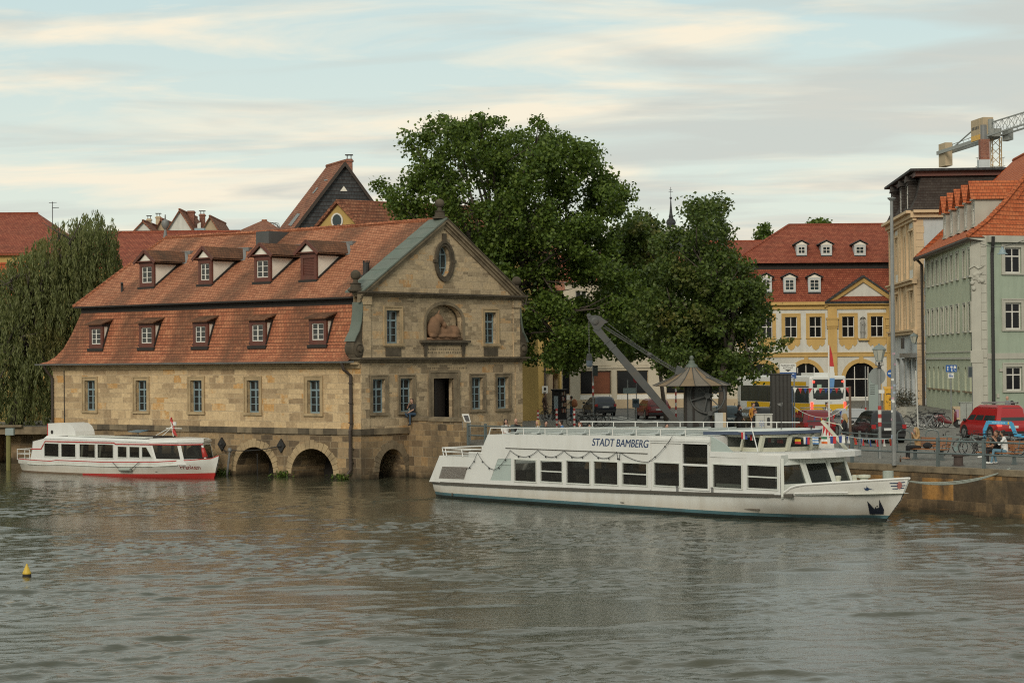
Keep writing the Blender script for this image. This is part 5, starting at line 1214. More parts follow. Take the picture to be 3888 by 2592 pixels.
def onroof(px, py, s_=-1):                                            # point of the left roof slope
    A_, q_ = sgf.p(ap_[0], ap_[1] + .26, .35), sgf.p(-(hw_ + .5), 11.16, .35); n_ = (A_ - q_).cross(sgf.n).normalized(); r = ray(px, py); return CAMP + r * ((A_ - CAMP).dot(n_) / r.dot(n_))
for q in (((1093, 855), (1128, 810), (1140, 812), (1105, 858)), ((1185, 733), (1203, 711), (1208, 713), (1190, 735)), ((1230, 682), (1243, 681), (1244, 685), (1232, 687))): b.poly([onroof(*k) for k in q])
b.build('skylight', M['zinc'], st_)
b = MB(); b.fprism(sgf, [S2(1291, 726), S2(1318, 726), S2(1305, 707)], 0, .06); b.build('vent', M['cheek'], st_)
# yellow gable with the round-topped window
yf = Fr(P(1196, 1300, 141), (1, .1), (.1, -1)); yg = thing('yellow_gable_house', 'ochre gable with an oval window and dark red roof between slate gable and tree', 'building', yf.p(2, 1.75))
a, e, ax = yf.uz(1192, 872), yf.uz(1366, 862), yf.uz(1277, 766); W = e[0] - a[0]
b = MB(); b.wall(yf, [(a[0] - 1, 1.75), (e[0] + 1, 1.75), (e[0] + 1, e[1] - 1.1), ax, (a[0] - 1, a[1] - 1.1)]); b.poly([yf.p(e[0] + 1, 1.75), yf.p(e[0] + 1, 1.75) + V((11, 8.5, 0)), yf.p(e[0] + 1, e[1] - 1.1) + V((11, 8.5, 0)), yf.p(e[0] + 1, e[1] - 1.1)]); b.build('wall', PL['ochre'], yg)
b = MB(); A, BV = yf.p(ax[0], ax[1] + .15, .25), V((11, 8.5, 0)); B = A + BV
for s_, q in ((1, yf.p(e[0] + 1.3, e[1] - 1.3, .25)), (-1, yf.p(a[0] - 1.3, a[1] - 1.3, .25))): b.poly([q, A, B, q + BV]); b.poly([q, A, A - V((0, 0, .25)), q - V((0, 0, .25))])
b.build('roof', M['roof_old'], yg)
c = yf.uz(1279, 838); b = MB(); ov = lambda k, g: (c[0] + (.30 + g) * math.cos(k), c[1] + (.42 + g) * math.sin(k))
for k in range(20): q0, q1 = 2 * math.pi * k / 20, 2 * math.pi * (k + 1) / 20; b.fprism(yf, [ov(q0, 0), ov(q0, .1), ov(q1, .1), ov(q1, 0)], 0, .07)
ow = b.build('oval_window', M['win_white'], yg); MB().poly([yf.p(*ov(2 * math.pi * k / 20, .02), .03) for k in range(20)]).build('pane', M['pane_tint'], ow)
# red roofs glimpsed through the plane tree
t, fr, W, ze, zr = simple_house('town_house', 'ochre house with a red roof glimpsed through the big plane tree', 1560, 2130, 196, 1150, 985, 14, 'u', PL['ochre'], M['roof_old'])
for k in range(6):
    for z in (6.0, 9.2): window(t, fr, 1.2 + k * 2.1, 2.3 + k * 2.1, z, z + 1.8, .2, M['win_white'], 'T')

# ochre house by the bookcase
of = Fr(P(1985, 1300, 168), (1, .12), (.12, -1)); og = thing('ochre_house', 'dark ochre house front with a tall barred window and an angled porch', 'building', of.p(2, 1.75))
U = lambda px, py=1500: of.uz(px, py)
w0, w1, p0, p1 = U(2000)[0], U(2045)[0], U(2066)[0], U(2126)[0]; zw0, zw1, zp = U(2020, 1533)[1], U(2020, 1406)[1], U(2090, 1405)[1]; rt = U(2133)[0]
hole = [(w0, zw0), (w1, zw0), (w1, zw1 - .3), (w1 - .35, zw1), (w0 + .25, zw1), (w0, zw1 - .3)]; ph = [(p0, 1.8), (p1, 1.8), (p1, zp), (p0 + .4, zp), (p0, zp - .5)]
b = MB(); b.wall(of, [(-3, 1.75), (rt, 1.75), (rt, 11.8), (-3, 11.8)], [hole, ph], .45); b.poly([of.p(rt, 1.75), of.p(rt, 1.75, -9), of.p(rt, 11.8, -9), of.p(rt, 11.8)]); b.build('wall', PL['ochre'], og)
window(og, of, w0, w1, zw0, zw1, .35, M['win_blue'], 'G23', frame=.08)
b = MB(); b.poly([of.p(u, z, -1.2) for u, z in ((p0, 1.8), (p1, 1.8), (p1, zp), (p0, zp))]); b.fbox(of, p0, p0 + (p1 - p0) * .6, 1.8, zp - .2, -.9, -.45); b.build('porch', PL['beige'], og)
MB().poly([of.p(u, z, -.88) for u, z in ((p0 + .1, 1.85), (p0 + .9, 1.85), (p0 + .9, zp - .5), (p0 + .1, zp - .5))]).build('door', M['redwood'], og)
b = MB(); b.fbox(of, w1 + .45, w1 + .58, 1.75, 11.5, 0, .12); b.build('downpipe', M['pipe'], og)
b = MB(); a, e = U(2056, 1465), U(2078, 1492); b.fbox(of, a[0], e[0], e[1], a[1], .3, .34); sg = b.build('notice', M['win_white'], og); c = ((a[0] + e[0]) / 2, (a[1] * .6 + e[1] * .4)); b = MB(); b.fbox(of, c[0] - .1, c[0] + .1, c[1] - .12, c[1] + .12, .34, .345); b.fbox(of, c[0] - .12, c[0] + .12, c[1] - .25, c[1] - .22, .34, .345); b.build('print', M['iron'], sg)
b = MB(); A = of.p(-3.3, 11.6, .5); B = of.p(rt + .3, 11.6, .5); b.poly([A, B, B - of.n * 6 + V((0, 0, 4.6)), A - of.n * 6 + V((0, 0, 4.6))]); b.build('roof', M['roof_old'], og)
# cream shop building
cf = Fr(P(2135, 1300, 186), (1, .03), (.03, -1)); cs = thing('shop_building', 'cream building with wide dark shop windows behind the parked cars', 'building', cf.p(8, 1.75))
C_ = lambda px, py=1480: cf.uz(px, py); WW = C_(2800)[0]
shop = [(2135, 2165), (2203, 2322), (2342, 2462), (2530, 2600), (2640, 2740)]; zs0, zs1 = C_(2260, 1497)[1], C_(2260, 1407)[1]
holes = [rect(C_(a)[0], C_(e)[0], zs0, zs1) for a, e in shop]; up_ = []
for k in range(8):
    for z in (7.6, 10.4): up_.append((1.2 + k * 1.85, 2.2 + k * 1.85, z, z + 1.75))
b = MB(); b.wall(cf, rect(-.1, WW, ZQ + .9, 12.9), holes + [rect(*q) for q in up_], .3); b.wall(cf, rect(-.1, WW, ZQ, ZQ + .9), w=.03); b.poly([cf.p(-.1, ZQ), cf.p(-.1, ZQ, -10), cf.p(-.1, 12.9, -10), cf.p(-.1, 12.9)]); b.build('wall', PL['cream'], cs)
b = MB(); b.fbox(cf, -.1, WW, ZQ + .02, ZQ + .75, 0, .08); b.build('plinth', PL['beige'], cs)
zc1 = C_(2260, 1325)[1]
b = MB(); b.fbox(cf, -.1, WW, zc1, zc1 + .2, -.02, .25); b.fbox(cf, -.1, WW, zc1 + .2, zc1 + .3, -.02, .4); b.fbox(cf, -.1, WW, zs1 + .22, zs1 + .34, -.02, .12)
for a, e in ((2205, 2320), (2345, 2462)): 
    for q in (rect(C_(a)[0], C_(e)[0], zs1 + .45, zs1 + .5), rect(C_(a)[0], C_(e)[0], zc1 - .25, zc1 - .2)): b.fbox(cf, q[0][0], q[1][0], q[0][1], q[2][1], -.02, .05)
b.build('cornice', PL['cream'], cs)
M['shoplight'] = paint('shop_interior', (.16, .05, .02), .7, .7, .8)
for i, (a, e) in enumerate(shop):
    w = window(cs, cf, C_(a)[0], C_(e)[0], zs0, zs1, .25, PL['beige'], 'G11', frame=.06, gl=M['pane_dark'])
    if i == 1: MB().poly([cf.p(u, z, -.21) for u, z in rect(C_(2248)[0], C_(2316)[0], zs0 + .1, zs1 - .12)]).build('display', M['shoplight'], w)
    b = MB(); b.fbox(cf, C_(a)[0], C_(e)[0], zs0 - .45, zs0 - .05, .03, .06); b.build('apron', M['win_white'], w)
for q in up_: window(cs, cf, *q, .25, M['win_white'], 'T')
b = MB(); A, B = cf.p(-.4, 12.9, .5), cf.p(WW, 12.9, .5); b.poly([A, B, B - cf.n * 6 + V((0, 0, 2.9)), A - cf.n * 6 + V((0, 0, 2.9))]); b.build('roof', M['roof_red'], cs)

# church with a little onion turret
ch = thing('church', 'slate church roof with an onion turret and cross above the trees', 'church', P(2600, 1500, 265)); fr = frontal(2500, 265)
W = 270 * 265 / FPX; zr = P(2600, 882, 270).z; gabled(ch, fr, W, 12, 1.75, zr - 7, zr, 'u', PL['cream'], M['slate'])
k = 265 / FPX; c = P(2548, 888, 271); b = MB()
b.lathe([(19 * k, -1), (19 * k, 3 * k), (15 * k, 4 * k)], c, 8, mi=0)
for j in range(8): a_ = j * math.pi / 4 + .2; b.tube([c + V((13 * k * math.cos(a_), 13 * k * math.sin(a_), 3 * k)), c + V((13 * k * math.cos(a_), 13 * k * math.sin(a_), 26 * k))], 2.3 * k, 5, mi=1)
b.lathe([(17 * k, 25 * k), (18 * k, 28 * k), (15 * k, 33 * k), (19 * k, 42 * k), (17 * k, 52 * k), (8 * k, 62 * k), (9 * k, 66 * k), (6 * k, 78 * k), (3.2 * k, 110 * k), (1.6 * k, 134 * k)], c, 10, mi=0)
b.ball(c + V((0, 0, 139 * k)), 5 * k, nu=10, nv=8, mi=0); b.tube([c + V((0, 0, 143 * k)), c + V((0, 0, 182 * k))], .9 * k, 4, mi=0)
for h, l in ((163, 8), (172, 5)): b.tube([c + V((-l * k, 0, h * k)), c + V((l * k, 0, h * k))], .8 * k, 4, mi=0)
b.build('onion_turret', [M['slate'], M['cheek']], ch, smooth=.5)

# yellow and white baroque house
yb = thing('baroque_house', 'yellow and white baroque house with red mansard roof, dormers and pediment', 'building', P(3100, 1525, 212)); yr = Fr(P(2760, 1300, 212), (1, 0), (0, -1))
Y = lambda px, py=1300: yr.uz(px, py); WR_ = Y(3480)[0]; zE = Y(3100, 1146)[1]; zb2 = Y(3100, 1018)[1]; zb1 = Y(3100, 996, )[1]
win = [(2888, 2933), (2981, 3027), (3074, 3120), (3198, 3244), (3307, 3354)]; zw0, zw1 = Y(3000, 1281)[1], Y(3000, 1203)[1]
win = [(2795, 2840)] + win
ar = [(2840, 2952), (3004, 3116), (3208, 3330)]; zsp, zap = Y(3060, 1440)[1], Y(3060, 1378)[1]
holes = [rect(Y(a)[0], Y(e)[0], zw0, zw1) for a, e in win] + [arch_loop(Y(a)[0], Y(e)[0], ZQ + .3, zsp, zap - zsp, 12) for a, e in ar]
niche_ = arch_loop(Y(3265)[0], Y(3290)[0], Y(3277, 1283)[1], Y(3277, 1215)[1], None, 8)
b = MB(); b.wall(yr, rect(0, WR_, ZQ, zE), holes + [niche_], .3); b.poly([yr.p(u, z, -.3) for u, z in niche_]); b.poly([yr.p(0, ZQ), yr.p(0, ZQ, -12), yr.p(0, zE, -12), yr.p(0, zE)]); b.build('wall', PL['white'], yb)
for i, (a, e) in enumerate(win): window(yb, yr, Y(a)[0], Y(e)[0], zw0, zw1, .22, M['win_white'], 'X', frame=.06, gl=M['pane_dark'], sur=.05, surm=PL['yellow'], surw=.24, sill=.12)
for a, e in ar:
    u0, u1 = Y(a)[0], Y(e)[0]; c = (u0 + u1) / 2; r = (u1 - u0) / 2; b = MB(); f = lambda t, g: (c + (r + g) * math.cos(t), zsp + (zap - zsp + g) * math.sin(t))
    for k in range(14): b.fprism(yr, [f(math.pi * k / 14, 0), f(math.pi * k / 14, .4), f(math.pi * (k + 1) / 14, .4), f(math.pi * (k + 1) / 14, 0)], -.02, .07)
    for q in (u0 - .4, u1): b.fbox(yr, q, q + .4, ZQ, zsp, -.02, .07)
    b.fbox(yr, c - .2, c + .2, zap - .05, zap + .6, -.02, .14)
    aw = b.build('arch_surround', PL['yellow'], yb)
    MB().poly([yr.p(u, z, -.28) for u, z in arch_loop(u0 - .02, u1 + .02, ZQ + .3, zsp, zap - zsp, 12)]).build('pane', M['pane_dark'], aw)
    b = MB()
    for t in (.22, .5, .78) if a != 3208 else (.3, .72): u = u0 + (u1 - u0) * t; b.fbox(yr, u - .04, u + .04, ZQ + .3, zsp + (zap - zsp) * (.75 if t != .5 else .95), -.27, -.2)
    b.fbox(yr, u0, u1, zsp - .05, zsp + .05, -.27, -.19); b.fbox(yr, u0, u1, ZQ + .3, ZQ + .4, -.27, -.19); b.build('glazing_bars', M['win_white'], aw)
b = MB(); zfb = Y(3100, 1343)[1]
b.fbox(yr, 0, WR_, zfb - .3, zfb + .05, -.02, .12); b.fbox(yr, 0, WR_, zfb + .05, zfb + .14, -.02, .2)
b.fbox(yr, 0, WR_, zE - .75, zE - .3, -.02, .15); b.fbox(yr, 0, WR_, zE - .3, zE, -.02, .5)
for a, e in ((3143, 3178), (3366, 3400), (2760, 2790)):
    u0, u1 = Y(a)[0], Y(e)[0]; b.fbox(yr, u0, u1, ZQ, zE - .75, -.02, .16); zc = Y(3160, 1225)[1]
    b.fbox(yr, u0 - .1, u1 + .1, zc - .35, zc + .35, -.02, .26); b.fbox(yr, u0 - .16, u1 + .16, zc + .35, zc + .5, -.02, .34); b.fbox(yr, u0 - .1, u1 + .1, zc - .55, zc - .45, -.02, .24)
b.build('cornice', PL['yellow'], yb)
for i, (a, e) in enumerate(win):
    u0, u1 = Y(a)[0] - .3, Y(e)[0] + .3; c = (u0 + u1) / 2; zz = zw0 - .14; b = MB()
    b.fprism(yr, [(u0, zz), (u0, zz - .5), (u0 + .25, zz - .8), (u0 + .5, zz - .62), (c - .3, zz - .95), (c, zz - 1.15), (c + .3, zz - .95), (u1 - .5, zz - .62), (u1 - .25, zz - .8), (u1, zz - .5), (u1, zz)], -.01, .05)
    if i > 3:
        zt_ = zw1 + .75; pts = [(u0 - .25, zt_), (u0 + .3, zt_), (c - .3, zt_ + .3), (c, zt_ + .36), (c + .3, zt_ + .3), (u1 - .3, zt_), (u1 + .25, zt_)]
        for (q0, z0), (q1, z1) in zip(pts[:-1], pts[1:]): b.fprism(yr, [(q0, z0), (q1, z1), (q1, z1 + .17), (q0, z0 + .17)], -.01, .16)
    b.build('apron', PL['yellow'], yb)
b = MB(); c = yr.p(Y(3277)[0], Y(3277, 1283)[1], -.05); b.lathe([(.26, 0), (.2, .1), (.2, .55), (.26, .6), (.26, .66)], c, 8); b.lathe([(.22, .66), (.2, 1.1), (.24, 1.5), (.13, 1.85), (.08, 1.92)], c, 9); b.ball(c + V((0, 0, 2.08)), .14, nu=8, nv=6); b.tube([c + V((.18, -.1, 1.6)), c + V((-.1, -.24, 1.35))], .07, 6)
b.build('saint_statue', paint('grey_statue', (.28, .28, .26), .9, .2), yb, smooth=.6)
b = MB(); b.fbox(yr, Y(3258)[0], Y(3298)[0], Y(3277, 1292)[1], Y(3277, 1284)[1], -.02, .35); b.build('niche_corbel', PL['yellow'], yb)
# its mansard
rf = MB()
def mring(w, z, ul, ur=WR_): return [yr.p(ul, z, -w), yr.p(ur, z, -w), yr.p(ur, z, -(13 - w)), yr.p(ul, z, -(13 - w))]
rf.loft([mring(-.5, zE, -.5), mring(.5, zE + 1.2, .5), mring(1.3, zb2 + .1, 1.3)], caps=False); 
zR = Y(3200, 852)[1]; zR = P(3200, 852, 218.5).z; e0 = mring(.7, zb1, .4); A, B = yr.p(Y(3025)[0] + .2, zR, -6.5), yr.p(WR_, zR, -6.5)
for q in ([e0[0], e0[1], B, A], [e0[2], e0[3], A, B], [e0[3], e0[0], A]): rf.poly(q)
rf.tube([A, B], .14, 6); rf.tube([A, e0[0]], .14, 6); rf.build('roof', M['roof_red'], yb)
b = MB(); b.loft([mring(1.25, zb2 - .1, 1.2), mring(1.25, zb1 - .1, 1.2), mring(.65, zb1 - .02, .35)], caps=False); b.build('gap_board', M['dark'], yb)
ytab_l = [(-.5, zE), (.5, zE + 1.2), (1.3, zb2 + .1)]; ytab_u = [(.7, zb1), (6.5, zR)]
def ydormer(a, e, yb_, yt, tab):
    u0, u1 = Y(a)[0], Y(e)[0]; z0 = Y((a + e) / 2, yb_)[1]; z1 = Y((a + e) / 2, yt)[1]; f = wroof(z0, tab) - .12; hz = z1 - z0
    b = MB(); t = .16
    for q in ((u0, u0 + t, z0, z1), (u1 - t, u1, z0, z1), (u0 + t, u1 - t, z0, z0 + t), (u0 + t, u1 - t, z1 - t, z1)): b.fbox(yr, *q, -f - .1, -f)
    for u in (u0, u1): b.poly([yr.p(u, z0, -f), yr.p(u, z1, -f), yr.p(u, z1, -wroof(z1, tab) - .1)])
    d = b.build('dormer', PL['greywhite'], yb); c = (u0 + u1) / 2
    window(d, yr, u0 + t, u1 - t, z0 + t, z1 - t, f + .02 + .06, M['win_white'], 'G23' if tab is ytab_l else 'G22', frame=.07, bar=.05, gl=M['pane_tint'])
    b = MB(); zz = z1 + .02; pts = [(u0 - .25, zz), (c, zz + .42), (u1 + .25, zz)]
    b.fprism(yr, [(u0 - .1, zz - .02), (u1 + .1, zz - .02), (c, zz + .32)], -f - .1, -f + .02, mi=1)
    for (q0, s0), (q1, s1) in zip(pts[:-1], pts[1:]): b.loft([[yr.p(q0, s0, w), yr.p(q1, s1, w), yr.p(q1, s1 + .09, w), yr.p(q0, s0 + .09, w)] for w in (-f + .2, -wroof(min(zz + .3, tab[-1][1]), tab) - .4)], mi=0)
    b.build('dormer_roof', [M['slate'], M['cheek']], d)
    b = MB(); b.fbox(yr, u0, u1, z0 - .25, z0, -f - .3, -f + .04); b.build('flashing', M['slate'], d)
for a, e in ((3036, 3076), (3130, 3172), (3257, 3301)): ydormer(a, e, 966, 926, ytab_u)
for a, e in ((2891, 2934), (2978, 3025), (3072, 3120)): ydormer(a, e, 1108, 1054, ytab_l)
b = MB(); a, e, ax = Y(3129, 1149), Y(3423, 1149), Y(3276, 1050); 
b.fprism(yr, [(a[0] + .3, a[1]), (e[0] - .3, a[1]), (ax[0], ax[1] - .4)], -2, .05, mi=0)
for q0, q1 in ((a, ax), (ax, e)):
    b.loft([[yr.p(u, z - .1, .05), yr.p(u, z - .1, .45), yr.p(u, z - .55, .3), yr.p(u, z - .55, .05)] for u, z in (q0, q1)], mi=1)
    b.loft([[yr.p(u, z + .12, .6), yr.p(u, z - .1, .6), yr.p(u, z - .1, -3.5), yr.p(u, z + .12, -3.5)] for u, z in (q0, q1)], mi=2)
b.fbox(yr, a[0], e[0], a[1] - .12, a[1] + .12, .05, .55, mi=2)
b.build('pediment', [PL['white'], PL['yellow'], M['slate']], yb)
t, fr, W, ze, zr = simple_house('town_house', 'low red roof wing joining the baroque house on the left', 2700, 2960, 226, 1000, 921, 10, 'u', PL['white'], M['roof_red'])

# peach sandstone house with slate mansard at the street corner
SD = V((.0616, .998, 0)); po = P(3482, 1300, 190); PF = Fr(po, SD, (-.998, .0616)); PS = Fr(po, (.998, -.0616), (-.0616, -.998))
ph_ = thing('corner_house', 'tall peach sandstone house with dark slate mansard and brick chimney', 'building', (po.x, po.y, ZQ)); PL_ = 19.6
X = lambda px, py: PF.uz(px, py)
zC = X(3475, 800)[1]; zT = PS.uz(3482, 646)[1]; zM = X(3480, 1057)[1]; zB = X(3480, 1268)[1]
holes = []; wl = []
for u0 in (1.6, 3.3, 12.4, 14.6, 16.8):
    for z0, z1 in ((zB + .8, zM - 1.2), (zM + 1.0, zC - 1.8)): wl.append((u0, u0 + 1.05, z0 + .3, z1)); holes.append(rect(u0, u0 + 1.05, z0 + .3, z1))
ai = [arch_loop(6.9, 8.9, z0, z1, 1.0, 8) for z0, z1 in ((zB + .6, zM - 2.0), (zM + .8, zC - 2.8))]
b = MB(); b.wall(PF, rect(0, PL_, zB, zC), holes + ai, .35); b.build('wall', PL['peach'], ph_)
b = MB()
for l in ai: b.poly([PF.p(u, z, -.35) for u, z in l])
for u in (0.0, 5.6, 9.8, 11.3, PL_ - .9):
    b.fbox(PF, u, u + .8, zB, zM - .4, -.02, .2); b.fbox(PF, u, u + .8, zM, zC - .9, -.02, .2)
for z, h, pr in ((zB, .3, .35), (zB + .3, .15, .5), (zM - .45, .3, .4), (zM - .15, .15, .6), (zC - .9, .25, .3), (zC - .65, .4, .5), (zC - .25, .25, .9)): b.fbox(PF, -.3, PL_, z, z + h, -.02, pr)
for z, h, pr in ((zC - .65, .4, .5), (zC - .25, .25, .9)): b.fbox(PS, -.3, 14, z, z + h, -.02, pr)
for u0 in (1.3, 12.1): b.fbox(PF, u0, u0 + 3.3, zM - 1.0, zM - .8, -.02, .3); b.fbox(PF, u0, u0 + 3.3, zC - 1.7, zC - 1.5, -.02, .2)
b.build('cornice', PL['peach'], ph_)
b = MB()
for u0 in (1.5, 12.3): 
    for z in (zM + .15, zC - 1.4): b.fbox(PF, u0, u0 + 3.0, z, z + .75, -.01, .03)
b.build('relief_panel', PL['white'], ph_)
for q in wl: window(ph_, PF, *q, .3, PL['beige'], 'T', frame=.08, gl=M['pane'])
b = MB()
z = ZQ
while z < zC - .9: b.fbox(PS, 0, .72 if int(z / .62) % 2 else .66, z, z + .6, -.02, .05); z += .62
b.build('quoins', PL['peach'], ph_)
b = MB(); b.wall(PS, rect(.0, 14, ZQ, zC)); b.build('side_wall', PL['greywhite'], ph_)
gh = [rect(1.0, 3.6, ZQ + .2, zB - 2.2), rect(4.4, 7.6, ZQ + .2, zB - 2.2), rect(8.6, 11.6, ZQ + .2, zB - 2.2), rect(13, 16, ZQ + .2, zB - 2.2)]
b = MB(); b.wall(PF, rect(0, PL_, ZQ, zB), gh, .4); b.build('shop_front', PL['greywhite'], ph_)
for q in gh:
    w = window(ph_, PF, q[0][0], q[1][0], q[0][1], q[2][1], .3, M['win_white'], 'G22', frame=.1, bar=.1, gl=M['pane_tint'])
b = MB(); b.fbox(PF, .3, 9, zB - 2.1, zB - 1.7, 0, .5); b.build('shop_canopy', M['zinc'], ph_)
b = MB(); b.fbox(PF, 3.5, 5.0, zB - 1.3, zB - .3, .7, .85); b.build('hanging_sign', M['iron'], ph_)
# slate mansard, flat top with wide eaves
b = MB(); fp = lambda u, z, w: po + SD * u + V((.998, -.0616, 0)) * w + V((0, 0, z - po.z))
r0 = [fp(-.5, zC, -.5), fp(PL_, zC, -.5), fp(PL_, zC, 14), fp(-.5, zC, 14)]; r1 = [fp(.3, zT - .5, .6), fp(PL_, zT - .5, .6), fp(PL_, zT - .5, 14), fp(.3, zT - .5, 14)]
mid = [fp(0.0, zC + 1.2, 0.1), fp(PL_, zC + 1.2, .1), fp(PL_, zC + 1.2, 14), fp(0, zC + 1.2, 14)]
b.loft([r0, mid, r1], caps=False); b.build('mansard', M['slate_brown'], ph_)
b = MB(); b.loft([[fp(-.6, z, -.5), fp(PL_ + .5, z, -.5), fp(PL_ + .5, z, 14), fp(-.6, z, 14)] for z in (zT - .12, zT + .1)], mi=0); b.loft([[fp(-.1, z, 0), fp(PL_ + .2, z, 0), fp(PL_ + .2, z, 14), fp(-.1, z, 14)] for z in (zT - .55, zT - .12)], mi=1); b.build('flat_roof', [M['slate'], M['redwood']], ph_)
for u0 in (2.0, 7.0, 13.5):
    dfr = Fr(fp(0, 0, -.35), SD, (-.998, .0616)); b = MB(); z0, z1 = zC + .35, zC + 2.6
    for q in ((u0, u0 + .25, z0, z1), (u0 + 1.6, u0 + 1.85, z0, z1), (u0, u0 + 1.85, z1 - .15, z1 + .15)): b.fbox(dfr, *q, -1.2, .05)
    b.fprism(dfr, [(u0 - .2, z1 + .15), (u0 + 2.05, z1 + .15), (u0 + .92, z1 + .75)], -1.2, .2); d = b.build('dormer', M['slate_brown'], ph_)
    window(d, dfr, u0 + .25, u0 + 1.6, z0, z1 - .15, .1, M['win_white'], 'T', frame=.1)
c = P(3741, 600, 200); b = MB(); hw2 = 17.5 * 200 / FPX; zz0, zz1, zz2, zz3 = P(3741, 640, 200).z, P(3741, 606, 200).z, P(3741, 528, 200).z, P(3741, 473, 200).z
b.box(c.x - hw2 - .15, c.x + hw2, 200, 200.9, zz0 - .5, zz1, mi=1); b.box(c.x - hw2, c.x + hw2, 200, 200.9, zz1, zz2, mi=0); b.tube([(c.x - .05, 200.4, zz2), (c.x - .05, 200.4, zz3)], .3, 10, mi=2); b.build('chimney', [M['brick'], PL['greywhite'], M['zinc']], ph_)
b = MB(); wl_ = P(3470, 1285, 186); b.tube([wl_ + V((1.2, 0, -.45)), wl_ + V((.0, 0, -.45))], .03, 5); b.build('bracket', M['iron'], ph_)
wlt = thing('wall_lantern', 'hexagonal wall lantern on a bracket at the peach corner house', 'lantern', wl_)
def lantern(root, c, r, h):
    MB().lathe([(r * .5, 0), (r, h), (r * .96, h)], c, 6).build('glass', paint('lantern_glass', (.42, .42, .36), .2, .1), root)
    b = MB()
    for k in range(6): a = k * math.pi / 3; b.tube([c + V((r * .5 * math.cos(a), r * .5 * math.sin(a), 0)), c + V((r * math.cos(a), r * math.sin(a), h))], r * .05, 4)
    b.lathe([(r * 1.15, h), (r * .9, h + r * .25), (r * .5, h + r * .6), (r * .18, h + r * .7), (r * .18, h + r * .85), (0, h + r * .95)], c, 6); b.lathe([(r * .55, -.03), (r * .55, .02)], c, 6)
    b.build('frame', paint('lantern_metal', (.17, .2, .19), .5), root)
lantern(wlt, wl_ - V((0, 0, .4)), .36, .6)

# pale green corner house
gc = P(3690, 1300, 160); GL_ = Fr(gc, SD, (-.998, .0616)); gdir = V((.923, .384, 0)); g2 = P(3750, 1300, 159.7); GR = Fr(g2, gdir, (.384, -.923))
gh_ = thing('green_house', 'pale green corner house with steep orange roof and a row of dormers', 'building', (gc.x, gc.y, ZQ)); GLEN = 26.0
zge = GR.uz(3780, 895)[1]; A1 = lambda px, py: GL_.uz(px, py)
R4 = lambda x, y: (3300 + x * .28697, 850 + y * .28697); R5 = lambda x, y: (3300 + x * .31887, 1250 + y * .31887)
ul = [A1(*R4(x, 640))[0] for x in (785, 843, 903, 967, 1030, 1095, 1170, 1262, 1330)]
z1t, z1b = A1(*R4(1330, 335))[1], A1(*R4(1330, 683))[1]; z2t, z2b = A1(*R4(1330, 1060))[1], A1(*R4(1330, 1410))[1]; z3t, z3b = A1(*R5(1220, 440))[1], A1(*R5(1220, 738))[1]
def wid(u): return .52
hol = []; wl = []
for u in ul:
    for zb_, zt_ in ((z1b, z1t), (z2b, z2t)): q = (u - .55, u + .55, zb_, zt_); wl.append(q); hol.append(rect(*q))
gl3 = [(u - .5, u + .5) for u in ul]; hol += [arch_loop(a, e, z3b, z3t - .45, .42, 6) for a, e in gl3]
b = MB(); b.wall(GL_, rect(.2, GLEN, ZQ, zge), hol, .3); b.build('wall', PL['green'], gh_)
for q in wl: window(gh_, GL_, *q, .26, M['win_white'], 'T', frame=.09, sur=.05, surm=PL['greentrim'], surw=.13, sill=.16)
for a, e in gl3: window(gh_, GL_, a, e, z3b, z3t, .26, M['win_white'], 'T', frame=.09, sill=.16)
b = MB(); zb_ = A1(*R5(1000, 350))[1]; b.fbox(GL_, 0, GLEN, zb_ - .05, zb_ + .12, -.01, .1); b.fbox(GL_, 0, GLEN, zb_ + .5, zb_ + .6, -.01, .06); b.build('string_course', PL['greentrim'], gh_)
cc = Fr(gc, (g2 - gc), None); 
if cc.n.y > 0: cc.n = -cc.n
cl = (V((g2.x - gc.x, g2.y - gc.y))).length
b = MB(); b.wall(cc, rect(0, cl, ZQ, zge)); b.fbox(cc, .02, cl * .62, zb_ + .6, zge - 1.6, -.1, .08); b.fbox(cc, -.1, cl * .72, zb_ - .3, zb_ + .6, -.1, .16); b.fbox(cc, 0, cl * .7, ZQ, zb_ - .3, -.1, .1)
z = ZQ
while z < zge - .6: b.fbox(cc, cl * .63, cl - .05, z, z + .66, -.1, .06); z += .7
b.build('corner_pilaster', PL['greentrim'], gh_)
b = MB(); rr = random.Random(4); zz = zge - 3.0                           # stucco cartouche on the corner
for k in range(26): b.ball(cc.p(cl * .33 + rr.gauss(0, .28), zz + rr.gauss(0, .5), .1), rr.uniform(.06, .2), nu=7, nv=5)
b.tube([cc.p(-.15, zz + .5, .12), cc.p(cl * .2, zz + .75, .16), cc.p(cl * .45, zz + .5, .16), cc.p(cl * .8, zz + .7, .12)], .07, 5)
vs, fs = remeshed(b, .05, 2); MB().add(vs, fs).build('cartouche', PL['greentrim'], gh_, smooth=3)
B1 = lambda px, py: GR.uz(px, py)
rw = [(B1(*R4(1795, 480))[0], B1(*R4(2010, 480))[0], B1(*R4(1900, 650))[1], B1(*R4(1900, 312))[1]), (B1(*R4(1800, 1200))[0], B1(*R4(2012, 1200))[0], B1(*R4(1900, 1393))[1], B1(*R4(1900, 1042))[1]), (B1(*R5(1630, 600))[0], B1(*R5(1822, 600))[0], B1(*R5(1720, 728))[1], B1(*R5(1720, 445))[1])]
rw += [(a + 3.0, e + 3.0, lo, hi) for a, e, lo, hi in rw]
b = MB(); b.wall(GR, rect(0, 22, ZQ, zge), [rect(*q) for q in rw], .25); b.build('front_wall', PL['green_shaded'], gh_)
for k, q in enumerate(rw): window(gh_, GR, *q, .2, M['win_white'], 'T', frame=.1, gl=M['pane_dark'], sur=.05, surm=PL['greentrim'], surw=.22, sill=.14)
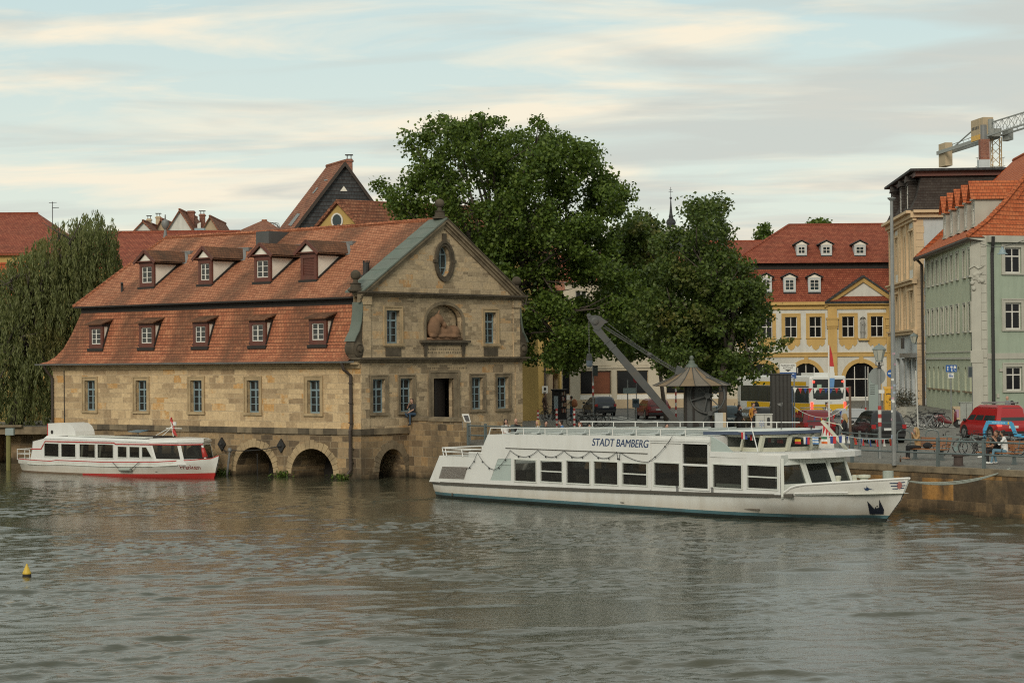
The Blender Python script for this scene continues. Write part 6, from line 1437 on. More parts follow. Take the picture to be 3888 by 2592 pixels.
b = MB(); b.fbox(GR, 0, 22, zb_ - .05, zb_ + .4, -.01, .06); b.fbox(GR, 0, 22, zge - .5, zge, -.01, .35); b.build('cornice', PL['greentrim'], gh_)
b = MB(); p_ = GR.p(.25, zge - .1, .5); b.tube([p_, GR.p(.3, zge - .6, .4), GR.p(.4, zge - 1.3, .12), GR.p(.42, ZQ, .12)], .13, 8); b.build('downpipe', M['iron'], gh_)
p_ = GL_.p(GLEN - .3, 0, 0); b = MB(); b.tube([GL_.p(GLEN + .1, zge - .3, .9), GL_.p(GLEN + .0, zge - 1.0, .3), GL_.p(GLEN - .1, ZQ, .25)], .13, 8); b.build('downpipe', M['pipe'], gh_)
b = MB(); d_ = GR.uz(3822, 1390)[0]; b.fbox(GR, 1.0, 1.25, 4.9, 5.1, 0, .12); b.fbox(GR, .75, .95, 2.9, 3.2, 0, .1); b.build('wall_box', PL['greentrim'], gh_)
# steep hipped roof
zrg = 23.4; oh = .9
e_far, e_c, e_r = GL_.p(GLEN + 1.2, zge - .35, oh), (gc + (g2 - gc) * .3) + V((-.75, -.7, 0)), GR.p(22, zge - .05, .8); e_c.z = zge - .1
rg0 = GL_.p(7.5, zrg, -8.0); rg1 = GL_.p(GLEN + 1, zrg, -8.0); bk = GL_.p(GLEN + 1.2, zge, -16)
b = MB()
def sl_curve(a0, a1, t0, t1, n=5):                                       # bell-cast slope between an eave and a ridge edge
    rings = []
    for k in range(n + 1):
        t = k / n; f = t ** 1.0; z_ = lambda e, r: e.lerp(r, t) - V((0, 0, 1.0 * math.sin(math.pi * t) * (1 - t)))
        rings.append([z_(a0, t0), z_(a1, t1)])
    b.loft(rings, closed=False, caps=False); return rings
sl_curve(e_far, e_c, rg1, rg0); fr_ = sl_curve(e_c, e_r, rg0, GR.p(22, zrg, -8))
b.poly([e_far, rg1, bk]); roof = b.build('roof', M['roof_orange'], gh_)
b = MB(); hipl = [r[0] for r in fr_]; 
for a_, c_ in zip(hipl[:-1], hipl[1:]):
    for k in range(6): b.tube([a_.lerp(c_, k / 6) + V((0, 0, .05)), a_.lerp(c_, (k + 1.05) / 6) + V((0, 0, .09))], [.16, .19], 6)
b.tube([rg0, rg1], .17, 6); b.build('hip_tiles', M['roof_orange'], gh_)
b = MB(); b.loft([[e + V((0, 0, -.02)), e + V((0, 0, -.14)), e + V((.12, .1, -.3))] for e in (e_far, e_c, e_r)], closed=False, caps=False); b.build('gutter', M['pipe'], gh_)
b = MB(); b.poly([e_far + V((.1, 0, -.1)), e_c + V((0, 0, -.1)), gc + V((0, 0, zge - .45 - gc.z)), GL_.p(GLEN, zge - .45)]); b.poly([e_c + V((0, 0, -.1)), e_r + V((0, 0, -.1)), GR.p(22, zge - .45), g2 + V((0, 0, zge - .45 - g2.z))]); b.build('soffit', PL['greentrim'], gh_)
for k in range(5):                                                      # gabled dormers looking up the street
    u0 = 3.6 + k * 3.9; u1 = u0 + 1.7; w0 = -.9; z0, z1 = zge + .9, zge + 3.2; za = z1 + 1.15; c = (u0 + u1) / 2; tb = [(-oh, zge - .35), (1.2, zge + 1.0), (8.0, zrg)]
    b = MB(); b.wall(GL_, [(u0, z0), (u1, z0), (u1, z1), (c, za), (u0, z1)], [rect(u0 + .35, u1 - .35, z0 + .3, z1 - .3)], .15, w0)
    for u in (u0, u1): b.poly([GL_.p(u, z0 - .3, w0), GL_.p(u, z1, w0), GL_.p(u, z1, -wroof(z1, tb) - .4), GL_.p(u, z0 - .3, -wroof(z0, tb) - .1)])
    for q in ((u0 - .1, u1 + .1, z1 - .18, z1), (u0, u1, z0, z0 + .15)): b.fbox(GL_, *q, w0, w0 + .12)
    d = b.build('dormer', PL['greentrim'], gh_)
    window(d, Fr(GL_.p(0, 0, w0), SD, GL_.n), u0 + .35, u1 - .35, z0 + .3, z1 - .3, .12, M['win_white'], 'T', frame=.08)
    b = MB()
    for s_, uu in ((-1, u0 - .3), (1, u1 + .3)):
        q = [GL_.p(uu, z1 - .15, w0 + .35), GL_.p(c, za + .2, w0 + .35), GL_.p(c, za + .2, -wroof(za, tb) - .9), GL_.p(uu, z1 - .15, -wroof(z1, tb) - .9)]
        b.poly(q); b.poly([q[0], q[1], q[1] - V((0, 0, .15)), q[0] - V((0, 0, .15))])
    b.build('dormer_roof', M['roof_orange'], d)
# lamp on a wire
hl = thing('wire_lamp', 'grey bell shaped street lamp hung on a wire before the green house', 'lamp', P(3806, 950, 140)); b = MB(); c = P(3806, 937, 140); b.lathe([(.0, 0), (.08, 0), (.1, -.15), (.2, -.2), (.22, -.4), (.36, -.46), (.36, -.5), (0, -.48)], c, 12); b.build('shade', paint('lamp_grey_blue', (.25, .33, .35), .5), hl, smooth=.6)
b = MB(); b.tube(sagline(P(3722, 925, 158), c, .1, 6), .02, 4); b.tube(sagline(c, P(3960, 880, 130), .1, 6), .02, 4); b.build('wire', M['iron'], hl)

# tower crane far behind
TO = V((54.8, 240, 0)); TD = V((.117, -.993, 0)); TC = Fr(TO, TD, (-.993, -.117)); tc = thing('tower_crane', 'construction crane with concrete counterweights above the slate roof', 'crane', (54.8, 240, ZQ))
T = lambda px, py: TC.uz(px, py); cy_y = paint('crane_grey', (.24, .25, .23), .5, .2); zj = T(3760, 520)[1]; u_c = T(3578, 545)[0]; u_j = 34
b = MB()
for k in range(30):
    z0 = ZQ + k * (zj - ZQ) / 30; z1 = z0 + (zj - ZQ) / 30
    for i, (sx, sy) in enumerate(((-.5, -.5), (.5, -.5), (.5, .5), (-.5, .5))):
        s2 = ((-.5, -.5), (.5, -.5), (.5, .5), (-.5, .5))[(i + 1) % 4]; o_ = V((55.6, 241, 0))
        b.bar(o_ + V((sx, sy, z0)), o_ + V((sx, sy, z1)), .1); 
        if k > 16: b.bar(o_ + V((sx, sy, z0)), o_ + V((s2[0], s2[1], z1)), .06)
b.build('tower', paint('crane_ochre', (.42, .28, .12), .5, .2), tc)
b = MB()
for w in (-.6, .6): b.bar(TC.p(u_c - .2, zj - .15, w), TC.p(1, zj - .1, w), .2, .42)
b.bar(TC.p(u_c + 2, zj + .7, -.6), TC.p(-4, zj + .9, -.6), .06); b.bar(TC.p(u_c + 4, zj + .1, 0), TC.p(-3.5, zj + 1.9, 0), .12)
for u in np.arange(u_c + 2, -3, 2): b.bar(TC.p(u, zj, -.6), TC.p(u, zj + .8, -.6), .04)
for w, z in ((-.7, zj), (.7, zj), (0, zj + 1.6)): b.bar(TC.p(.5, z, w), TC.p(u_j, z + (0 if w else -.3), w), .17 if w else .14)
for k in range(16):
    u0, u1 = .5 + k * 2.1, .5 + (k + .5) * 2.1
    for w in (-.7, .7): b.bar(TC.p(u0, zj, w), TC.p(u1, zj + 1.6, 0), .04); b.bar(TC.p(u1, zj + 1.6, 0), TC.p(u0 + 2.1, zj, w), .045)
b.tube([TC.p(0, zj - .2, 0), TC.p(0, zj + 2.0, 0)], .32, 8); b.cbox(TC.p(1.2, zj + .3, 0), 1.2, 1.2, .9); b.fbox(TC, 1.5, 3.4, zj - .7, zj + .5, -1.4, -.8)
for w in (-1.4, 1.6): b.bar(TC.p(-.6, zj - 3.4, w), TC.p(.6, zj - 3.4, w), .08); b.bar(TC.p(-.6, zj - 2.4, w), TC.p(.6, zj - 2.4, w), .05); b.bar(TC.p(0, zj - 3.4, w), TC.p(0, zj - 2.4, w), .05); b.bar(TC.p(0, zj - 3.4, 0), TC.p(0, zj - 3.4, w), .1)
b.build('jib', cy_y, tc)
b = MB(); b.fbox(TC, u_c - .1, u_c + 2.4, zj - 1.9, zj + .9, -.45, .45); b.build('counterweight', PL['beige'], tc)
b = MB(); b.fbox(TC, -4.6, -1.6, zj + .45, zj + 2.3, .55, .75); b.fbox(TC, -1.6, -.6, zj + .2, zj + 2.3, -.5, .7, mi=0); b.fbox(TC, -4.6, -1.6, zj - .15, zj + .45, .55, .76, mi=1)
for k in range(5): b.fbox(TC, -4.3 + .5 * k, -4.0 + .5 * k, zj + 1.1, zj + 1.45, .755, .765, mi=2)
b.build('machine_box', [PL['beige'], paint('crane_yellow', (.6, .33, .03), .5), M['iron']], tc)
# ------------------------------------------------------------------ vehicles
M['tyre'] = paint('tyre', (.015, .015, .015), .8, .2); M['rim'] = paint('alloy', (.32, .32, .31), .35, .1, metal=.6); M['carglass'] = glass('car_glass', (.03, .04, .04), .04)
M['plastic'] = paint('black_plastic', (.018, .018, .018), .5, .2); M['plate'] = paint('number_plate', (.55, .56, .54), .5, .1, 40); M['tail'] = paint('tail_light_red', (.30, .012, .012), .25, .1); M['taillit'] = lampmat('tail_light_lit', (1, .05, .03), 2.2); M['headl'] = paint('head_light', (.55, .56, .54), .15, .05)
def carpaint(n, c): return paint(n, c, .22, .06, 1.5, dirt=.15, spec=.6)
def rring(x0, x1, z0, z1, y, c=.12, n=2):
    """rounded rectangle across the car at y"""
    pts = []
    for cx, cz, a0 in ((x1 - c, z1 - c, 0), (x0 + c, z1 - c, 90), (x0 + c, z0 + c, 180), (x1 - c, z0 + c, 270)):
        for k in range(n + 1): a = R(a0 + 90 * k / n); pts.append((cx + c * math.cos(a), y, cz + c * math.sin(a)))
    return pts
def car(name, label, loc, head, L_=4.1, W=1.74, H=1.46, belt=.93, hoodz=.86, nose=.95, ws=1.15, rear=.32, mat=None, lit=False, rails=False, group='parked cars', cat='car', van=False, rim=None):
    """y forward, origin on the ground; nose: bonnet length, ws: run of the windscreen, rear: run of the back window"""
    t = thing(name, label, cat, (0, 0, 0), group); w = W / 2; yr_, yf_ = -L_ / 2, L_ / 2
    b = MB()
    st = [(yr_, .45, belt - .12, w - .14), (yr_ + .07, .30, belt - .02, w - .05), (yr_ + .35, .22, belt + .02, w), (yr_ + 1.3, .2, belt + .02, w), (yf_ - nose - .35, .2, belt, w), (yf_ - nose, .2, hoodz + .05, w), (yf_ - .55, .22, hoodz - .02, w - .01), (yf_ - .18, .26, hoodz - .13, w - .08), (yf_, .36, hoodz - .28, w - .2)]
    b.loft([rring(-x, x, z0, z1, y, .13) for y, z0, z1, x in st])
    base = (yr_ + .05, yf_ - nose + .05)                                  # greenhouse
    gh = []
    for k in range(6):
        f = k / 5; z = belt - .03 + (H - belt + .03) * f; y0 = base[0] + rear * f ** 1.2 + (.1 * f * f if f > .8 else 0); y1 = base[1] - ws * f ** .9 - (.2 * f * f if f > .8 else 0); x = w - .03 - .17 * f - (.1 if k == 5 else 0); c = .16
        gh.append((y0, y1, x, z, c))
    b.loft([[(sx * (x - (c if i in (0, 3) else 0)) if False else px, py, z) for px, py in ((x - c, y0), (x, y0 + c), (x, y1 - c), (x - c, y1), (-x + c, y1), (-x, y1 - c), (-x, y0 + c), (-x + c, y0))] for y0, y1, x, z, c in gh])
    o = b.build('body', mat, t, smooth=.55)
    ip = lambda f: tuple(np.interp(f, [k / 5 for k in range(6)], [g[i] for g in gh]) for i in range(4))
    lo, hi = .12, .86; (ya, yb_, xa, za), (yc, yd, xc, zc) = ip(lo), ip(hi); e = .012
    MB().poly([(-xa + .17, ya - e, za), (xa - .17, ya - e, za), (xc - .17, yc - e, zc), (-xc + .17, yc - e, zc)]).build('rear_window', M['carglass'], t)
    MB().poly([(-xa + .17, yb_ + e, za), (xa - .17, yb_ + e, za), (xc - .17, yd + e, zc), (-xc + .17, yd + e, zc)]).build('windscreen', M['carglass'], t)
    for s_ in (-1, 1):
        cuts = [.04, .30, .34, .64, .68, .97] if not van else [.05, .42, .46, .72, .76, .97]
        for a, c in zip(cuts[::2], cuts[1::2]):
            L0 = lambda y0, y1, f: y0 + .17 + (y1 - y0 - .34) * f
            MB().poly([(s_ * (xa + e), L0(ya, yb_, a), za), (s_ * (xa + e), L0(ya, yb_, c), za), (s_ * (xc + e), L0(yc, yd, c), zc), (s_ * (xc + e), L0(yc, yd, a), zc)]).build('side_window', M['carglass'], t)
    for s_ in (-1, 1):
        for y in (yr_ + .78, yf_ - .82):
            b = MB(); b.lathe([(.31, -.1), (.33, -.07), (.33, .07), (.31, .1)], (s_ * (w - .1), y, .33), 20, axis=(1, 0, 0)); wl = b.build('wheel', M['tyre'], t, smooth=.6)
            b = MB(); b.lathe([(.0, .0), (.2, .0), (.22, .02), (.0, .03)], (s_ * (w + .0), y, .33), 16, axis=(s_, 0, 0)); b.build('rim', rim or M['rim'], wl)
            b = MB(); b.lathe([(.0, .0), (.39, .0), (.39, .012), (.0, .012)], (s_ * (w - .01), y, .36), 20, axis=(s_, 0, 0)); b.build('wheel_arch', M['plastic'], t)
        b = MB(); b.cbox((s_ * (w - .14), yr_ + .06, belt - .1), .2, .16, .2); b.build('tail_light', M['taillit'] if lit else M['tail'], t)
        b = MB(); b.cbox((s_ * (w - .2), yf_ - .16, hoodz - .16), .3, .22, .16); b.build('head_light', M['headl'], t)
        b = MB(); b.ball((s_ * (w + .09), base[1] - .35, belt + .06), .11, .07, .08, 8, 6); b.build('mirror', M['plastic'], t)
    b = MB(); b.cbox((0, yr_ - .005, .70), .52, .03, .12); b.build('number_plate', M['plate'], t)
    MB().cbox((0, yr_ + .03, .40), W - .2, .12, .16).build('bumper', M['plastic'], t); MB().cbox((0, yf_ - .05, .33), W - .3, .12, .14).build('bumper', M['plastic'], t)
    b = MB(); b.tube([(w * .6, gh[5][0] + .4, H), (w * .6, gh[5][0] + .25, H + .18)], .015, 4); b.build('aerial', M['plastic'], t)
    if rails:
        b = MB()
        for s_ in (-1, 1): b.bar((s_ * (w - .3), gh[5][0] + .3, H + .1), (s_ * (w - .3), gh[5][1] - .3, H + .1), .04)
        for y in (gh[5][0] + .5, gh[5][1] - .6): b.bar((-w + .2, y, H + .13), (w - .2, y, H + .13), .07, .04)
        b.build('roof_rack', M['rim'], t)
    t.location = loc; t.rotation_euler = (0, 0, head); return t
def gp(px, D): q = P(px, 1500, D); return V((q.x, q.y, ZQ))
HD = R(30)
navy, red1, black = carpaint('car_navy', (.012, .018, .03)), carpaint('car_red', (.17, .022, .02)), carpaint('car_black', (.012, .012, .013))
car('parked_car', 'dark blue hatchback behind the bicycle stand near the shop windows', gp(2273, 162), R(13), mat=navy, H=1.48, rim=M['rim'], group=None, nose=.9)
car('parked_car', 'dark red hatchback half hidden by the sloping boom of the harbour crane', gp(2475, 152), R(11), mat=red1, group=None)
car('parked_car', 'dark teal hatchback with a pale rear window right of the harbour crane post', gp(2738, 127), R(8), mat=carpaint('car_teal', (.03, .06, .075)), group=None)
car('parked_car', 'black hatchback parked behind the people beside the painted cabinet', gp(2868, 122), R(8), mat=black, group=None)
car('parked_car', 'dark red car with a silver roof below the triangular pennants', gp(3070, 110), R(8), mat=carpaint('car_wine', (.15, .012, .016)), H=1.55, group=None, rails=True)
car('parked_car', 'silver grey car between the red car and the black one by the rusty pole', gp(3212, 115), R(7), mat=carpaint('car_silver', (.30, .31, .31)), H=1.5, group=None)
car('parked_car', 'large black car right of the rusty pole with red tail light strip', gp(3328, 106), R(6), 4.4, 1.82, 1.6, mat=black, group=None)
v_ = car('parked_van', 'bright red family van with tinted windows and a roof rack', gp(3768, 108), R(15), 4.4, 1.8, 1.78, belt=.93, hoodz=.98, nose=.75, ws=.95, rear=.12, mat=carpaint('van_red', (.34, .016, .018)), lit=True, rails=True, van=True, cat='van', group=None)
# city bus
bus = thing('city_bus', 'yellow and white city bus waiting behind the parked cars', 'bus', (0, 0, 0)); BW, BL, BH = 1.4, 12.0, 3.02
yel, bwhite = paint('bus_yellow', (.62, .38, .02), .35, .08), paint('bus_white', (.62, .63, .60), .35, .06)
b = MB(); b.loft([rring(-BW + c, BW - c, .3, BH - c, y, .14) for y, c in ((-BL / 2, .1), (-BL / 2 + .1, 0), (BL / 2 - .15, 0), (BL / 2, .12))]); b.build('body', bwhite, bus, smooth=.5)
for s_ in (-1, 1):
    x = s_ * (BW + .012); q = lambda y0, y1, z0, z1: [(x, y0, z0), (x, y1, z0), (x, y1, z1), (x, y0, z1)]
    MB().poly(q(-BL / 2 + .2, BL / 2 - .3, 1.15, 2.3)).build('window_band', M['carglass'], bus)
    b = MB(); b.poly(q(-BL / 2 + .05, -.6, .45, 1.12)); b.poly(q(.6, 4.6, .45, 1.12)); b.poly(q(-BL / 2 + .6, 3.5, 2.34, 2.62)); b.build('yellow_panel', yel, bus)
    b = MB()
    for y in (-3.9, -2.2, -.6, 1.0, 2.6, 4.2): b.cbox((x, y, 1.72), .02, .07, 1.15)
    b.build('window_post', M['plastic'], bus)
    for y in (-2.9, 2.9):
        b = MB(); b.lathe([(.0, -.15), (.47, -.15), (.48, .02), (.3, .03), (0, .02)], (s_ * (BW - .0), y, .48), 20, axis=(s_, 0, 0)); b.build('wheel', M['tyre'], bus)
        b = MB(); b.lathe([(.0, 0), (.6, 0), (.6, .016), (0, .016)], (s_ * (BW + .0), y, .52), 20, axis=(s_, 0, 0)); b.build('wheel_arch', M['plastic'], bus)
yb2 = -BL / 2 - .012
MB().poly([(-BW + .2, yb2, 2.05), (BW - .2, yb2, 2.05), (BW - .25, yb2, 2.78), (-BW + .25, yb2, 2.78)]).build('rear_panel', M['plastic'], bus)
MB().poly([(-BW + .25, yb2, 1.45), (BW - .25, yb2, 1.45), (BW - .2, yb2, 2.03), (-BW + .2, yb2, 2.03)]).build('rear_window', M['carglass'], bus)
b = MB(); b.poly([(-BW + .3, yb2 - .002, 1.62), (BW - .3, yb2 - .002, 1.62), (BW - .45, yb2 - .002, 1.38), (-BW + .45, yb2 - .002, 1.38)]); b.build('rear_dip', M['plastic'], bus)
MB().poly([(-BW + .1, yb2, .55), (BW - .1, yb2, .55), (BW - .1, yb2, 1.05), (-BW + .1, yb2, 1.05)]).build('yellow_panel', yel, bus)
for s_ in (-1, 1):
    for z, h in ((.95, .5), (2.62, .13)): b = MB(); b.cbox((s_ * (BW - (.13 if z < 2 else .28)), yb2, z), .16, .05, h); b.build('tail_light', M['taillit'], bus)
b = MB(); b.cbox((0, -BL / 2 + 1.6, BH + .1), 1.6, 2.0, .24); b.build('roof_unit', bwhite, bus); b = MB(); b.cbox((0, .9, BH + .08), 1.7, 2.4, .2); b.build('roof_unit', M['plastic'], bus)
b = MB(); b.cbox((-.7, yb2, 2.25), .34, .02, .36); b.build('sticker', paint('green_white', (.35, .5, .38), .5), bus)
text('STADTVERKEHR', Fr(V((-BW - .012, 0, 0)), (0, -1), (-1, 0)), 2.2, 2.48, .22, M['plastic'], bus, w=.005)
b = MB(); b.cbox((0, yb2 - .02, 1.22), .5, .03, .11); b.build('number_plate', M['plate'], bus)
bus.location = gp(3145, 147) + V((-.309 * BL / 2, .951 * BL / 2, 0)); bus.rotation_euler = (0, 0, R(18))

# ------------------------------------------------------------------ bicycles
def bicycle(name, label, col, basket=False):
    t = thing(name, label, 'bicycle', (0, 0, 0), 'bicycles parked about the square'); fm = paint('bike_' + str(len(M)), col, .4, .1); M[label] = fm
    for y in (-.52, .53):
        b = MB(); b.torus((0, y, .34), .325, .02, (1, 0, 0), 22, 5); w_ = b.build('wheel', M['tyre'], t, smooth=3)
        b = MB(); b.torus((0, y, .34), .30, .011, (1, 0, 0), 22, 4)
        for k in range(10): a = k * math.pi / 5; b.tube([(0, y, .34), (0, y + .3 * math.cos(a), .34 + .3 * math.sin(a))], .004, 3)
        b.tube([(-.05, y, .34), (.05, y, .34)], .025, 6); b.build('rim', M['rim'], w_)
    b = MB(); bb, se, hd, he = (0, -.08, .30), (0, -.26, .78), (0, .36, .86), (0, .38, .72)
    for a, e, r in ((bb, se, .017), (se, hd, .017), (bb, he, .02), (hd, (0, .53, .34), .016), (bb, (0, -.52, .34), .012), (se, (0, -.52, .34), .011)): b.tube([a, e], r, 6)
    b.lathe([(.0, -.01), (.09, -.01), (.09, .01), (0, .01)], bb, 12, axis=(1, 0, 0)); b.tube([(-.1, -.08, .18), (-.09, -.08, .30), (.09, -.08, .30), (.1, -.08, .42)], .012, 5)
    b.torus((0, -.52, .34), .37, .014, (1, 0, 0), 12, 4, a0=-.3 + 1.57, a1=3.0 + .4); b.cbox((0, -.55, .74), .13, .36, .02); b.tube([(0, -.55, .73), (0, -.54, .36)], .009, 4); b.build('frame', fm, t)
    b = MB(); b.tube([hd, (0, .33, 1.0)], .013, 5); b.tube([(-.28, .2, 1.03), (-.2, .28, 1.05), (0, .34, 1.02), (.2, .28, 1.05), (.28, .2, 1.03)], .013, 5); b.ball((0, .44, .9), .04, nu=6, nv=5); b.build('handlebar', M['plastic'], t)
    b = MB(); b.tube([se, (0, -.28, .9)], .013, 5); b.loft([[(x * s_, y, z) for x, z in ((-.07, .93), (.07, .93), (.05, .89), (-.05, .89))] for y, s_ in ((-.42, 1), (-.3, 1), (-.1, .3))]); b.build('saddle', M['plastic'], t)
    if basket: b = MB(); b.loft([[(-.14 * s_, .44, z), (.14 * s_, .44, z), (.14 * s_, .44 + .24 * s_, z), (-.14 * s_, .44 + .24 * s_, z)] for z, s_ in ((.8, .85), (1.02, 1.1))]); b.build('basket', M['plastic'], t)
    return t
bk1, bk2, bk3 = bicycle('bicycle', 'black bicycle seen side on before the ochre house, leftmost of the bicycles', (.015, .015, .016)), bicycle('bicycle', 'silver grey bicycle nearest the white leaning pole by the green house', (.22, .23, .23)), bicycle('bicycle', 'pale green bicycle behind the first wooden bench', (.16, .22, .21), False)
def place(o, px, D, rz, label=None): 
    q = gp(px, D); o.location = q; o.rotation_euler = (0, 0, rz)
    if label: o['label'] = label
place(bk1, 2042, 150, R(-80))
place(bk2, 3520, 124, R(-60)); place(bk3, 3620, 90, R(72))
for src, px, D, rz, lab in ((bk1, 2085, 149, R(-35), 'black bicycle leaning beside the dark bookcase'), (bk1, 2195, 136, R(-70), 'black bicycle at the left end of the stand before the blue hatchback'), (bk1, 2222, 136, R(-62), 'black bicycle second in the crowded stand before the blue hatchback'), (bk2, 2250, 135, R(-75), 'grey bicycle in the middle of the stand before the blue hatchback'), (bk1, 2272, 135, R(-68), 'black bicycle at the right end of the stand before the blue hatchback'),
        (bk1, 3470, 128, R(-75), 'black bicycle left of the white leaning pole by the green house'), (bk1, 3545, 126, R(-55), 'black bicycle behind the silver one at the green house wall'), (bk2, 3565, 127, R(-65), 'grey bicycle next to the red scooter at the green house wall'), (bk1, 3506, 129, R(-68), 'black bicycle close to the green house downpipe behind the others'),
        (bk1, 3690, 91, R(66), 'black bicycle before the red van, left of the blue rack'), (bk3, 3725, 90.5, R(58), 'pale green bicycle under the left foot of the blue rack'), (bk1, 3770, 90, R(62), 'black bicycle in the middle below the blue rack beam'), (bk2, 3822, 90, R(55), 'silver bicycle with bright handlebars behind the man in white'), (bk1, 3868, 89, R(60), 'black bicycle below the right foot of the blue rack')):
    dup(src, gp(px, D), rz, lab)
sc = thing('motor_scooter', 'dark red motor scooter parked beside the beige cabinet', 'scooter', (0, 0, 0)); b = MB(); wine = paint('scooter_red', (.12, .012, .014), .3)
b.loft([rring(-.17, .17, .32, .78, -.75, .1), rring(-.2, .2, .3, .82, -.3, .12), rring(-.16, .16, .25, .5, 0, .08), rring(-.16, .16, .25, .4, .3, .06)]); b.loft([rring(-.2, .2, .3, .9, .42, .1), rring(-.14, .14, .45, 1.0, .58, .08)]); b.build('body', wine, sc, smooth=.6)
for y in (-.6, .62): bb_ = MB(); bb_.torus((0, y, .25), .19, .06, (1, 0, 0), 18, 7); bb_.lathe([(0, -.05), (.14, -.05), (.14, .05), (0, .05)], (0, y, .25), 10, axis=(1, 0, 0)); bb_.build('wheel', M['tyre'], sc, smooth=.6)
b = MB(); b.loft([rring(-.16, .16, .78, .9, -.8, .05), rring(-.16, .16, .8, .92, -.1, .05)]); b.build('seat', M['plastic'], sc); b = MB(); b.tube([(0, .5, .9), (0, .46, 1.1)], .04, 6); b.tube([(-.32, .36, 1.12), (0, .46, 1.1), (.32, .36, 1.12)], .02, 5); b.build('handlebar', M['plastic'], sc)
place(sc, 3594, 127, R(-100))

# ------------------------------------------------------------------ railing, benches, quay furniture
M['railgrey'] = paint('railing_grey_green', (.10, .125, .125), .5, .15, 4, dirt=.3)
rail = thing('quay_railing', 'grey green tubular railing with square posts along the quay edge', 'railing', Q.p(20, ZQ, -.25)); us = [Q.uz(px, py, -.25)[0] for px, py in ((3395, 1764), (3563, 1774), (3736, 1782))]; stp = (us[2] - us[0]) / 2
u0 = us[0]
while u0 - stp > ue + 1.0: u0 -= stp
post_u = [u0 + stp * k for k in range(40) if u0 + stp * k < 46]
for u in [ue + .9] + post_u: b = MB(); b.fbox(Q, u - .055, u + .055, ZQ, ZQ + 1.12, -.31, -.2); b.build('post', M['railgrey'], rail)
b = MB()
for z in (ZQ + 1.0, ZQ + .52): b.tube([Q.p(ue + .8, z, -.255), Q.p(46, z, -.255)], .036, 7)
b.build('rail', M['railgrey'], rail)
rl2 = thing('inner_railing', 'short grey railing running back from the street lamp on the quay', 'railing', G(3342, 1740, ZQ)); a, e = G(3342, 1740, ZQ), G(3190, 1728, ZQ); b = MB()
for z in (1.0, .5): b.tube([a + V((0, 0, z)), e + V((0, 0, z))], .03, 6)
b.build('rail', M['railgrey'], rl2)
for t in (.02, .5, 1): p = a.lerp(e, t); b = MB(); b.cbox(p + V((0, 0, .55)), .1, .1, 1.1); b.build('post', M['railgrey'], rl2)
M['benchwood'] = paint('oiled_bench_wood', (.30, .125, .05), .5, .25, 3); 
def bench():
    t = thing('park_bench', 'wooden slatted bench with a woman sitting at its left end', 'bench', (0, 0, 0), 'benches facing the river')
    b = MB()
    for k in range(4): b.box(-.95, .95, -.28 + .125 * k, -.18 + .125 * k, .43, .465)
    b.build('seat', M['benchwood'], t); b = MB()
    for k in range(6): z = .52 + .068 * k; y = .26 + .02 * k; b.box(-.95, .95, y, y + .025, z, z + .052)
    b.build('backrest', M['benchwood'], t)
    for x in (-.72, .72):
        b = MB(); b.cbox((x, .02, .21), .1, .12, .42); b.bar((x, -.26, .41), (x, .28, .41), .06, .05); b.bar((x, .26, .42), (x, .38, .92), .05, .06); b.bar((x, .02, .06), (x, .02, .0), .16, .2); b.build('leg', M['railgrey'], t)
    for x in (-.95, .95, .3):
        b = MB(); b.tube([(x, .28, .64), (x, .02, .66), (x, -.2, .62), (x, -.24, .46)], .018, 5); b.build('armrest', M['iron'], t)
    return t
ang = math.atan2(QD.y, QD.x)
bn = bench(); bn.location = G(3524, 1745, ZQ); bn.rotation_euler = (0, 0, ang)
b2p = G(3795, 1761, ZQ); dup(bn, b2p, ang, 'wooden slatted bench with a couple leaning together on it')
bo_ = thing('mooring_bollard', 'squat rusty iron bollard on the quay edge between two railing posts', 'bollard', G(3639, 1768, ZQ)); MB().lathe([(.24, 0), (.24, .03), (.19, .04), (.18, .36), (.25, .38), (.25, .45), (0, .47)], wloc(bo_), 16).build('body', paint('rusty_iron', (.07, .05, .042), .8, .4, 6), bo_, smooth=.6)
bt = thing('beer_bottle', 'brown glass bottle standing on the quay near the railing', 'bottle', G(3419, 1753, ZQ)); MB().lathe([(.035, 0), (.037, .02), (.037, .15), (.014, .2), (.013, .26), (0, .26)], wloc(bt), 10).build('glass', glass('brown_glass', (.05, .022, .008), .1), bt, smooth=.6)
def pole(name, label, cat, base, h, r, mat, top=None, lean=(0, 0)):
    t = thing(name, label, cat, base); b = MB(); b.tube([base, V(base) + V((lean[0] * h * .5, lean[1] * h * .5, h * .5)), V(base) + V((lean[0] * h, lean[1] * h, h))], [r, r * .92, r * (top or .85)], 10); b.build('pole', mat, t, smooth=.6); return t
galv = paint('galvanised_pole', (.19, .20, .195), .5, .15, 6, dirt=.5, dirtc=(.35, .34, .31)); M['galv'] = galv
bands = [paint('band_red', (.36, .035, .03), .5), paint('band_white', (.55, .54, .5), .5)]
def banded(root, base, z0, z1, r, n=5, lean=(0, 0)):
    b = MB()
    for k in range(n): a, e = z0 + (z1 - z0) * k / n, z0 + (z1 - z0) * (k + 1) / n; b.tube([V(base) + V((lean[0] * a, lean[1] * a, a)), V(base) + V((lean[0] * e, lean[1] * e, e))], r, 9, mi=k % 2)
    b.build('striped_sleeve', bands, root)
fp_ = G(3395, 1766, ZQ); fl = pole('flag_pole', 'very tall grey pole covered with stickers at the quay railing', 'pole', fp_, P(3415, 752, fp_.y).z - ZQ, .095, galv, .6)
b = MB(); rr = random.Random(2)
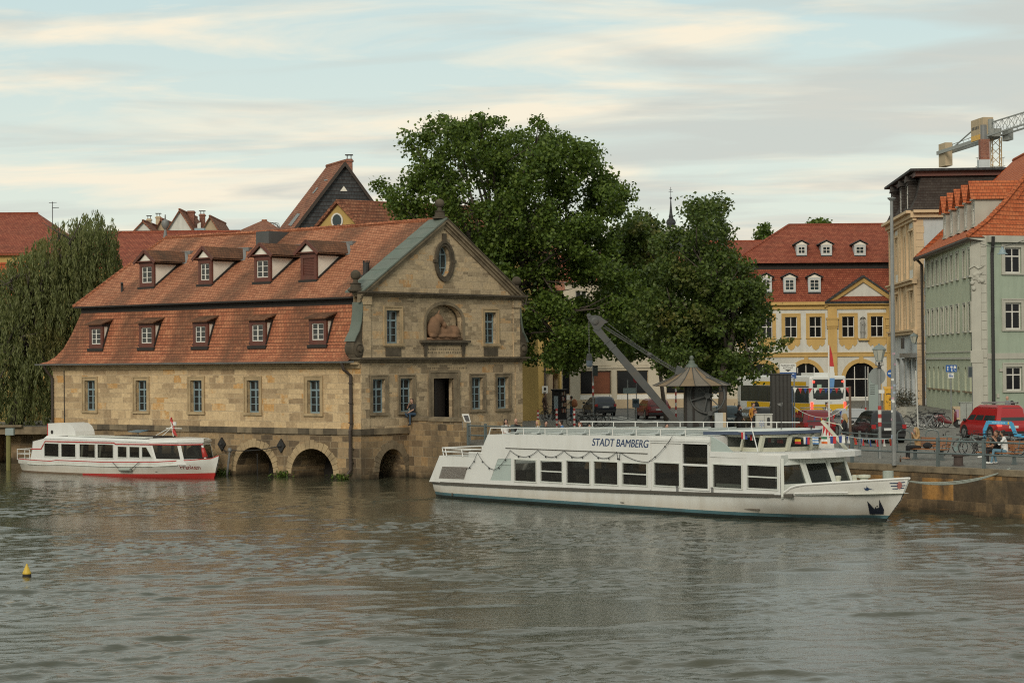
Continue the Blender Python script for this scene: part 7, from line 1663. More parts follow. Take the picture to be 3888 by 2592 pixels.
for k in range(16): z = rr.uniform(.9, 4.5); a = rr.uniform(3.4, 6); rd = .099 - z * .003; c = fp_ + V((rd * math.cos(a), rd * math.sin(a), z)); tt = V((-math.sin(a), math.cos(a), 0)) * .05; b.poly([c - tt, c + tt, c + tt + V((0, 0, .09)), c - tt + V((0, 0, .09))], mi=k % 3)
b.build('sticker', [FM['white'], paint('sticker_grey', (.3, .35, .42), .6), paint('sticker_pink', (.4, .25, .3), .6)], fl)
b = MB(); tp_ = fp_ + V((0, 0, P(3415, 752, fp_.y).z - ZQ)); b.lathe([(.08, -.1), (.16, -.02), (.16, .02), (0, .04)], tp_, 10); b.build('cap', galv, fl)
lp = G(3342, 1740, ZQ); hl_ = P(3338, 1369, lp.y).z; lamp = pole('street_lamp', 'old style lantern lamp post with a red and white band and round sign', 'street lamp', lp, hl_ - ZQ - .25, .065, galv); banded(lamp, lp, 1.35, 2.2, .075, 5)
lc = V((lp.x, lp.y, hl_)); b = MB(); b.lathe([(.05, -.35), (.09, -.3), (.05, -.22), (.05, -.05)], lc, 8)
for k in range(4): a = k * math.pi / 2 + .4; b.tube([lc + V((0, 0, -.25)), lc + V((.2 * math.cos(a), .2 * math.sin(a), -.18)), lc + V((.16 * math.cos(a), .16 * math.sin(a), 0))], .014, 4)
b.build('bracket', M['iron'], lamp); lantern(lamp, lc, .27, .47)
b = MB(); sg_ = P(3331, 1428, lp.y + .12); b.lathe([(0, 0), (.36, 0), (.36, .015), (0, .015)], sg_, 20, axis=(.2, -1, 0)); b.build('round_sign', paint('sign_back', (.22, .24, .23), .5), lamp)
b = MB(); q = P(3347, 1486, lp.y - .1); b.cbox(q, .24, .02, .14); b.build('small_sign', FM['white'], lamp)
wp_ = gp(3484, 97); wp_ = G(3486, 1632, ZQ); pole('leaning_pole', 'thin white sticker covered pole leaning behind the first bench', 'pole', wp_, P(3470, 1406, wp_.y).z - ZQ, .045, paint('white_pole', (.5, .5, .46), .6, .2, 8, dirt=.5), 1, lean=(-.03, 0))
sp_ = G(3288, 1660, ZQ); t = pole('sign_post', 'thin grey post with a red and white band between the bus and street lamp', 'sign post', sp_, P(3288, 1390, sp_.y).z - ZQ, .035, galv); banded(t, sp_, .9, 1.6, .042)
bs = G(3612, 1606, ZQ); t = pole('traffic_sign', 'blue rectangular play street sign on a grey post at the green house', 'traffic sign', bs, P(3612, 1384, bs.y).z - ZQ, .04, galv); sB = paint('sign_blue', (.012, .085, .29), .45); fs_ = Fr(bs + V((0, -.06, 0)), (1, 0), (0, -1))
a, e = fs_.uz(3591, 1412), fs_.uz(3632, 1385); b = MB(); b.fbox(fs_, a[0], e[0], a[1], e[1], 0, .02); sp2 = b.build('panel', sB, t); b = MB(); w_, h_ = e[0] - a[0], e[1] - a[1]
for x, z, k in ((.18, .3, 1.2), (.55, .22, .8), (.28, .12, .0)): b.lathe([(0, 0), (.045 * k, .0), (0, .004)], fs_.p(a[0] + w_ * x, a[1] + h_ * (z + .38), .021), 8, axis=(0, -1, 0)); b.fprism(fs_, [(a[0] + w_ * (x - .06), a[1] + h_ * (z - .1)), (a[0] + w_ * (x + .06), a[1] + h_ * (z - .1)), (a[0] + w_ * (x + .02), a[1] + h_ * (z + .3)), (a[0] + w_ * (x - .02), a[1] + h_ * (z + .3))], .02, .024) if k else None
b.fprism(fs_, [(a[0] + w_ * .72, a[1] + h_ * .5), (a[0] + w_ * .94, a[1] + h_ * .5), (a[0] + w_ * .94, a[1] + h_ * .75), (a[0] + w_ * .83, a[1] + h_ * .92), (a[0] + w_ * .72, a[1] + h_ * .75)], .02, .024); b.fprism(fs_, [(a[0] + w_ * .4, a[1] + h_ * .62), (a[0] + w_ * .64, a[1] + h_ * .62), (a[0] + w_ * .6, a[1] + h_ * .84), (a[0] + w_ * .44, a[1] + h_ * .84)], .02, .024); b.bar(fs_.p(a[0] + w_ * .7, a[1] + h_ * .45, .024), fs_.p(a[0] + w_ * .95, a[1] + h_ * .08, .024), .02)
b.build('pictogram', FM['white'], sp2)
a, e = fs_.uz(3600, 1435), fs_.uz(3621, 1416); b = MB(); b.fbox(fs_, a[0], e[0], a[1], e[1], 0, .02, mi=0); b.fbox(fs_, a[0] + .05, e[0] - .05, a[1] + .08, a[1] + .15, .02, .024, mi=1); b.fbox(fs_, a[0] + .05, e[0] - .15, a[1] + .2, a[1] + .26, .02, .024, mi=1); b.build('plate', [FM['white'], sB], t)
rs = gp(3384, 150); t = pole('traffic_sign', 'round blue one way sign on a post before the peach house', 'traffic sign', rs, P(3383, 1404, 150).z - ZQ, .04, galv); c = P(3383, 1418, 149.9); b = MB(); b.lathe([(0, 0), (.3, 0), (.3, .015), (0, .015)], c, 20, axis=(0, -1, 0)); s3 = b.build('disc', sB, t); b = MB(); b.cbox(c + V((-.02, -.02, .02)), .4, .01, .09); b.build('arrow', FM['white'], s3)
t = thing('post_box', 'yellow post box on the pavement before the baroque house corner', 'post box', gp(3377, 165)); c = wloc(t); b = MB(); b.cbox(c + V((0, 0, .95)), .85, .6, 1.7); b.prism([c + V((-.45, -.32, 1.8)), c + V((.45, -.32, 1.8)), c + V((.45, .32, 1.95)), c + V((-.45, .32, 1.95))], (0, 0, .06)); pb = b.build('box', paint('post_yellow', (.62, .33, .02), .4), t); b = MB(); b.cbox(c + V((0, -.31, 1.45)), .5, .02, .07); b.torus(c + V((.1, -.31, 1.05)), .1, .02, (0, 1, 0), 12, 4, a0=.5, a1=4); b.build('slot', M['iron'], pb)
t = thing('info_pylon', 'flat grey green information pylon beside the old street lamp', 'pylon', gp(3321, 128)); a, e = P(3300, 1600, 128), P(3344, 1416, 128); b = MB(); b.box(a.x, e.x, 128, 128.2, ZQ, e.z, mi=0); py_ = b.build('slab', paint('pylon_grey', (.24, .29, .27), .5, .06), t); b = MB()
for k in range(5): b.box(a.x + .08, a.x + .36, 127.985, 128, e.z - .75 - .13 * k, e.z - .72 - .13 * k)
b.build('lettering', M['iron'], py_); b = MB(); b.lathe([(0, 0), (.2, 0), (0, .004)], (e.x - .32, 127.99, e.z - .25), 14, axis=(0, -1, 0)); b.build('leaf_emblem', FM['green'], py_)
t = thing('planter', 'grey stone planter with a dark bushy shrub before the peach house', 'planter', gp(3432, 150)); c = wloc(t); b = MB(); b.lathe([(.75, 0), (.9, .75), (.95, .8), (.8, .8), (.75, .7)], c, 4); b.build('tub', PL['greentrim'], t); leafmesh_pts = np.array(c) + np.array([0, 0, 1.25]) + np.random.default_rng(5).normal(0, 1, (900, 3)) * np.array([.5, .4, .35])
PLANT = (t, leafmesh_pts)
t = thing('cable_cabinet', 'beige concrete cable cabinet left of the taller grey one', 'cabinet', gp(3632, 133)); a, e = P(3620, 1600, 133), P(3646, 1542, 133); MB().box(a.x, e.x, 133, 133.4, ZQ, e.z).build('box', PL['beige'], t)
b = MB(); b.box(a.x + .14, e.x - .1, 132.98, 133, e.z - .7, e.z - .2); b.build('poster', paint('faded_poster', (.35, .22, .3), .7, .3, 20), t)
t = thing('cable_cabinet', 'tall pale grey utility cabinet against the green house corner', 'cabinet', gp(3669, 140)); a, e = P(3647, 1600, 140), P(3691, 1529, 140); b = MB(); b.box(a.x, e.x, 140, 140.5, ZQ, e.z); b.box(a.x - .04, e.x + .04, 139.96, 140.54, e.z, e.z + .05); bx = b.build('box', paint('cabinet_grey', (.30, .32, .29), .6, .1, dirt=.3), t); b = MB(); b.box((a.x + e.x) / 2 - .01, (a.x + e.x) / 2 + .01, 139.985, 140, ZQ + .1, e.z - .05); b.build('door_gap', M['iron'], bx)
t = thing('display_case', 'narrow glazed notice case on posts before the green house pilaster', 'notice case', gp(3686, 142)); a, e = P(3676, 1433, 142), P(3692, 1390, 142); b = MB(); b.box(a.x, e.x, 142, 142.12, a.z, e.z); b.tube([(e.x, 142.05, ZQ), (e.x, 142.05, e.z)], .03, 6); b.build('case', M['zinc'], t); MB().poly([(a.x + .03, 141.99, a.z + .05), (e.x - .03, 141.99, a.z + .05), (e.x - .03, 141.99, e.z - .05), (a.x + .03, 141.99, e.z - .05)]).build('pane', M['pane_tint'], t)
# blue bicycle rack arch
t = thing('blue_rack', 'bright blue bicycle rental arch standing over bicycles before the red van', 'bicycle rack', gp(3800, 91)); bl_ = paint('rack_blue', (.035, .27, .47), .45, .06)
pp = [P(x, y, 91 - .004 * (x - 3740)) for x, y in ((3738, 1634), (3751, 1602), (3758, 1603), (3840, 1606), (3853, 1640), (3858, 1652), (3900, 1656), (3990, 1660))]
b = MB()
for a, e in zip(pp[:-1], pp[1:]): b.bar(a, e + (e - a).normalized() * .03, .16, .15)
for p in (pp[0], pp[-1]): b.bar(p, V((p.x, p.y, ZQ)), .12)
rk2 = b.build('beam', bl_, t); b = MB()
for k in range(9): q = pp[2].lerp(pp[3], .1 + .07 * k); b.cbox(q + V((0, -.09, 0)), .05, .01, .07)
b.build('lettering', paint('rack_pale', (.25, .5, .65), .5), rk2); b = MB(); q = pp[2].lerp(pp[3], .86); b.lathe([(0, 0), (.06, 0), (0, .004)], q + V((0, -.09, 0)), 10, axis=(0, -1, 0)); b.build('emblem', FM['yellow'], rk2)
for i, (px, D, lab) in enumerate(((3430, 96, 'grey hoop bicycle stand just left of the seated woman'), (3538, 96, 'grey hoop bicycle stand behind the first bench middle'))):
    t = thing('bicycle_stand', lab, 'bicycle stand', gp(px, D)); c = wloc(t); b = MB(); b.tube([c + V((-.3, 0, 0)), c + V((-.3, 0, .7)), c + V((-.26, 0, .84)), c + V((-.14, 0, .9)), c + V((.14, 0, .9)), c + V((.26, 0, .84)), c + V((.3, 0, .7)), c + V((.3, 0, 0))], .028, 7); b.build('hoop', M['railgrey'], t)
t = thing('bicycle_stand', 'low rectangular bicycle stand before the dark blue hatchback', 'bicycle stand', gp(2240, 134)); c = wloc(t); b = MB()
for dx in (-1.1, 0, 1.15): b.tube([c + V((dx, 0, 0)), c + V((dx, 0, .85)), c + V((dx + .3, .5, .85)), c + V((dx + .3, .5, 0))], .022, 5)
b.tube([c + V((-1.1, 0, .6)), c + V((1.2, 0, .6))], .022, 5); b.build('frame', M['railgrey'], t)

# ------------------------------------------------------------------ around the harbour crane
hc = thing('harbour_crane', 'old iron slewing harbour crane with a conical shingle roof and long sloping boom', 'harbour crane', gp(2650, 112)); c = wloc(hc); DC = 112
iron = paint('crane_iron', (.055, .06, .058), .55, .3, 2, dirt=.5, dirtc=(.10, .075, .05)); kz = lambda y, px=2650: P(px, y, DC).z; kx = lambda px: P(px, 1500, DC).x
zr0, zr1 = kz(1463), kz(1385); rr0 = (kx(2776) - kx(2478)) / 2; cx = kx(2627); axis_ = V((cx, DC, 0)); n = 16
b = MB(); 
for k in range(n):
    a0, a1 = 2 * math.pi * k / n, 2 * math.pi * (k + 1) / n; f = lambda a, r, z: axis_ + V((r * math.cos(a), r * math.sin(a), z))
    prof_ = [(rr0, zr0), (rr0 * .55, zr0 + (zr1 - zr0) * .36), (rr0 * .22, zr0 + (zr1 - zr0) * .76), (.16, zr1)]
    for (ra, za), (rb_, zb_) in zip(prof_[:-1], prof_[1:]): b.poly([f(a0, ra, za), f(a1, ra, za), f(a1, rb_, zb_), f(a0, rb_, zb_)], mi=k % 2)
    b.tube([f(a0, ra + .0, za + .02) for ra, za in prof_], .022, 4, mi=2)
b.poly([f(2 * math.pi * k / n, rr0, zr0 - .02) for k in range(n)], mi=2)
b.build('roof', [paint('shingle_grey', (.17, .145, .115), .8, .25, 2, dirt=.3), paint('shingle_brown', (.21, .15, .09), .8, .25, 2, dirt=.3), iron], hc)
b = MB(); b.lathe([(.34, zr1 - .12), (.3, zr1), (.17, zr1 + .08), (.15, zr1 + .22), (.08, zr1 + .26), (.12, zr1 + .36), (.1, zr1 + .46), (0, zr1 + .52)], axis_, 12); b.build('finial', M['copper'], hc, smooth=.6)
xl, xr = kx(2598), kx(2696); pw = (xr - xl) / 2; pxm = (xl + xr) / 2
b = MB(); b.loft([[(pxm + sx * pw * s_, DC + sy * .6 * s_, z) for sx, sy in ((-1, -1), (1, -1), (1, 1), (-1, 1))] for z, s_ in ((ZQ, 1.12), (ZQ + .6, 1.0), (zr0, .98))]); b.build('housing', iron, hc)
b = MB()
for x in (xl - .03, xl + .38, xr - .06): b.box(x, x + .1, DC - .68, DC - .6, ZQ, zr0)
b.poly([(pxm - .12 + .16 * math.cos(a), DC - .63, ZQ + .75 + (.16 * math.sin(a) if a < 3.2 else 0)) for a in np.linspace(0, math.pi, 9)] + [(pxm - .28, DC - .63, ZQ), (pxm + .04, DC - .63, ZQ)]); b.build('rib', M['dark'], hc)
wc = V((kx(2680), DC - .85, kz(1500))); b = MB(); b.torus(wc, .92, .06, (.25, 1, 0), 30, 6)
for k in range(6): a = k * math.pi / 3 + .3; b.bar(wc, wc + V((.9 * math.cos(a), -.2 * math.cos(a) * .25, .9 * math.sin(a))), .06)
b.lathe([(0, -.1), (.16, -.1), (.16, .1), (0, .1)], wc, 12, axis=(0, 1, 0)); b.build('gear_wheel', iron, hc, smooth=.6)
b = MB(); w2 = V((kx(2688), DC - 1.0, kz(1567))); b.lathe([(0, -.06), (.13, -.06), (.13, .06), (0, .06)], w2, 12, axis=(0, 1, 0)); b.torus(V((kx(2706), DC - 1.0, kz(1610))), .6, .05, (0, 1, 0), 20, 5); b.tube([w2, V((kx(2735), DC - 1.0, kz(1545)))], .05, 6); b.build('gearing', iron, hc)
f0, f1 = V((kx(2585), DC - .3, kz(1625))), V((kx(2262), DC - .3, kz(1240)))
b = MB(); dv = (f1 - f0); nb = dv.cross(V((0, 1, 0))).normalized()
b.loft([[p + nb * h + V((0, y, 0)) for h, y in ((-hh, -.17), (hh, -.17), (hh, .17), (-hh, .17))] for p, hh in ((f0, .16), (f0.lerp(f1, .5), .21), (f0.lerp(f1, .88), .17), (f1, .2))])
for t_ in (.8, .86): p = f0.lerp(f1, t_); b.loft([[p + nb * h + V((0, y, 0)) + dv.normalized() * o_ for h, y in ((-.23, -.2), (.23, -.2), (.23, .2), (-.23, .2))] for o_ in (-.03, .03)])
b.build('boom', iron, hc)
hd = [(2230, 1190), (2240, 1186), (2248, 1195), (2262, 1193), (2280, 1198), (2297, 1212), (2311, 1221), (2297, 1225), (2290, 1234), (2272, 1252), (2256, 1246), (2245, 1225), (2232, 1205)]
b = MB(); b.prism([V((kx(x), DC - .5, kz(y))) for x, y in hd], (0, .42, 0)); b.lathe([(0, -.03), (.2, -.03), (.2, .03), (.12, .05), (0, .05)], V((kx(2260), DC - .52, kz(1216))), 16, axis=(0, -1, 0)); b.lathe([(0, -.5), (.1, -.5), (.1, .03), (0, .03)], V((kx(2236), DC - .5, kz(1194))), 12, axis=(0, -1, 0)); b.build('boom_head', iron, hc)
b = MB(); tb_ = V((kx(2585), DC - .3, kz(1423)))
for dx in (-.05, .07): b.tube([V((kx(2290), DC - .3 + dx, kz(1236) + dx)), tb_ + V((0, dx, dx))], .035, 6)
cpt = sagline(V((kx(2310), DC - .3, kz(1226))), V((kx(2590), DC - .3, kz(1412))), .12, 34)
for k in range(len(cpt) - 1): b.bar(cpt[k], cpt[k].lerp(cpt[k + 1], .8), .05 if k % 2 else .03, .03 if k % 2 else .05)
b.ball(V((kx(2466), DC - .3, kz(1345))), .17, .1, .13, 10, 8); b.prism([V((kx(x), DC - .4, kz(y))) for x, y in ((2570, 1385), (2600, 1400), (2590, 1425), (2560, 1420))], (0, .2, 0)); b.build('stay_rod', iron, hc)
b = MB(); z0, z1 = kz(1205), kz(1338)
for k in range(26): z = z0 + (z1 - z0) * k / 26; b.bar((kx(2237), DC - .3, z), (kx(2238), DC - .3, z + (z1 - z0) / 30), .06 if k % 2 else .03, .03 if k % 2 else .06)
ck = b.build('chain', iron, hc); b = MB(); b.lathe([(.1, 0), (.14, -.1), (.17, -.35), (.17, -.38), (0, -.38)], (kx(2238), DC - .3, z1), 4, mi=0); b.lathe([(.16, -.38), (.16, -.62), (.1, -.72), (0, -.72)], (kx(2238), DC - .3, z1), 4, mi=1); b.build('hook_block', [iron, paint('block_blue', (.09, .12, .15), .6)], ck)
# poles, signs and cabinets between the crane and the bus
t = pole('traffic_light', 'traffic light pole with a dark signal head below the crane hook', 'traffic light', gp(2252, 158), P(2248, 1385, 158).z - ZQ, .06, galv); b = MB(); q = P(2261, 1408, 158); b.cbox(q, .34, .3, .75); b.prism([q + V((-.17, -.3, .37)), q + V((.17, -.3, .37)), q + V((.17, 0, .37)), q + V((-.17, 0, .37))], (0, 0, .04)); b.build('signal_head', paint('signal_green', (.02, .03, .026), .6), t); banded(t, wloc(t), 1.6, 2.6, .07, 4)
t = pole('sign_post', 'grey sign post with a pale green parking board beside the red hatchback', 'sign post', G(2384, 1592, ZQ), P(2384, 1440, G(2384, 1592, ZQ).y).z - ZQ, .05, galv); q = P(2390, 1483, wloc(t).y - .1); b = MB(); b.cbox(q, .9, .03, .4); b.build('board', paint('pale_board', (.22, .27, .26), .6), t)
q0 = G(2417, 1597, ZQ); t = pole('traffic_sign', 'small red round sign on a thin post left of the crane boom', 'traffic sign', q0, P(2415, 1430, q0.y).z - ZQ, .035, galv); q = P(2416, 1440, q0.y - .06); b = MB(); b.lathe([(0, 0), (.25, 0), (.25, .012), (0, .012)], q, 18, axis=(-.5, -.85, 0), mi=0); b.build('disc', [paint('sign_red', (.38, .03, .05), .5)], t)
q0 = G(2412, 1597, ZQ) + V((.0, -.7, 0)); t = thing('parking_meter', 'blue grey parking machine box on a thin stalk before the red hatchback', 'parking meter', q0); b = MB(); b.tube([q0, q0 + V((0, 0, 1.0))], .05, 6); b.build('stalk', galv, t); b = MB(); b.cbox(q0 + V((0, 0, 1.25)), .46, .3, .6); bx = b.build('box', paint('meter_blue', (.09, .13, .16), .5), t); b = MB(); b.cbox(q0 + V((0, -.16, 1.35)), .3, .01, .2); b.build('screen', M['pane_tint'], bx)
for i, (px, D, h, lab) in enumerate(((2042, 132, 1.15, 'red and white striped bollard before the leftmost black bicycle'), (2113, 127, 1.35, 'red and white striped bollard before the dark bookcase'), (2180, 127, 1.35, 'red and white striped bollard before the crowded bicycle stand'), (2566, 156, 2.4, 'tall red and white striped post between crane boom and crane housing'))):
    t = thing('striped_post', lab, 'bollard', gp(px, D)); banded(t, wloc(t), 0, h, .065, 9)
t = thing('bookcase', 'black open air bookcase with shelves of books before the ochre house', 'bookcase', gp(2123, 152)); a, e = P(2096, 1477, 152), P(2152, 1600, 152); b = MB(); b.box(a.x, e.x, 152, 152.7, ZQ, a.z - .1); b.box(a.x - .08, e.x + .06, 151.8, 152.8, a.z - .1, a.z); b.build('case', paint('case_black', (.012, .011, .011), .6), t)
xm = P(2130, 1500, 152).x; b = MB(); rr = random.Random(6)
for k in range(4):
    x = xm + .05
    while x < e.x - .1: w_ = rr.uniform(.03, .06); h_ = rr.uniform(.2, .32); z = ZQ + .5 + .42 * k; b.box(x, x + w_ - .005, 151.93, 152, z, z + h_, mi=rr.randrange(3)); x += w_
b.build('books', [paint('book_tan', (.3, .2, .12), .8, .3, 9), paint('book_red', (.2, .06, .05), .8, .3, 9), paint('book_pale', (.32, .3, .25), .8, .3, 9)], t)
b = MB(); q = P(2111, 1528, 151.97); b.cbox(q, .3, .04, .95); b.build('notice', paint('notice_pale_blue', (.28, .34, .36), .6, .1), t)
t = thing('info_board', 'small slanted information board on posts beside the stone approach', 'sign', gp(1770, 108)); c = wloc(t); b = MB(); zb_ = P(1770, 1600, 108).z; zt_ = P(1770, 1572, 108).z
for x in (-.2, .2): b.tube([c + V((x, 0, 0)), c + V((x, 0, zb_ - ZQ + .05))], .025, 5)
b.build('stand', galv, t); b = MB(); a, e = P(1753, 1571, 108), P(1788, 1602, 108); b.prism([a, P(1780, 1571, 108), e + V((0, -.1, 0)), P(1764, 1601, 108) + V((0, -.1, 0))], (0, .03, 0)); pn = b.build('panel', FM['white'], t); b = MB(); b.prism([P(1759, 1576, 107.97), P(1777, 1576, 107.97), P(1783, 1597, 107.86), P(1768, 1597, 107.86)], (0, .01, 0)); b.build('print', M['plastic'], pn)
t = thing('kiosk_column', 'tall dark ribbed timber column of the ticket stand behind the ship', 'kiosk', gp(2968, 102)); a, e = P(2932, 1640, 102), P(3004, 1422, 102); b = MB(); w_ = (e.x - a.x)
b.box(a.x, e.x, 102, 102.7, ZQ, e.z, mi=0); b.box(a.x - .03, e.x + .03, 101.95, 102.75, e.z, e.z + .05)
for k in range(5): x = a.x + w_ * (k + .1) / 5; b.box(x, x + w_ * .13, 101.93, 102, ZQ + .5, e.z - .02)
b.build('cladding', paint('dark_timber', (.032, .03, .026), .7, .4, 5), t)
q = P(2950, 1532, 101.9); b = MB(); b.prism([q, q + V((.28, 0, .06)), q + V((.24, 0, -.14)), q + V((.1, 0, -.1))], (0, .05, 0)); b.build('floodlight', M['zinc'], t)
t = thing('ticket_sign', 'white and blue parking ticket machine sign above the dark column', 'sign', gp(2992, 104)); a, e = P(2961, 1437, 104), P(3023, 1380, 104); fs_ = Fr((0, 104, 0), (1, 0), (0, -1)); zmid = a.z + (e.z - a.z) * .42; b = MB(); b.box(a.x, e.x, 104, 104.04, zmid, e.z); wp = b.build('white_panel', FM['white'], t); MB().box(a.x, e.x, 104, 104.041, a.z, zmid).build('blue_panel', paint('sign_royal_blue', (.02, .07, .22), .5), t)
xm = (a.x + e.x) / 2; hs_ = e.z - zmid; text('PARKSCHEIN', fs_, xm, e.z - hs_ * .22, hs_ * .3, M['plastic'], wp, width=(e.x - a.x) * .86); text('AUTOMAT', fs_, xm, e.z - hs_ * .5, hs_ * .3, M['plastic'], wp, width=(e.x - a.x) * .62)
b = MB(); b.fprism(fs_, [(xm - .16, zmid + hs_ * .32), (xm + .16, zmid + hs_ * .32), (xm, zmid + hs_ * .08)], 0, .006); b.build('arrow', M['plastic'], wp); b = MB()
for k in range(3): b.fbox(fs_, a.x + .08, e.x - .1 - .1 * (k % 2), zmid - .1 - .09 * k, zmid - .07 - .09 * k, 0, .005)
b.build('small_print', FM['white'], t); b = MB(); b.tube([(e.x - .1, 104.06, ZQ), (e.x - .1, 104.06, e.z)], .04, 6); b.build('pole', galv, t)
t = thing('painted_cabinet', 'white utility cabinet painted with a blue flower and a niche figure', 'cabinet', gp(2903, 100)); a, e = P(2872, 1640, 100), P(2932, 1574, 100); b = MB(); b.box(a.x, e.x, 100, 100.5, ZQ, e.z); b.box(a.x - .03, e.x + .03, 99.97, 100.53, e.z, e.z + .05); bx = b.build('box', paint('cabinet_white', (.45, .45, .41), .6, .1, dirt=.3), t); fs_ = Fr((0, 100, 0), (1, 0), (0, -1)); b = MB(); q = fs_.uz(2892, 1608)
for k in range(7): a_ = k * .9; b.fprism(fs_, [(q[0], q[1]), (q[0] + .13 * math.cos(a_), q[1] + .16 * math.sin(a_)), (q[0] + .13 * math.cos(a_ + .4), q[1] + .16 * math.sin(a_ + .4))], 0, .004)
b.build('flower', paint('faded_blue', (.16, .2, .32), .6), bx); b = MB(); q = fs_.uz(2918, 1600); b.fprism(fs_, arch_loop(q[0] - .07, q[0] + .07, q[1] - .18, q[1] + .14, None, 6), 0, .004); b.build('painted_niche', M['plastic'], bx); b = MB(); b.fbox(fs_, (a.x + e.x) / 2 - .01, (a.x + e.x) / 2 + .01, ZQ, e.z, 0, .003); b.build('door_gap', M['zinc'], bx)
t = thing('white_pillar', 'white square pillar box between the harbour crane and the people', 'cabinet', gp(2735, 101)); a, e = P(2716, 1640, 101), P(2756, 1567, 101); MB().box(a.x, e.x, 101, 101.4, ZQ, e.z).build('box', paint('pillar_white', (.42, .44, .43), .6, .12, dirt=.4), t); b = MB(); b.box(e.x - .14, e.x + .004, 100.99, 101.404, ZQ, e.z + .01); b.build('edge', PL['beige'], t)
# pennant lines of the ticket stand, and a tall beach flag
def P2(x, y, D): return P(2700 + x * .29762, 1200 + y * .29762, D)
for nm, lab, px, y0, D, r, mt in (('pennant_pole', 'thin blue grey pole carrying pennants beside the dark column', 3008, 1470, 101, .03, M['bluecanvas']), ('pennant_pole', 'rusty brown pole carrying the right end of the pennant line', 3227, 1466, 98, .07, paint('rusty_pole', (.12, .075, .05), .8, .3, 6))):
    q = gp(px, D); pole(nm, lab, 'pole', q, P(px, y0, D).z - ZQ, r, mt)
def pennants(name, label, pts, cols, h, w=.2):
    t = thing(name, label, 'bunting', pts[0]); MB().tube(pts, .012, 4).build('cord', FM['white'], t); n = len(cols)
    for k, c in enumerate(cols):
        f = (k + .5) / n * (len(pts) - 1); j = min(int(f), len(pts) - 2); a = pts[j].lerp(pts[j + 1], f - j); d = (pts[j + 1] - pts[j]).normalized() * w / 2; b = MB(); m_ = a + V((random.uniform(-.05, .05), random.uniform(-.05, .05), -h)); off = V((0, -.03, -h * .5)); b.add([a - d, a + d, m_, a + off], [(0, 2, 3), (3, 2, 1), (0, 3, 1)]); b.build('pennant', FM[c], t)
pennants('pennant_line', 'straight upper line of triangular red white and blue pennants before the bus', sagline(P(3009, 1471, 101), P(3227, 1470, 98), .03, 12), ['white', 'red', 'blue', 'red', 'white', 'red', 'blue', 'blue', 'red', 'white', 'red'], .27, .27)
pennants('pennant_line', 'drooping lower line of coloured pennants before the red car', sagline(P(3014, 1543, 101), P(3140, 1585, 97), .16, 12) + sagline(P(3140, 1585, 97), P(3228, 1530, 98), .08, 8)[1:], ['yellow', 'green', 'red', 'blue', 'yellow', 'green', 'red', 'blue', 'yellow'], .24, .2)
t = thing('beach_flag', 'tall narrow red white and blue beach flag on a white pole', 'flag', gp(3147, 99)); q = wloc(t); b = MB(); b.tube([q, P(3146, 1310, 99)], .035, 6); b.build('pole', FM['white'], t); b = MB()
zz = [P(3150, y, 99) for y in (1305, 1345, 1390, 1435, 1470)]; wd_ = [0, .13, .2, .24, .2]
for k in range(4): b.poly([zz[k], zz[k] + V((wd_[k], .02, 0)), zz[k + 1] + V((wd_[k + 1], .03 * (-1) ** k, 0)), zz[k + 1]], mi=(0, 0, 1, 2)[k])
b.build('cloth', [FM['red'], FM['white'], FM['lblue']], t)
# steel box on a pole by the terrace, left edge
t = thing('river_gauge_box', 'pale grey metal box on a yellow green post at the left edge', 'sign box', P(32, 1700, 120)); q = P(32, 1640, 120); b = MB(); b.tube([V((q.x, 120, -.8)), V((q.x, 120, q.z))], .14, 8); b.build('post', paint('mossy_post', (.16, .15, .05), .8, .3, 3), t); b = MB(); b.box(P(23, 1640, 120).x, P(54, 1640, 120).x, 119.8, 120.2, P(40, 1651, 120).z, P(40, 1625, 120).z); b.build('box', paint('box_grey', (.24, .29, .28), .5), t)
# ------------------------------------------------------------------ trees
def leafmesh(name, pts, sl, sw, mat, parent, up=0.35, hang=False, seed=1):
    """one small leaf-shaped face per point"""
    rng = np.random.default_rng(seed); n = len(pts)
    a = rng.normal(size=(n, 3)); 
    if hang: a = a * 0.28 + np.array([0, 0, -1.0])
    a /= np.linalg.norm(a, axis=1)[:, None]
    nr_ = rng.normal(size=(n, 3)) + np.array([0, 0, up * 3]); b_ = np.cross(nr_, a); b_ /= np.linalg.norm(b_, axis=1)[:, None] + 1e-9
    s = sl * rng.uniform(0.65, 1.3, (n, 1)); w = s * sw / sl
    v = np.stack([pts - a * s * .5, pts + b_ * w * .5 - a * s * .08, pts + a * s * .5, pts - b_ * w * .5 - a * s * .08], 1).reshape(-1, 3) - np.array(wloc(parent))
    me = bpy.data.meshes.new(name); me.vertices.add(4 * n); me.vertices.foreach_set('co', v.astype(np.float32).ravel())
    me.loops.add(4 * n); me.loops.foreach_set('vertex_index', np.arange(4 * n, dtype=np.int32)); me.polygons.add(n)
    me.polygons.foreach_set('loop_start', np.arange(0, 4 * n, 4, dtype=np.int32)); me.polygons.foreach_set('loop_total', np.full(n, 4, dtype=np.int32)); me.update()
    me.materials.append(mat); o = bpy.data.objects.new(name, me); COL.objects.link(o); o.parent = parent; return o
def in_rows(rows, x, y):
    ys = [r[0] for r in rows]
    if y < ys[0] or y > ys[-1]: return False
    return np.interp(y, ys, [r[1] for r in rows]) < x < np.interp(y, ys, [r[2] for r in rows])
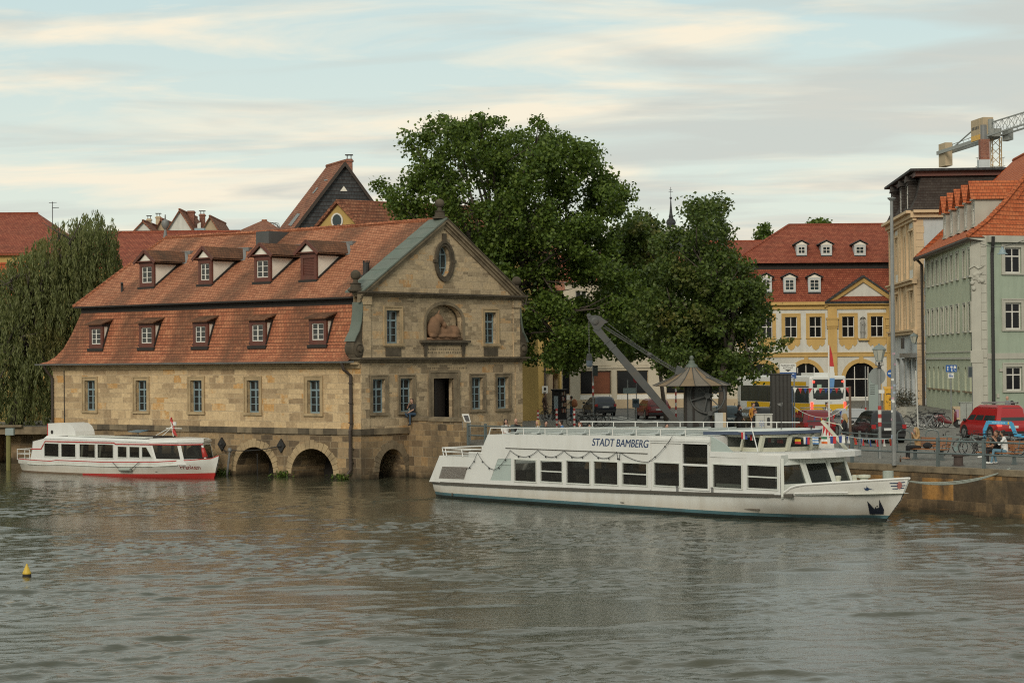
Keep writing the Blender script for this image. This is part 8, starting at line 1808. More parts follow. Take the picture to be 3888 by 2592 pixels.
def clumps_from(rows, D, n, rmin, rmax, depth, seed, holes=()):
    """clump centres filling a crown of the given outline, thick in the middle"""
    rng = np.random.default_rng(seed); out = []; ys = [r[0] for r in rows]; k = D / FPX; tries = 0
    while len(out) < n and tries < 20000:
        tries += 1
        y = rng.uniform(ys[0], ys[-1]); a, e = np.interp(y, ys, [r[1] for r in rows]), np.interp(y, ys, [r[2] for r in rows]); x = rng.uniform(min(r[1] for r in rows), max(r[2] for r in rows)); r = rng.uniform(rmin, rmax); rp = r / k * .5
        if not in_rows(rows, x - rp, y) or not in_rows(rows, x + rp, y): continue
        if not in_rows(rows, x, max(ys[0], y - rp * .8)): continue
        if any((x - h[0]) ** 2 + (y - h[1]) ** 2 < h[2] ** 2 for h in holes): continue
        c = (a + e) / 2; f = 1 - min(1, abs(x - c) / max(1, (e - a) / 2)) ** 2; dd = depth * math.sqrt(max(.06, f)) * rng.uniform(-1, 1)
        p = P(x, y, D + dd); out.append((np.array(p), r))
    return out
def clump_leaves(cl, per, seed, flat=.8, shell=.55):
    rng = np.random.default_rng(seed); res = []
    for c, r in cl:
        n = int(per * r * r); d = rng.normal(size=(n, 3)); d /= np.linalg.norm(d, axis=1)[:, None]
        rad = r * (shell + (1.08 - shell) * rng.uniform(0, 1, (n, 1)) ** .7) * (1 + .22 * rng.normal(size=(n, 1)))
        q = d * rad; q[:, 2] *= flat; res.append(c + q)
    return np.concatenate(res)
M['bark'] = paint('grey_bark', (.075, .062, .048), .9, .3, 3, bmp=.4)
def trunk(parent, base, top, r0, limbs, seed, fork=.45):
    rr = random.Random(seed); b = MB(); base, top = V(base), V(top)
    pts = [base.lerp(top, t) + V((rr.uniform(-.2, .2), rr.uniform(-.2, .2), 0)) * (t > 0) for t in (0, .2, .4, .6, .8, 1)]
    b.tube(pts, [r0 * 1.25, r0, r0 * .85, r0 * .68, r0 * .45, r0 * .2], 9)
    for c in limbs:
        t = rr.uniform(fork, .9); k = t * 5; s = pts[int(k)].lerp(pts[min(5, int(k) + 1)], k - int(k)); e = V(c); m1 = s.lerp(e, .45) + V((0, 0, .5 + rr.uniform(-.3, .6)))
        b.tube([s, m1, e], [r0 * .36, r0 * .2, .03], 6)
        for j in range(3): b.tube([m1.lerp(e, .3 + .2 * j), m1.lerp(e, .5 + .2 * j) + V((rr.gauss(0, .8), rr.gauss(0, .8), rr.uniform(.2, 1.1)))], [.06, .015], 4)
    return b.build('trunk', M['bark'], parent, smooth=3)
LM = leafmat('plane_leaves', (.045, .085, .013), (.125, .18, .028), .3)
LM2 = leafmat('lime_leaves', (.038, .068, .014), (.10, .14, .026), .25, autumn=(.19, .125, .03), bscale=.28)
LM3 = leafmat('willow_leaves', (.10, .12, .04), (.20, .215, .08), .35, autumn=(.19, .145, .04), bscale=.3)
# great plane tree behind the slaughterhouse
rows = [(436, 1640, 1690), (452, 1600, 2060), (500, 1545, 2110), (540, 1505, 2265), (600, 1480, 2285), (660, 1420, 2290), (720, 1415, 2400), (800, 1420, 2400), (880, 1440, 2360), (960, 1500, 2390), (1060, 1600, 2440), (1160, 1720, 2450), (1260, 1880, 2430), (1330, 1960, 2390), (1395, 1990, 2330)]
t1 = thing('plane_tree', 'huge dark green plane tree towering behind the sandstone gable', 'tree', (-1.6, 131, ZQ))
hs = [(1528, 712, 42), (1600, 735, 30), (1770, 745, 28), (1965, 640, 30), (2050, 765, 28), (1870, 720, 22), (1930, 480, 34), (1745, 470, 30), (2130, 500, 30), (2200, 740, 22), (1700, 640, 20)]
cl = clumps_from(rows, 131, 400, .42, 1.1, 5.5, 21, hs)
leafmesh('crown', clump_leaves(cl, 420, 3, shell=.35), .23, .17, LM, t1, seed=5)
trunk(t1, (-1.6, 131, ZQ), P(1900, 720, 131), .55, [c for c, r in cl[::7]], 8, .35)
# lime tree on the square, yellowing at the top
rows = [(752, 2690, 2760), (780, 2610, 2772), (840, 2575, 2772), (900, 2520, 2772), (960, 2440, 2800), (1040, 2420, 2885), (1120, 2395, 2925), (1200, 2400, 2938), (1290, 2440, 2900), (1370, 2480, 2880), (1450, 2540, 2850)]
t2 = thing('lime_tree', 'dark lime tree yellowing at its top behind the harbour crane roof', 'tree', G(2745, 1655, ZQ))
tb = wloc(t2)
cl = clumps_from(rows, 119, 230, .4, 1.0, 4.2, 31, [(2580, 905, 20), (2470, 1200, 28), (2450, 1330, 40), (2690, 1400, 20)])
for x, y, r in ((2950, 1310, .5), (2985, 1300, .35), (2905, 1335, .55), (2920, 1400, .5), (2860, 1420, .6), (3005, 1292, .2)): cl.append((np.array(P(x, y, 117)), r))
leafmesh('crown', clump_leaves(cl, 380, 4, shell=.35), .22, .16, LM2, t2, seed=6)
trunk(t2, tb, P(2790, 1010, 119), .24, [c for c, r in cl[::9]], 9, .45)
t3 = thing('lime_tree', 'smaller bushy lime tree filling the gap between the plane tree and yellowing lime', 'tree', P(2530, 1560, 142))
rows = [(786, 2400, 2445), (830, 2365, 2475), (880, 2320, 2520), (950, 2290, 2540), (1050, 2280, 2550), (1180, 2280, 2560), (1290, 2290, 2540), (1350, 2350, 2500)]
cl = clumps_from(rows, 142, 150, .45, 1.0, 3, 41); leafmesh('crown', clump_leaves(cl, 330, 5), .28, .2, LM2, t3, seed=7)
trunk(t3, (wloc(t3).x, 142, ZQ), P(2430, 900, 142), .13, [c for c, r in cl[::8]], 10)
for lab, rows, D, sd in (('pale green treetop showing over the ridge left of the red mansard', [(856, 2915, 2925), (880, 2880, 2945), (905, 2862, 2958), (960, 2862, 2960)], 240, 51), ('tiny treetop peeping over the red mansard ridge of the baroque house', [(834, 3100, 3112), (848, 3090, 3135), (880, 3085, 3140)], 245, 52)):
    t = thing('treetop', lab, 'tree', P((rows[-1][1] + rows[-1][2]) / 2, 1500, D)); cl = clumps_from([(r[0], r[1] - 14, r[2] + 14) for r in rows], D, 16, .6, 1.0, 1.5, sd)
    leafmesh('crown', clump_leaves(cl, 200, sd), .38, .3, LM, t, seed=sd); b = MB(); b.tube([V((wloc(t).x, D, ZQ)), P((rows[0][1] + rows[0][2]) / 2, rows[0][0] + 30, D)], [.3, .05], 6); b.build('trunk', M['bark'], t)
# willow at the far left: hanging strands
t4 = thing('willow_tree', 'large yellow green willow with hanging twigs at the left edge', 'tree', (-31.5, 133, 2.2))
rows = [(838, 345, 360), (852, 285, 370), (870, 240, 425), (895, 165, 445), (940, 100, 458), (1000, 10, 460), (1060, -70, 445), (1150, -90, 395), (1250, -90, 320), (1400, -90, 250), (1600, -90, 190)]
rng = np.random.default_rng(77); pts = []; k = 133 / FPX; limbs = []
cnt = 0
while cnt < 2100:
    y = 838 + (1540 - 838) * rng.uniform() ** 1.15; x = rng.uniform(-90, 460)
    if not in_rows(rows, x, y): continue
    cnt += 1; a, e = np.interp(y, [r[0] for r in rows], [r[1] for r in rows]), np.interp(y, [r[0] for r in rows], [r[2] for r in rows])
    f = 1 - min(1, abs(x - (a + e) / 2) / ((e - a) / 2)) ** 2; dd = 3.6 * math.sqrt(max(.05, f)) * rng.uniform(-1, 1)
    p = np.array(P(x, y, 133 + dd)); ln = rng.uniform(.7, 2.3); n = int(ln * 22); t = rng.uniform(0, 1, n); sway = rng.normal(0, .1, 2)
    q = p + np.stack([sway[0] * t + rng.normal(0, .07, n), sway[1] * t + rng.normal(0, .07, n), -ln * t], 1)
    if y < 900: q[:, 2] += ln * .5 * rng.uniform()
    pts.append(q)
    if cnt % 40 == 0: limbs.append(p)
leafmesh('crown', np.concatenate(pts), .30, .07, LM3, t4, up=0, hang=True, seed=8)
trunk(t4, (-31.5, 133, 2.2), P(210, 960, 133), .45, limbs, 11, .3)
# weeds at the foot of the stone walls and a tub of shrubs
wd = thing('wall_weeds', 'green weeds growing along the waterline between the stone arches', 'weeds', L.p(4, 0, .2)); pts = []
for u in (1.0, 1.4, 5.4, 5.8, 9.9, 10.3): pts.append(np.array(L.p(u, .12, .15)) + np.random.default_rng(int(u * 10)).normal(0, 1, (70, 3)) * np.array([.22, .1, .1]))
leafmesh('leaves', np.concatenate(pts), .16, .08, LM, wd, seed=9)
leafmesh('shrub', PLANT[1], .22, .06, leafmat('shrub_leaves', (.03, .035, .02), (.08, .06, .035), .1), PLANT[0], seed=12)
# ------------------------------------------------------------------ people
SK = [paint('skin_light', (.42, .24, .17), .6, .08, 8), paint('skin_tan', (.33, .18, .115), .6, .08, 8)]
EYE, LIP = paint('eye_dark', (.015, .012, .01), .3), paint('lip', (.25, .08, .07), .5)
CLM = {}
def cloth(n, c):
    if n not in CLM: CLM[n] = paint('cloth_' + n, c, .9, .15, 6)
    return CLM[n]
def person(label, loc, rz, pose, top, bottom, shoe, hair, skin=0, sleeve=.35, longhair=False, bald=False, beard=False, scale=1.0, arms=None, legs=None, hand=True, skirt=False, tilt=0.0, vox=.02):
    """y forward; one continuous body surface coloured by the nearest limb; hair is its child"""
    t = thing('person', label, 'person', (0, 0, 0))
    if pose == 'stand':
        J = dict(pel=V((0, 0, .94)), che=V((0, .0, 1.25)), nec=V((0, .01, 1.46)), hea=V((0, .03, 1.62)), hz=.93, kn=[V((-.1, .03, .5)), V((.1, .05, .5))], an=[V((-.11, -.02, .09)), V((.11, .02, .09))])
    else:
        J = dict(pel=V((0, 0, .53)), che=V((0, .03, .84)), nec=V((0, .06, 1.06)), hea=V((0, .10, 1.21)), hz=.53, kn=[V((-.12, .44, .53)), V((.12, .44, .53))], an=[V((-.12, .44, .1)), V((.12, .46, .1))])
    if legs: J['kn'], J['an'] = [V(q) for q in legs[0]], [V(q) for q in legs[1]]
    dx = tilt; J['che'].x += dx * .5; J['nec'].x += dx * .85; J['hea'].x += dx
    sh = [J['che'] + V((s_ * .18, 0, .14)) for s_ in (-1, 1)]
    A = arms or ([((-.25, -.03, J['che'].z - .12), (-.25, .1, J['che'].z - .36)), ((.25, -.03, J['che'].z - .12), (.25, .1, J['che'].z - .36))] if pose == 'stand' else [((-.23, .08, .74), (-.12, .3, .62)), ((.23, .08, .74), (.12, .3, .62))])
    el, wr = [V(a[0]) for a in A], [V(a[1]) for a in A]
    bones = []; b = MB()
    def bone(a, e, r0, r1, m, flat=1.0):
        b.tube([a, a.lerp(e, .5), e], [r0, (r0 + r1) / 2, r1], 9); b.ball(a, r0, nu=9, nv=6); b.ball(e, r1, nu=9, nv=6); bones.append((a, e, m, (r0 + r1) / 2))
    b.ball(J['pel'], .165, .12, .13, 10, 7); b.ball(J['che'], .175, .12, .2, 10, 7); b.ball(J['che'] + V((0, 0, .12)), .19, .09, .09, 10, 7)
    bone(J['pel'], J['che'], .135, .14, 'top'); bones.append((J['pel'] - V((0, 0, .08)), J['pel'] + V((0, 0, .02)), 'bot', .12))
    bone(J['che'] + V((0, 0, .16)), J['nec'], .085, .055, 'top'); bone(J['nec'], J['hea'] - V((0, 0, .06)), .05, .05, 'skin')
    h = J['hea']; b.ball(h, .078, .095, .118, 12, 10); b.ball(h + V((0, .03, -.06)), .058, .06, .06, 10, 7); b.ball(h + V((0, .105, -.015)), .014, .022, .024, 6, 5)
    for s_ in (-1, 1): b.ball(h + V((s_ * .08, 0, -.01)), .012, .022, .03, 6, 5)
    bones.append((h - V((0, 0, .08)), h + V((0, 0, .08)), 'skin', .1))
    for i in (0, 1):
        s_ = (-1, 1)[i]; bone(sh[i], el[i], .058, .043, 'top'); m = 'top' if sleeve > .7 else 'skin'; e_ = sh[i].lerp(el[i], .9 if sleeve <= .7 else 1)
        bone(el[i], wr[i], .04, .028, m)
        hp = J['pel'] + V((s_ * .09, 0, -.02)); bone(hp, J['kn'][i], .095, .062, 'bot'); bone(J['kn'][i], J['an'][i], .058, .042, 'bot')
        ft = (J['kn'][i] - J['an'][i]); fd = V((s_ * .12, 1, 0)).normalized() if abs(ft.normalized().z) > .5 else V((0, .5, -.8)); toe = J['an'][i] + fd * .17 + V((0, 0, -.045)); bone(J['an'][i] + V((0, -.02, -.03)), toe, .045, .038, 'shoe')
        hd_ = (wr[i] - el[i]).normalized(); b.ball(wr[i] + hd_ * .05, .04, .045, .04, 8, 6); bones.append((wr[i], wr[i] + hd_ * .09, 'skin', .03))
    if skirt: 
        for i in (0, 1): b.tube([J['pel'], J['kn'][i], J['kn'][i].lerp(J['an'][i], .8)], [.17, .15, .17], 10)
    vs, fs = remeshed(b, vox, 3)
    mats = [SK[skin], top, bottom, shoe, EYE, LIP]; idx = {'skin': 0, 'top': 1, 'bot': 2, 'shoe': 3}
    va = np.array(vs); best = np.full(len(fs), 9e9); mi = np.zeros(len(fs), int); fc = np.array([va[list(f)].mean(0) for f in fs])
    for a, e, m, r in bones:
        a_, e_ = np.array(a), np.array(e); d = e_ - a_; tt = np.clip(((fc - a_) @ d) / max(1e-6, d @ d), 0, 1); dist = np.linalg.norm(fc - a_ - tt[:, None] * d, axis=1) - r; k = dist < best; best[k] = dist[k]; mi[k] = idx[m]
    o = MB(); o.v = [tuple(v) for v in vs]; o.f = list(fs); o.m = mi.tolist()
    for s_ in (-1, 1): o.ball(h + V((s_ * .032, .087, .012)), .013, .01, .008, 6, 5, mi=4)
    o.ball(h + V((0, .092, -.055)), .024, .008, .007, 6, 5, mi=5)
    if hand:
        for i in (0, 1):                                                 # four unequal curled fingers and a thumb from the side of the palm
            s_ = (-1, 1)[i]; d = (wr[i] - el[i]).normalized(); sd_ = d.cross(V((0, 0, 1))); sd_ = sd_.normalized() if sd_.length > .2 else V((1, 0, 0)); cu = d.cross(sd_) * (1 if d.cross(sd_).z < 0 else -1); pc = wr[i] + d * .08
            for k, ln in enumerate((.062, .07, .066, .052)):
                q = pc + sd_ * (.03 - .02 * k); o.tube([q, q + d * ln * .5 + cu * .008, q + d * ln * .85 + cu * .03], [.0095, .009, .006], 5, mi=0)
            q = wr[i] + d * .045 - sd_ * s_ * .035; o.tube([q, q - sd_ * s_ * .022 + d * .025, q - sd_ * s_ * .02 + d * .05 + cu * .01], [.011, .01, .007], 5, mi=0)
    bd = o.build('body', mats, t, smooth=3)
    hb_ = MB()
    if not bald:
        rr = random.Random(len(label)); hb_.ball(h + V((0, -.018, .022)), .089, .098, .112, 12, 8)
        hb_.ball(h + V((0, -.05, -.03)), .08, .06, .09, 10, 7)
        for k in range(16): a = rr.uniform(0, 6.28); hb_.ball(h + V((.07 * math.cos(a), -.02 + .075 * math.sin(a) if math.sin(a) < .5 else .03, .06 + rr.uniform(-.02, .05))), rr.uniform(.025, .04), nu=6, nv=5)
        if longhair:
            hb_.tube([h + V((0, -.06, .04)), h + V((0, -.095, -.1)), h + V((0, -.11, -.24)), h + V((0, -.1, -.36))], [.085, .085, .075, .03], 9)
            for s_ in (-1, 1): hb_.tube([h + V((s_ * .075, -.01, .05)), h + V((s_ * .092, -.01, -.09)), h + V((s_ * .1, .01, -.24))], [.03, .035, .015], 7)
        # keep the face free
        hb2 = MB(); vs, fs = remeshed(hb_, .018, 2); keep = [i for i, v in enumerate(vs) if not (v[1] > h.y + .045 and v[2] < h.z + .055)]; km = {i: j for j, i in enumerate(keep)}; hb2.add([vs[i] for i in keep], [tuple(km[i] for i in f) for f in fs if all(i in km for i in f)]); hb2.build('hair', hair, t, smooth=3)
    if beard: hb_ = MB(); hb_.ball(h + V((0, .055, -.085)), .06, .045, .055, 9, 7); hb_.build('beard', hair, t, smooth=3)
    t.location = loc; t.rotation_euler = (0, 0, rz); t.scale = (scale,) * 3
    return t
K = dict(black=cloth('black', (.014, .014, .015)), white=cloth('white', (.62, .62, .60)), jeans=cloth('jeans', (.10, .19, .25)), djeans=cloth('dark_jeans', (.03, .06, .10)), camel=cloth('camel', (.36, .22, .10)), orange=cloth('orange', (.42, .19, .03)), grey=cloth('grey', (.19, .21, .22)), tee=cloth('charcoal', (.03, .03, .032)), blue=cloth('blue', (.06, .14, .28)), brown=cloth('brown', (.10, .06, .04)), khaki=cloth('khaki', (.22, .20, .14)), rust=cloth('rust', (.33, .13, .06)))
HR = dict(dark=paint('hair_dark', (.018, .013, .01), .6, .3, 20), brown=paint('hair_brown', (.05, .028, .015), .6, .3, 20), blond=paint('hair_blond', (.36, .24, .10), .6, .25, 20), red=paint('hair_red', (.14, .045, .02), .6, .3, 20), grey=paint('hair_grey', (.35, .34, .32), .6, .2, 20))
SHW = cloth('shoe_white', (.6, .6, .57))
# on the benches: seat height .45, so the sitters stand with their pelvis over the slats
bx_ = V((math.cos(ang), math.sin(ang), 0)); by_ = V((-math.sin(ang), math.cos(ang), 0)); b1 = G(3524, 1745, ZQ)
person('blonde woman in a camel jacket and wide black trousers on the first bench', b1 - bx_ * .55 + by_ * .02, ang + R(180 - 30), 'sit', K['camel'], K['black'], cloth('tan_shoe', (.3, .18, .12)), HR['blond'], sleeve=1, longhair=True, arms=[((-.24, .16, .82), (-.06, .24, 1.04)), ((.24, .16, .82), (.05, .25, 1.03))], vox=.016)
person('man in a white T-shirt and pale jeans drinking on the second bench', b2p + bx_ * .28 + by_ * .0, ang + R(180 - 55), 'sit', K['white'], K['jeans'], SHW, HR['dark'], skin=1, beard=True, sleeve=.3, arms=[((-.24, .2, .78), (-.1, .42, 1.02)), ((.24, .2, .78), (.02, .4, 1.05))], legs=[[(-.14, .42, .55), (.12, .44, .54)], [(-.3, .5, .1), (.16, .36, .1)]], vox=.016)
person('person in black trousers and white shoes leaning against the man in white', b2p - bx_ * .18 + by_ * .05, ang + R(180 - 20), 'sit', K['black'], K['black'], SHW, HR['brown'], skin=1, sleeve=.3, tilt=-.16, arms=[((-.22, .18, .75), (-.05, .34, .7)), ((.22, .14, .78), (.1, .3, .96))], legs=[[(-.1, .45, .56), (.16, .42, .62)], [(-.12, .45, .1), (.02, .62, .32)]], vox=.016)
dk = thing('drink_cup', 'orange red paper cup on the bench edge beside the black trousers', 'cup', b2p - bx_ * .55 + by_ * -.1 + V((0, 0, .465))); MB().lathe([(.032, 0), (.042, .16), (.0, .165)], wloc(dk), 12).build('cup', paint('cup_red', (.4, .08, .05), .5), dk)
hb = thing('shoulder_bag', 'black bag lying on the first bench beside the woman in camel', 'bag', b1 - bx_ * .1 + by_ * .08 + V((0, 0, .467))); b = MB(); b.ball(wloc(hb) + V((0, 0, .12)), .2, .12, .13, 12, 8); b.torus(wloc(hb) + V((0, 0, .2)), .12, .015, (0, 1, 0), 12, 4, a0=0, a1=math.pi); b.build('bag', K['black'], hb, smooth=3)
person('person in a dark T-shirt and blue jeans sitting on the stone parapet below the gable', Q.p(.25, 3.14 - .40, -.12), math.atan2(-(-.55), -.8), 'sit', K['tee'], K['djeans'], K['tee'], HR['brown'], sleeve=.3, longhair=False, arms=[((-.22, .18, .78), (-.05, .36, .64)), ((.22, .2, .8), (.04, .3, 1.02))], legs=[[(-.1, .4, .52), (.3, .34, .6)], [(-.12, .42, .02), (.02, .46, .42)]], vox=.016)
def seat_at(px, py, D, lab, rz, **k):
    hz = P(px, py, D).z - 1.33 * k.get('scale', 1.0); q = gp(px, D); q.z = hz if k.pop('free', False) else ZQ + (hz - ZQ); return person(lab, q, rz, 'sit', **k)
# people sitting on the low wall of the square behind the ship
dkw = thing('seat_wall', 'long low stone seat along the quay behind the ship railing', 'seat wall', Q.p(9, ZQ, -1.2)); bw = MB(); bw.fbox(Q, ue + 2.2, 18.5, ZQ, ZQ + .42, -1.0, -1.5); bw.build('wall', M['stone_trim_dark'], dkw)
def on_wall(px, lab, turn, sc_=1.0, **k):
    r = ray(px, 1600); n = Q.n; o = Q.p(0, 0, -1.12); tt = (V((o.x, o.y)) - V((0, 0))).dot(V((n.x, n.y))) / V((r.x, r.y)).dot(V((n.x, n.y))); q = CAMP + r * tt; return person(lab, V((q.x, q.y, ZQ + .42 - .42 * sc_)), ang + R(180) + R(turn), 'sit', scale=sc_, **k)
on_wall(1920, 'woman in a white blouse drinking at the left of the row behind the ship', 60, top=K['white'], bottom=K['white'], shoe=K['brown'], hair=HR['dark'], sleeve=.3, longhair=True, skirt=True, arms=[((-.22, .2, .84), (-.05, .3, 1.08)), ((.22, .1, .76), (.14, .32, .66))])
on_wall(1957, 'bald man with a red beard in a dark jacket next to the woman in white', 65, top=K['black'], bottom=K['djeans'], shoe=K['black'], hair=HR['red'], bald=True, beard=True, sleeve=1, sc_=1.06, arms=[((-.22, .2, .84), (-.05, .24, 1.04)), ((.22, .1, .76), (.14, .32, .66))])
on_wall(2047, 'long haired blonde woman in a white top behind the ship railing', 0, top=K['white'], bottom=K['djeans'], shoe=SHW, hair=HR['blond'], longhair=True)
on_wall(2071, 'dark haired person in black looking left beside the blonde woman', 70, top=K['black'], bottom=K['black'], shoe=K['black'], hair=HR['dark'], sc_=.97)
on_wall(2137, 'crouching person in a blue denim shirt left of the striped bollard', -40, top=K['blue'], bottom=K['djeans'], shoe=K['black'], hair=HR['dark'], sleeve=1, sc_=1.05)
on_wall(2206, 'red haired woman in a rust coloured top behind the ship railing', 10, top=K['rust'], bottom=K['djeans'], shoe=K['brown'], hair=HR['red'], longhair=True, sc_=.95)
on_wall(2243, 'person with bowed dark head in an orange brown top beside the red haired woman', 20, top=K['rust'], bottom=K['brown'], shoe=K['brown'], hair=HR['brown'], sc_=.86)
on_wall(2528, 'person in black with dark tied hair looking left below the crane boom', 75, top=K['black'], bottom=K['black'], shoe=K['black'], hair=HR['dark'], sleeve=1, sc_=1.0)
def stand(px, D, lab, rz, scale=1.0, **k): return person(lab, gp(px, D), rz, 'stand', scale=scale, **k)
stand(2805, 114, 'bearded man in black holding a phone to his ear beside the slim tree trunk', R(-100), top=K['black'], bottom=K['black'], shoe=K['black'], hair=HR['dark'], sleeve=1, beard=True, arms=[((-.24, .0, 1.14), (-.2, .2, 1.0)), ((.24, .14, 1.2), (.12, .14, 1.52))])
stand(2858, 117, 'woman in an orange blouse with tied brown hair standing behind the red haired one', R(-140), top=K['orange'], bottom=K['brown'], shoe=K['brown'], hair=HR['brown'], sleeve=1, scale=1.03)
stand(2864, 103, 'person with short red hair in a black leather jacket before the painted cabinet', R(-110), top=K['black'], bottom=K['brown'], shoe=K['black'], hair=HR['red'], sleeve=1, scale=1.0)
stand(3206, 94, 'woman in a black jacket with a long blonde ponytail by the rusty pole', R(75), top=K['black'], bottom=K['black'], shoe=K['black'], hair=HR['blond'], sleeve=1, longhair=True)
stand(2068, 154, 'person in a brown coat standing before the ochre house porch', R(-120), top=K['brown'], bottom=K['brown'], shoe=K['black'], hair=HR['brown'], sleeve=1, scale=1.1)
bp_ = stand(2170, 149, 'man in a khaki shirt reaching into the open air bookcase', R(70), top=K['khaki'], bottom=K['djeans'], shoe=K['black'], hair=HR['dark'], sleeve=.4, arms=[((-.24, .15, 1.2), (-.16, .38, 1.2)), ((.24, .12, 1.16), (.2, .36, 1.1))])
rs_ = thing('backpack', 'rust red backpack worn by the man at the bookcase', 'backpack', gp(2181, 148.8) + V((.0, 0, .98))); b = MB(); b.ball(wloc(rs_) + V((0, 0, .25)), .2, .19, .3, 12, 9); b.ball(wloc(rs_) + V((.1, -.05, .15)), .13, .12, .15, 10, 7); b.build('bag', K['rust'], rs_, smooth=3)
stand(3826, 131, 'bald man in a grey jacket walking behind the red van', R(110), top=K['grey'], bottom=K['djeans'], shoe=K['black'], hair=HR['grey'], bald=True, sleeve=1, scale=1.04)
bpk = thing('backpack', 'black backpack on the bald man behind the red van', 'backpack', gp(3838, 131) + V((.0, 0, 1.02))); b = MB(); b.ball(wloc(bpk) + V((.06, 0, .22)), .2, .2, .28, 12, 9); b.build('bag', K['black'], bpk, smooth=3)
# cyclist in a striped shirt before the bus
cyq = gp(3122, 119); cyb = dup(bk1, cyq, R(-115), 'black bicycle ridden by the cyclist in the striped shirt before the bus')
cp_ = person('cyclist in a black and white striped shirt and dark helmet before the bus', cyq + V((.2, 0, .42)), R(-115 + 180 + 150), 'sit', K['white'], K['djeans'], K['black'], HR['dark'], sleeve=.3, arms=[((-.24, .24, .84), (-.24, .46, .72)), ((.24, .24, .84), (.24, .46, .72))], legs=[[(-.1, .36, .35), (.1, .3, .45)], [(-.1, .25, -.1), (.1, .2, .05)]])
def stripes():
    m, nt, b = nmat('striped_cotton'); setb(b, .9); u = uvn(nt); s = N(nt, 'ShaderNodeSeparateXYZ', {0: u}).outputs[0]
    nt.links.new(ramp(nt, math_(nt, 'FRACT', math_(nt, 'MULTIPLY', s, 11.0)), [(0, (.6, .6, .57)), (.5, (.02, .02, .025))], 'CONSTANT'), b.inputs['Base Color']); return m
for c_ in cp_.children:
    if c_.name.startswith('body'): c_.data.materials[1] = stripes()
# ------------------------------------------------------------------ river
def waves(X, Y):
    """height field of a running river: many crossing wavelets, longest first"""
    rng = np.random.default_rng(11); Z = np.zeros_like(X)
    warp = 0.5 * np.sin(X * 0.21 + Y * 0.13) + 0.35 * np.sin(X * 0.09 - Y * 0.31 + 1.0)
    patch = 0.62 + 0.38 * np.sin(X * 0.17 + 1.3 * np.sin(Y * 0.11)) * np.sin(Y * 0.23 + np.sin(X * 0.13) + 0.7)
    calm = np.clip(0.55 + 0.55 * np.sin(X * 0.19 + 1.7 * np.sin(Y * 0.10 + X * .03)) * np.sin(Y * 0.27 + 1.4 * np.sin(X * 0.11) + 0.7) + 0.2 * np.sin(X * .61 - Y * .43), 0.06, 1.25)
    for k in range(62):
        lam = 0.30 * (1.06 ** k); a = rng.normal(1.4, 0.8); sl = 0.054 * math.exp(-((math.log(lam / 0.65)) / 0.95) ** 2); A = sl * lam / 6.283
        kx, ky = math.cos(a) * 2 * math.pi / lam, math.sin(a) * 2 * math.pi / lam
        ph = kx * X + ky * Y + rng.uniform(0, 6.28) + warp * (1.2 + 1.2 / lam) * rng.uniform(0.5, 1.6)
        s = np.sin(ph); Z += A * ((1 - 2 * np.abs(np.cos(ph / 2))) if k % 3 == 0 else s) * (calm if lam < 4 else 1)
    for k in range(340):                                               # boils and humps of the current
        y0 = 36 + 74 * rng.uniform() ** 1.4; x0 = rng.uniform(-1, 1) * (6 + y0 * .27); sx, sy, h = rng.uniform(.5, 1.5), rng.uniform(.16, .4), rng.uniform(.03, .08)
        j0, j1 = np.searchsorted(Y[:, 0], (y0 - 3 * sy, y0 + 3 * sy)); xx, yy = X[j0:j1] - x0, Y[j0:j1] - y0 - .12 * (X[j0:j1] - x0); Z[j0:j1] += h * np.exp(-(xx / sx) ** 2 - (yy / sy) ** 2)
    return Z - Z.mean()
ys = np.concatenate([np.arange(35, 60, 0.075), np.arange(60, 130, 0.15)])
xs_n = 640
vv = []
T = np.linspace(-1, 1, xs_n)
YY, TT = np.meshgrid(ys, T, indexing='ij'); XX = TT * (6 + YY * 0.29)
ZZ = waves(XX, YY); fade = np.clip((136 - YY) / 60, 0.35, 1); ZZ *= fade
va = np.stack([XX.ravel(), YY.ravel(), ZZ.ravel()], 1)
ny, nx = YY.shape; idx = np.arange(ny * nx).reshape(ny, nx)
fa = np.stack([idx[:-1, :-1], idx[:-1, 1:], idx[1:, 1:], idx[1:, :-1]], -1).reshape(-1, 4)
me = bpy.data.meshes.new('water')
me.vertices.add(len(va)); me.vertices.foreach_set('co', va.astype(np.float32).ravel())
me.loops.add(fa.size); me.loops.foreach_set('vertex_index', fa.astype(np.int32).ravel())
me.polygons.add(len(fa)); me.polygons.foreach_set('loop_start', np.arange(0, fa.size, 4, dtype=np.int32)); me.polygons.foreach_set('loop_total', np.full(len(fa), 4, dtype=np.int32))
me.update(); me.validate(); me.polygons.foreach_set('use_smooth', [True] * len(fa))
m, nt, b = nmat('river_water'); setb(b, 0.06, 0, 0.5); b.inputs['IOR'].default_value = 1.33; b.inputs['Specular Tint'].default_value = (1.0, 0.98, 0.86, 1)
p = pos(nt)
nt.links.new(mixc(nt, noise(nt, p, 0.12, 3), (0.042, 0.043, 0.027), (0.066, 0.066, 0.044)), b.inputs['Base Color'])
h = math_(nt, 'ADD', math_(nt, 'MULTIPLY', noise(nt, pos(nt, (1, 1.5, 1)), 1.5, 6, 0.66), 0.7), math_(nt, 'MULTIPLY', noise(nt, pos(nt, (1, 1.5, 1)), 7.5, 2, 0.5), 0.3))
bump(nt, h, b, 0.24, 0.1)
me.materials.append(m)
wo = bpy.data.objects.new('water', me); COL.objects.link(wo); tag(wo, 'grey green river with short choppy ripples', 'river', kind='structure')
bed = MB(); bed.poly([(-400, -60, -1.45), (400, -60, -1.45), (400, 400, -1.45), (-400, 400, -1.45)])
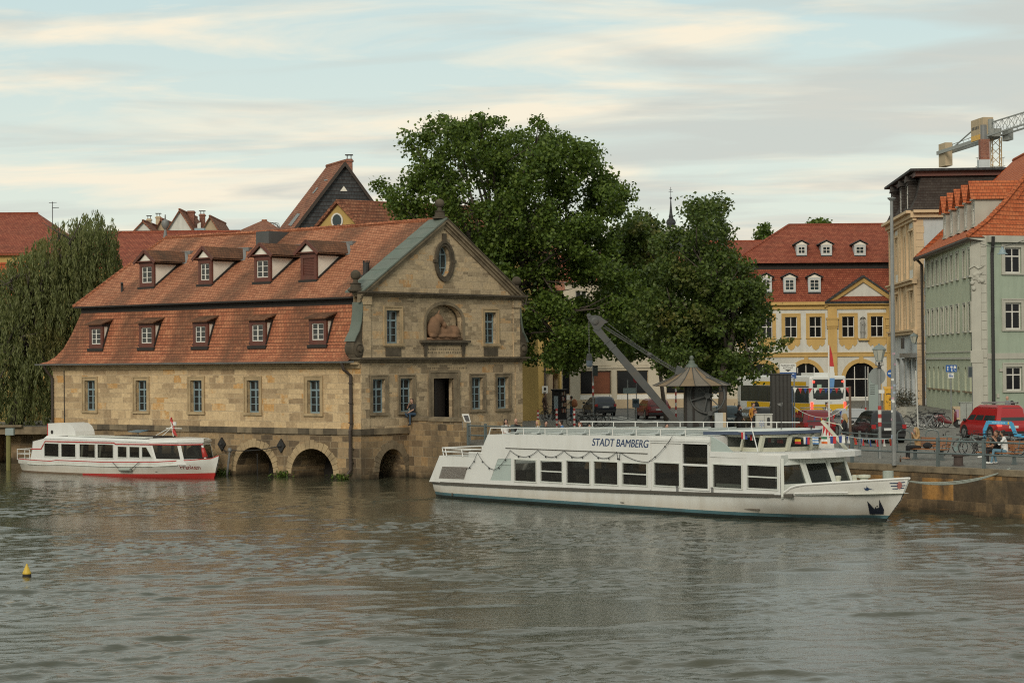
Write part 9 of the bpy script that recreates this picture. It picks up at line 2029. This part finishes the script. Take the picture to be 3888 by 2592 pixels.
bo = bed.build('riverbed', paint('river_mud', (0.03, 0.025, 0.016), 0.9)); tag(bo, kind='structure')
# ------------------------------------------------------------------ light and sky
SUN_EL, SUN_AZ = R(27), R(-165)           # azimuth from +Y, clockwise: the sun stands left, a little behind the camera
w = bpy.data.worlds.new('World'); SC.world = w; w.use_nodes = True
nt = w.node_tree; bg = nt.nodes['Background']
sky = N(nt, 'ShaderNodeTexSky'); sky.sky_type = 'NISHITA'; sky.sun_disc = False; sky.sun_elevation = SUN_EL; sky.sun_rotation = SUN_AZ
sky.dust_density = 1.5; sky.ozone_density = 2.0
tc = nt.nodes.new('ShaderNodeTexCoord'); sp = N(nt, 'ShaderNodeSeparateXYZ', {0: tc.outputs['Generated']})
zc = math_(nt, 'ADD', math_(nt, 'MAXIMUM', sp.outputs[2], 0.0), 0.09)      # cloud layer seen in perspective: direction over height
cx, cy = math_(nt, 'DIVIDE', sp.outputs[0], zc), math_(nt, 'DIVIDE', sp.outputs[1], zc)
cxr = math_(nt, 'ADD', cx, math_(nt, 'MULTIPLY', cy, 0.10))
cv = N(nt, 'ShaderNodeCombineXYZ', {0: cxr, 1: cy, 2: 0.0}).outputs[0]
mp1 = N(nt, 'ShaderNodeMapping', {'Vector': cv, 'Location': (3.35, 1.2, 0.0), 'Scale': (1.15, 2.0, 1.0)}).outputs[0]
n1 = N(nt, 'ShaderNodeTexNoise', {'Vector': mp1, 'Scale': 1.0, 'Detail': 9, 'Roughness': 0.57, 'Distortion': 0.5}).outputs['Fac']
mp2 = N(nt, 'ShaderNodeMapping', {'Vector': cv, 'Location': (9.1, 4.0, 2.0), 'Scale': (1.0, 1.9, 1.0)}).outputs[0]
n2 = N(nt, 'ShaderNodeTexNoise', {'Vector': mp2, 'Scale': 1.3, 'Detail': 6, 'Roughness': 0.5, 'Distortion': 0.4}).outputs['Fac']
blue = mixc(nt, 0.82, sky.outputs[0], (5.2, 6.35, 6.0))
lowf = ramp(nt, sp.outputs[2], [(0.0, 1), (0.17, 0)])
blue = mixc(nt, lowf, blue, (6.9, 7.0, 5.9))
c1 = mixc(nt, ramp(nt, n1, [(0.45, 0), (0.62, 1)]), blue, (7.8, 7.15, 5.75))
side = ramp(nt, sp.outputs[0], [(0.0, 0.0), (1.0, 1.0)])
gm = math_(nt, 'ADD', n2, math_(nt, 'MULTIPLY', sp.outputs[0], 0.45))
gm = math_(nt, 'ADD', gm, math_(nt, 'MULTIPLY', sp.outputs[2], 0.35))
c2 = mixc(nt, math_(nt, 'MULTIPLY', ramp(nt, gm, [(0.50, 0), (0.70, 1)]), 0.8), c1, (4.9, 5.1, 4.75))
nt.links.new(c2, bg.inputs['Color']); bg.inputs['Strength'].default_value = 0.112
sl = bpy.data.lights.new('sun', 'SUN'); sl.energy = 1.6; sl.angle = R(18); sl.color = (1.0, 0.90, 0.76)
so = bpy.data.objects.new('sun', sl); COL.objects.link(so)
sd = V((math.sin(SUN_AZ) * math.cos(SUN_EL), math.cos(SUN_AZ) * math.cos(SUN_EL), math.sin(SUN_EL)))
so.rotation_euler = sd.to_track_quat('Z', 'Y').to_euler()
vs_ = SC.view_settings; vs_.view_transform = 'Standard'; vs_.look = 'None'; vs_.exposure = 0.12; vs_.gamma = 1.0; vs_.use_curve_mapping = False
SC.render.engine = 'CYCLES'
cy_ = SC.cycles; cy_.use_denoising = False; cy_.filter_width = 1.15; cy_.sample_clamp_indirect = 4.0; cy_.max_bounces = 6; cy_.diffuse_bounces = 3; cy_.glossy_bounces = 3; cy_.transmission_bounces = 4; cy_.transparent_max_bounces = 12
cy_.caustics_reflective = False; cy_.caustics_refractive = False
SC.render.resolution_x, SC.render.resolution_y = 1024, 682
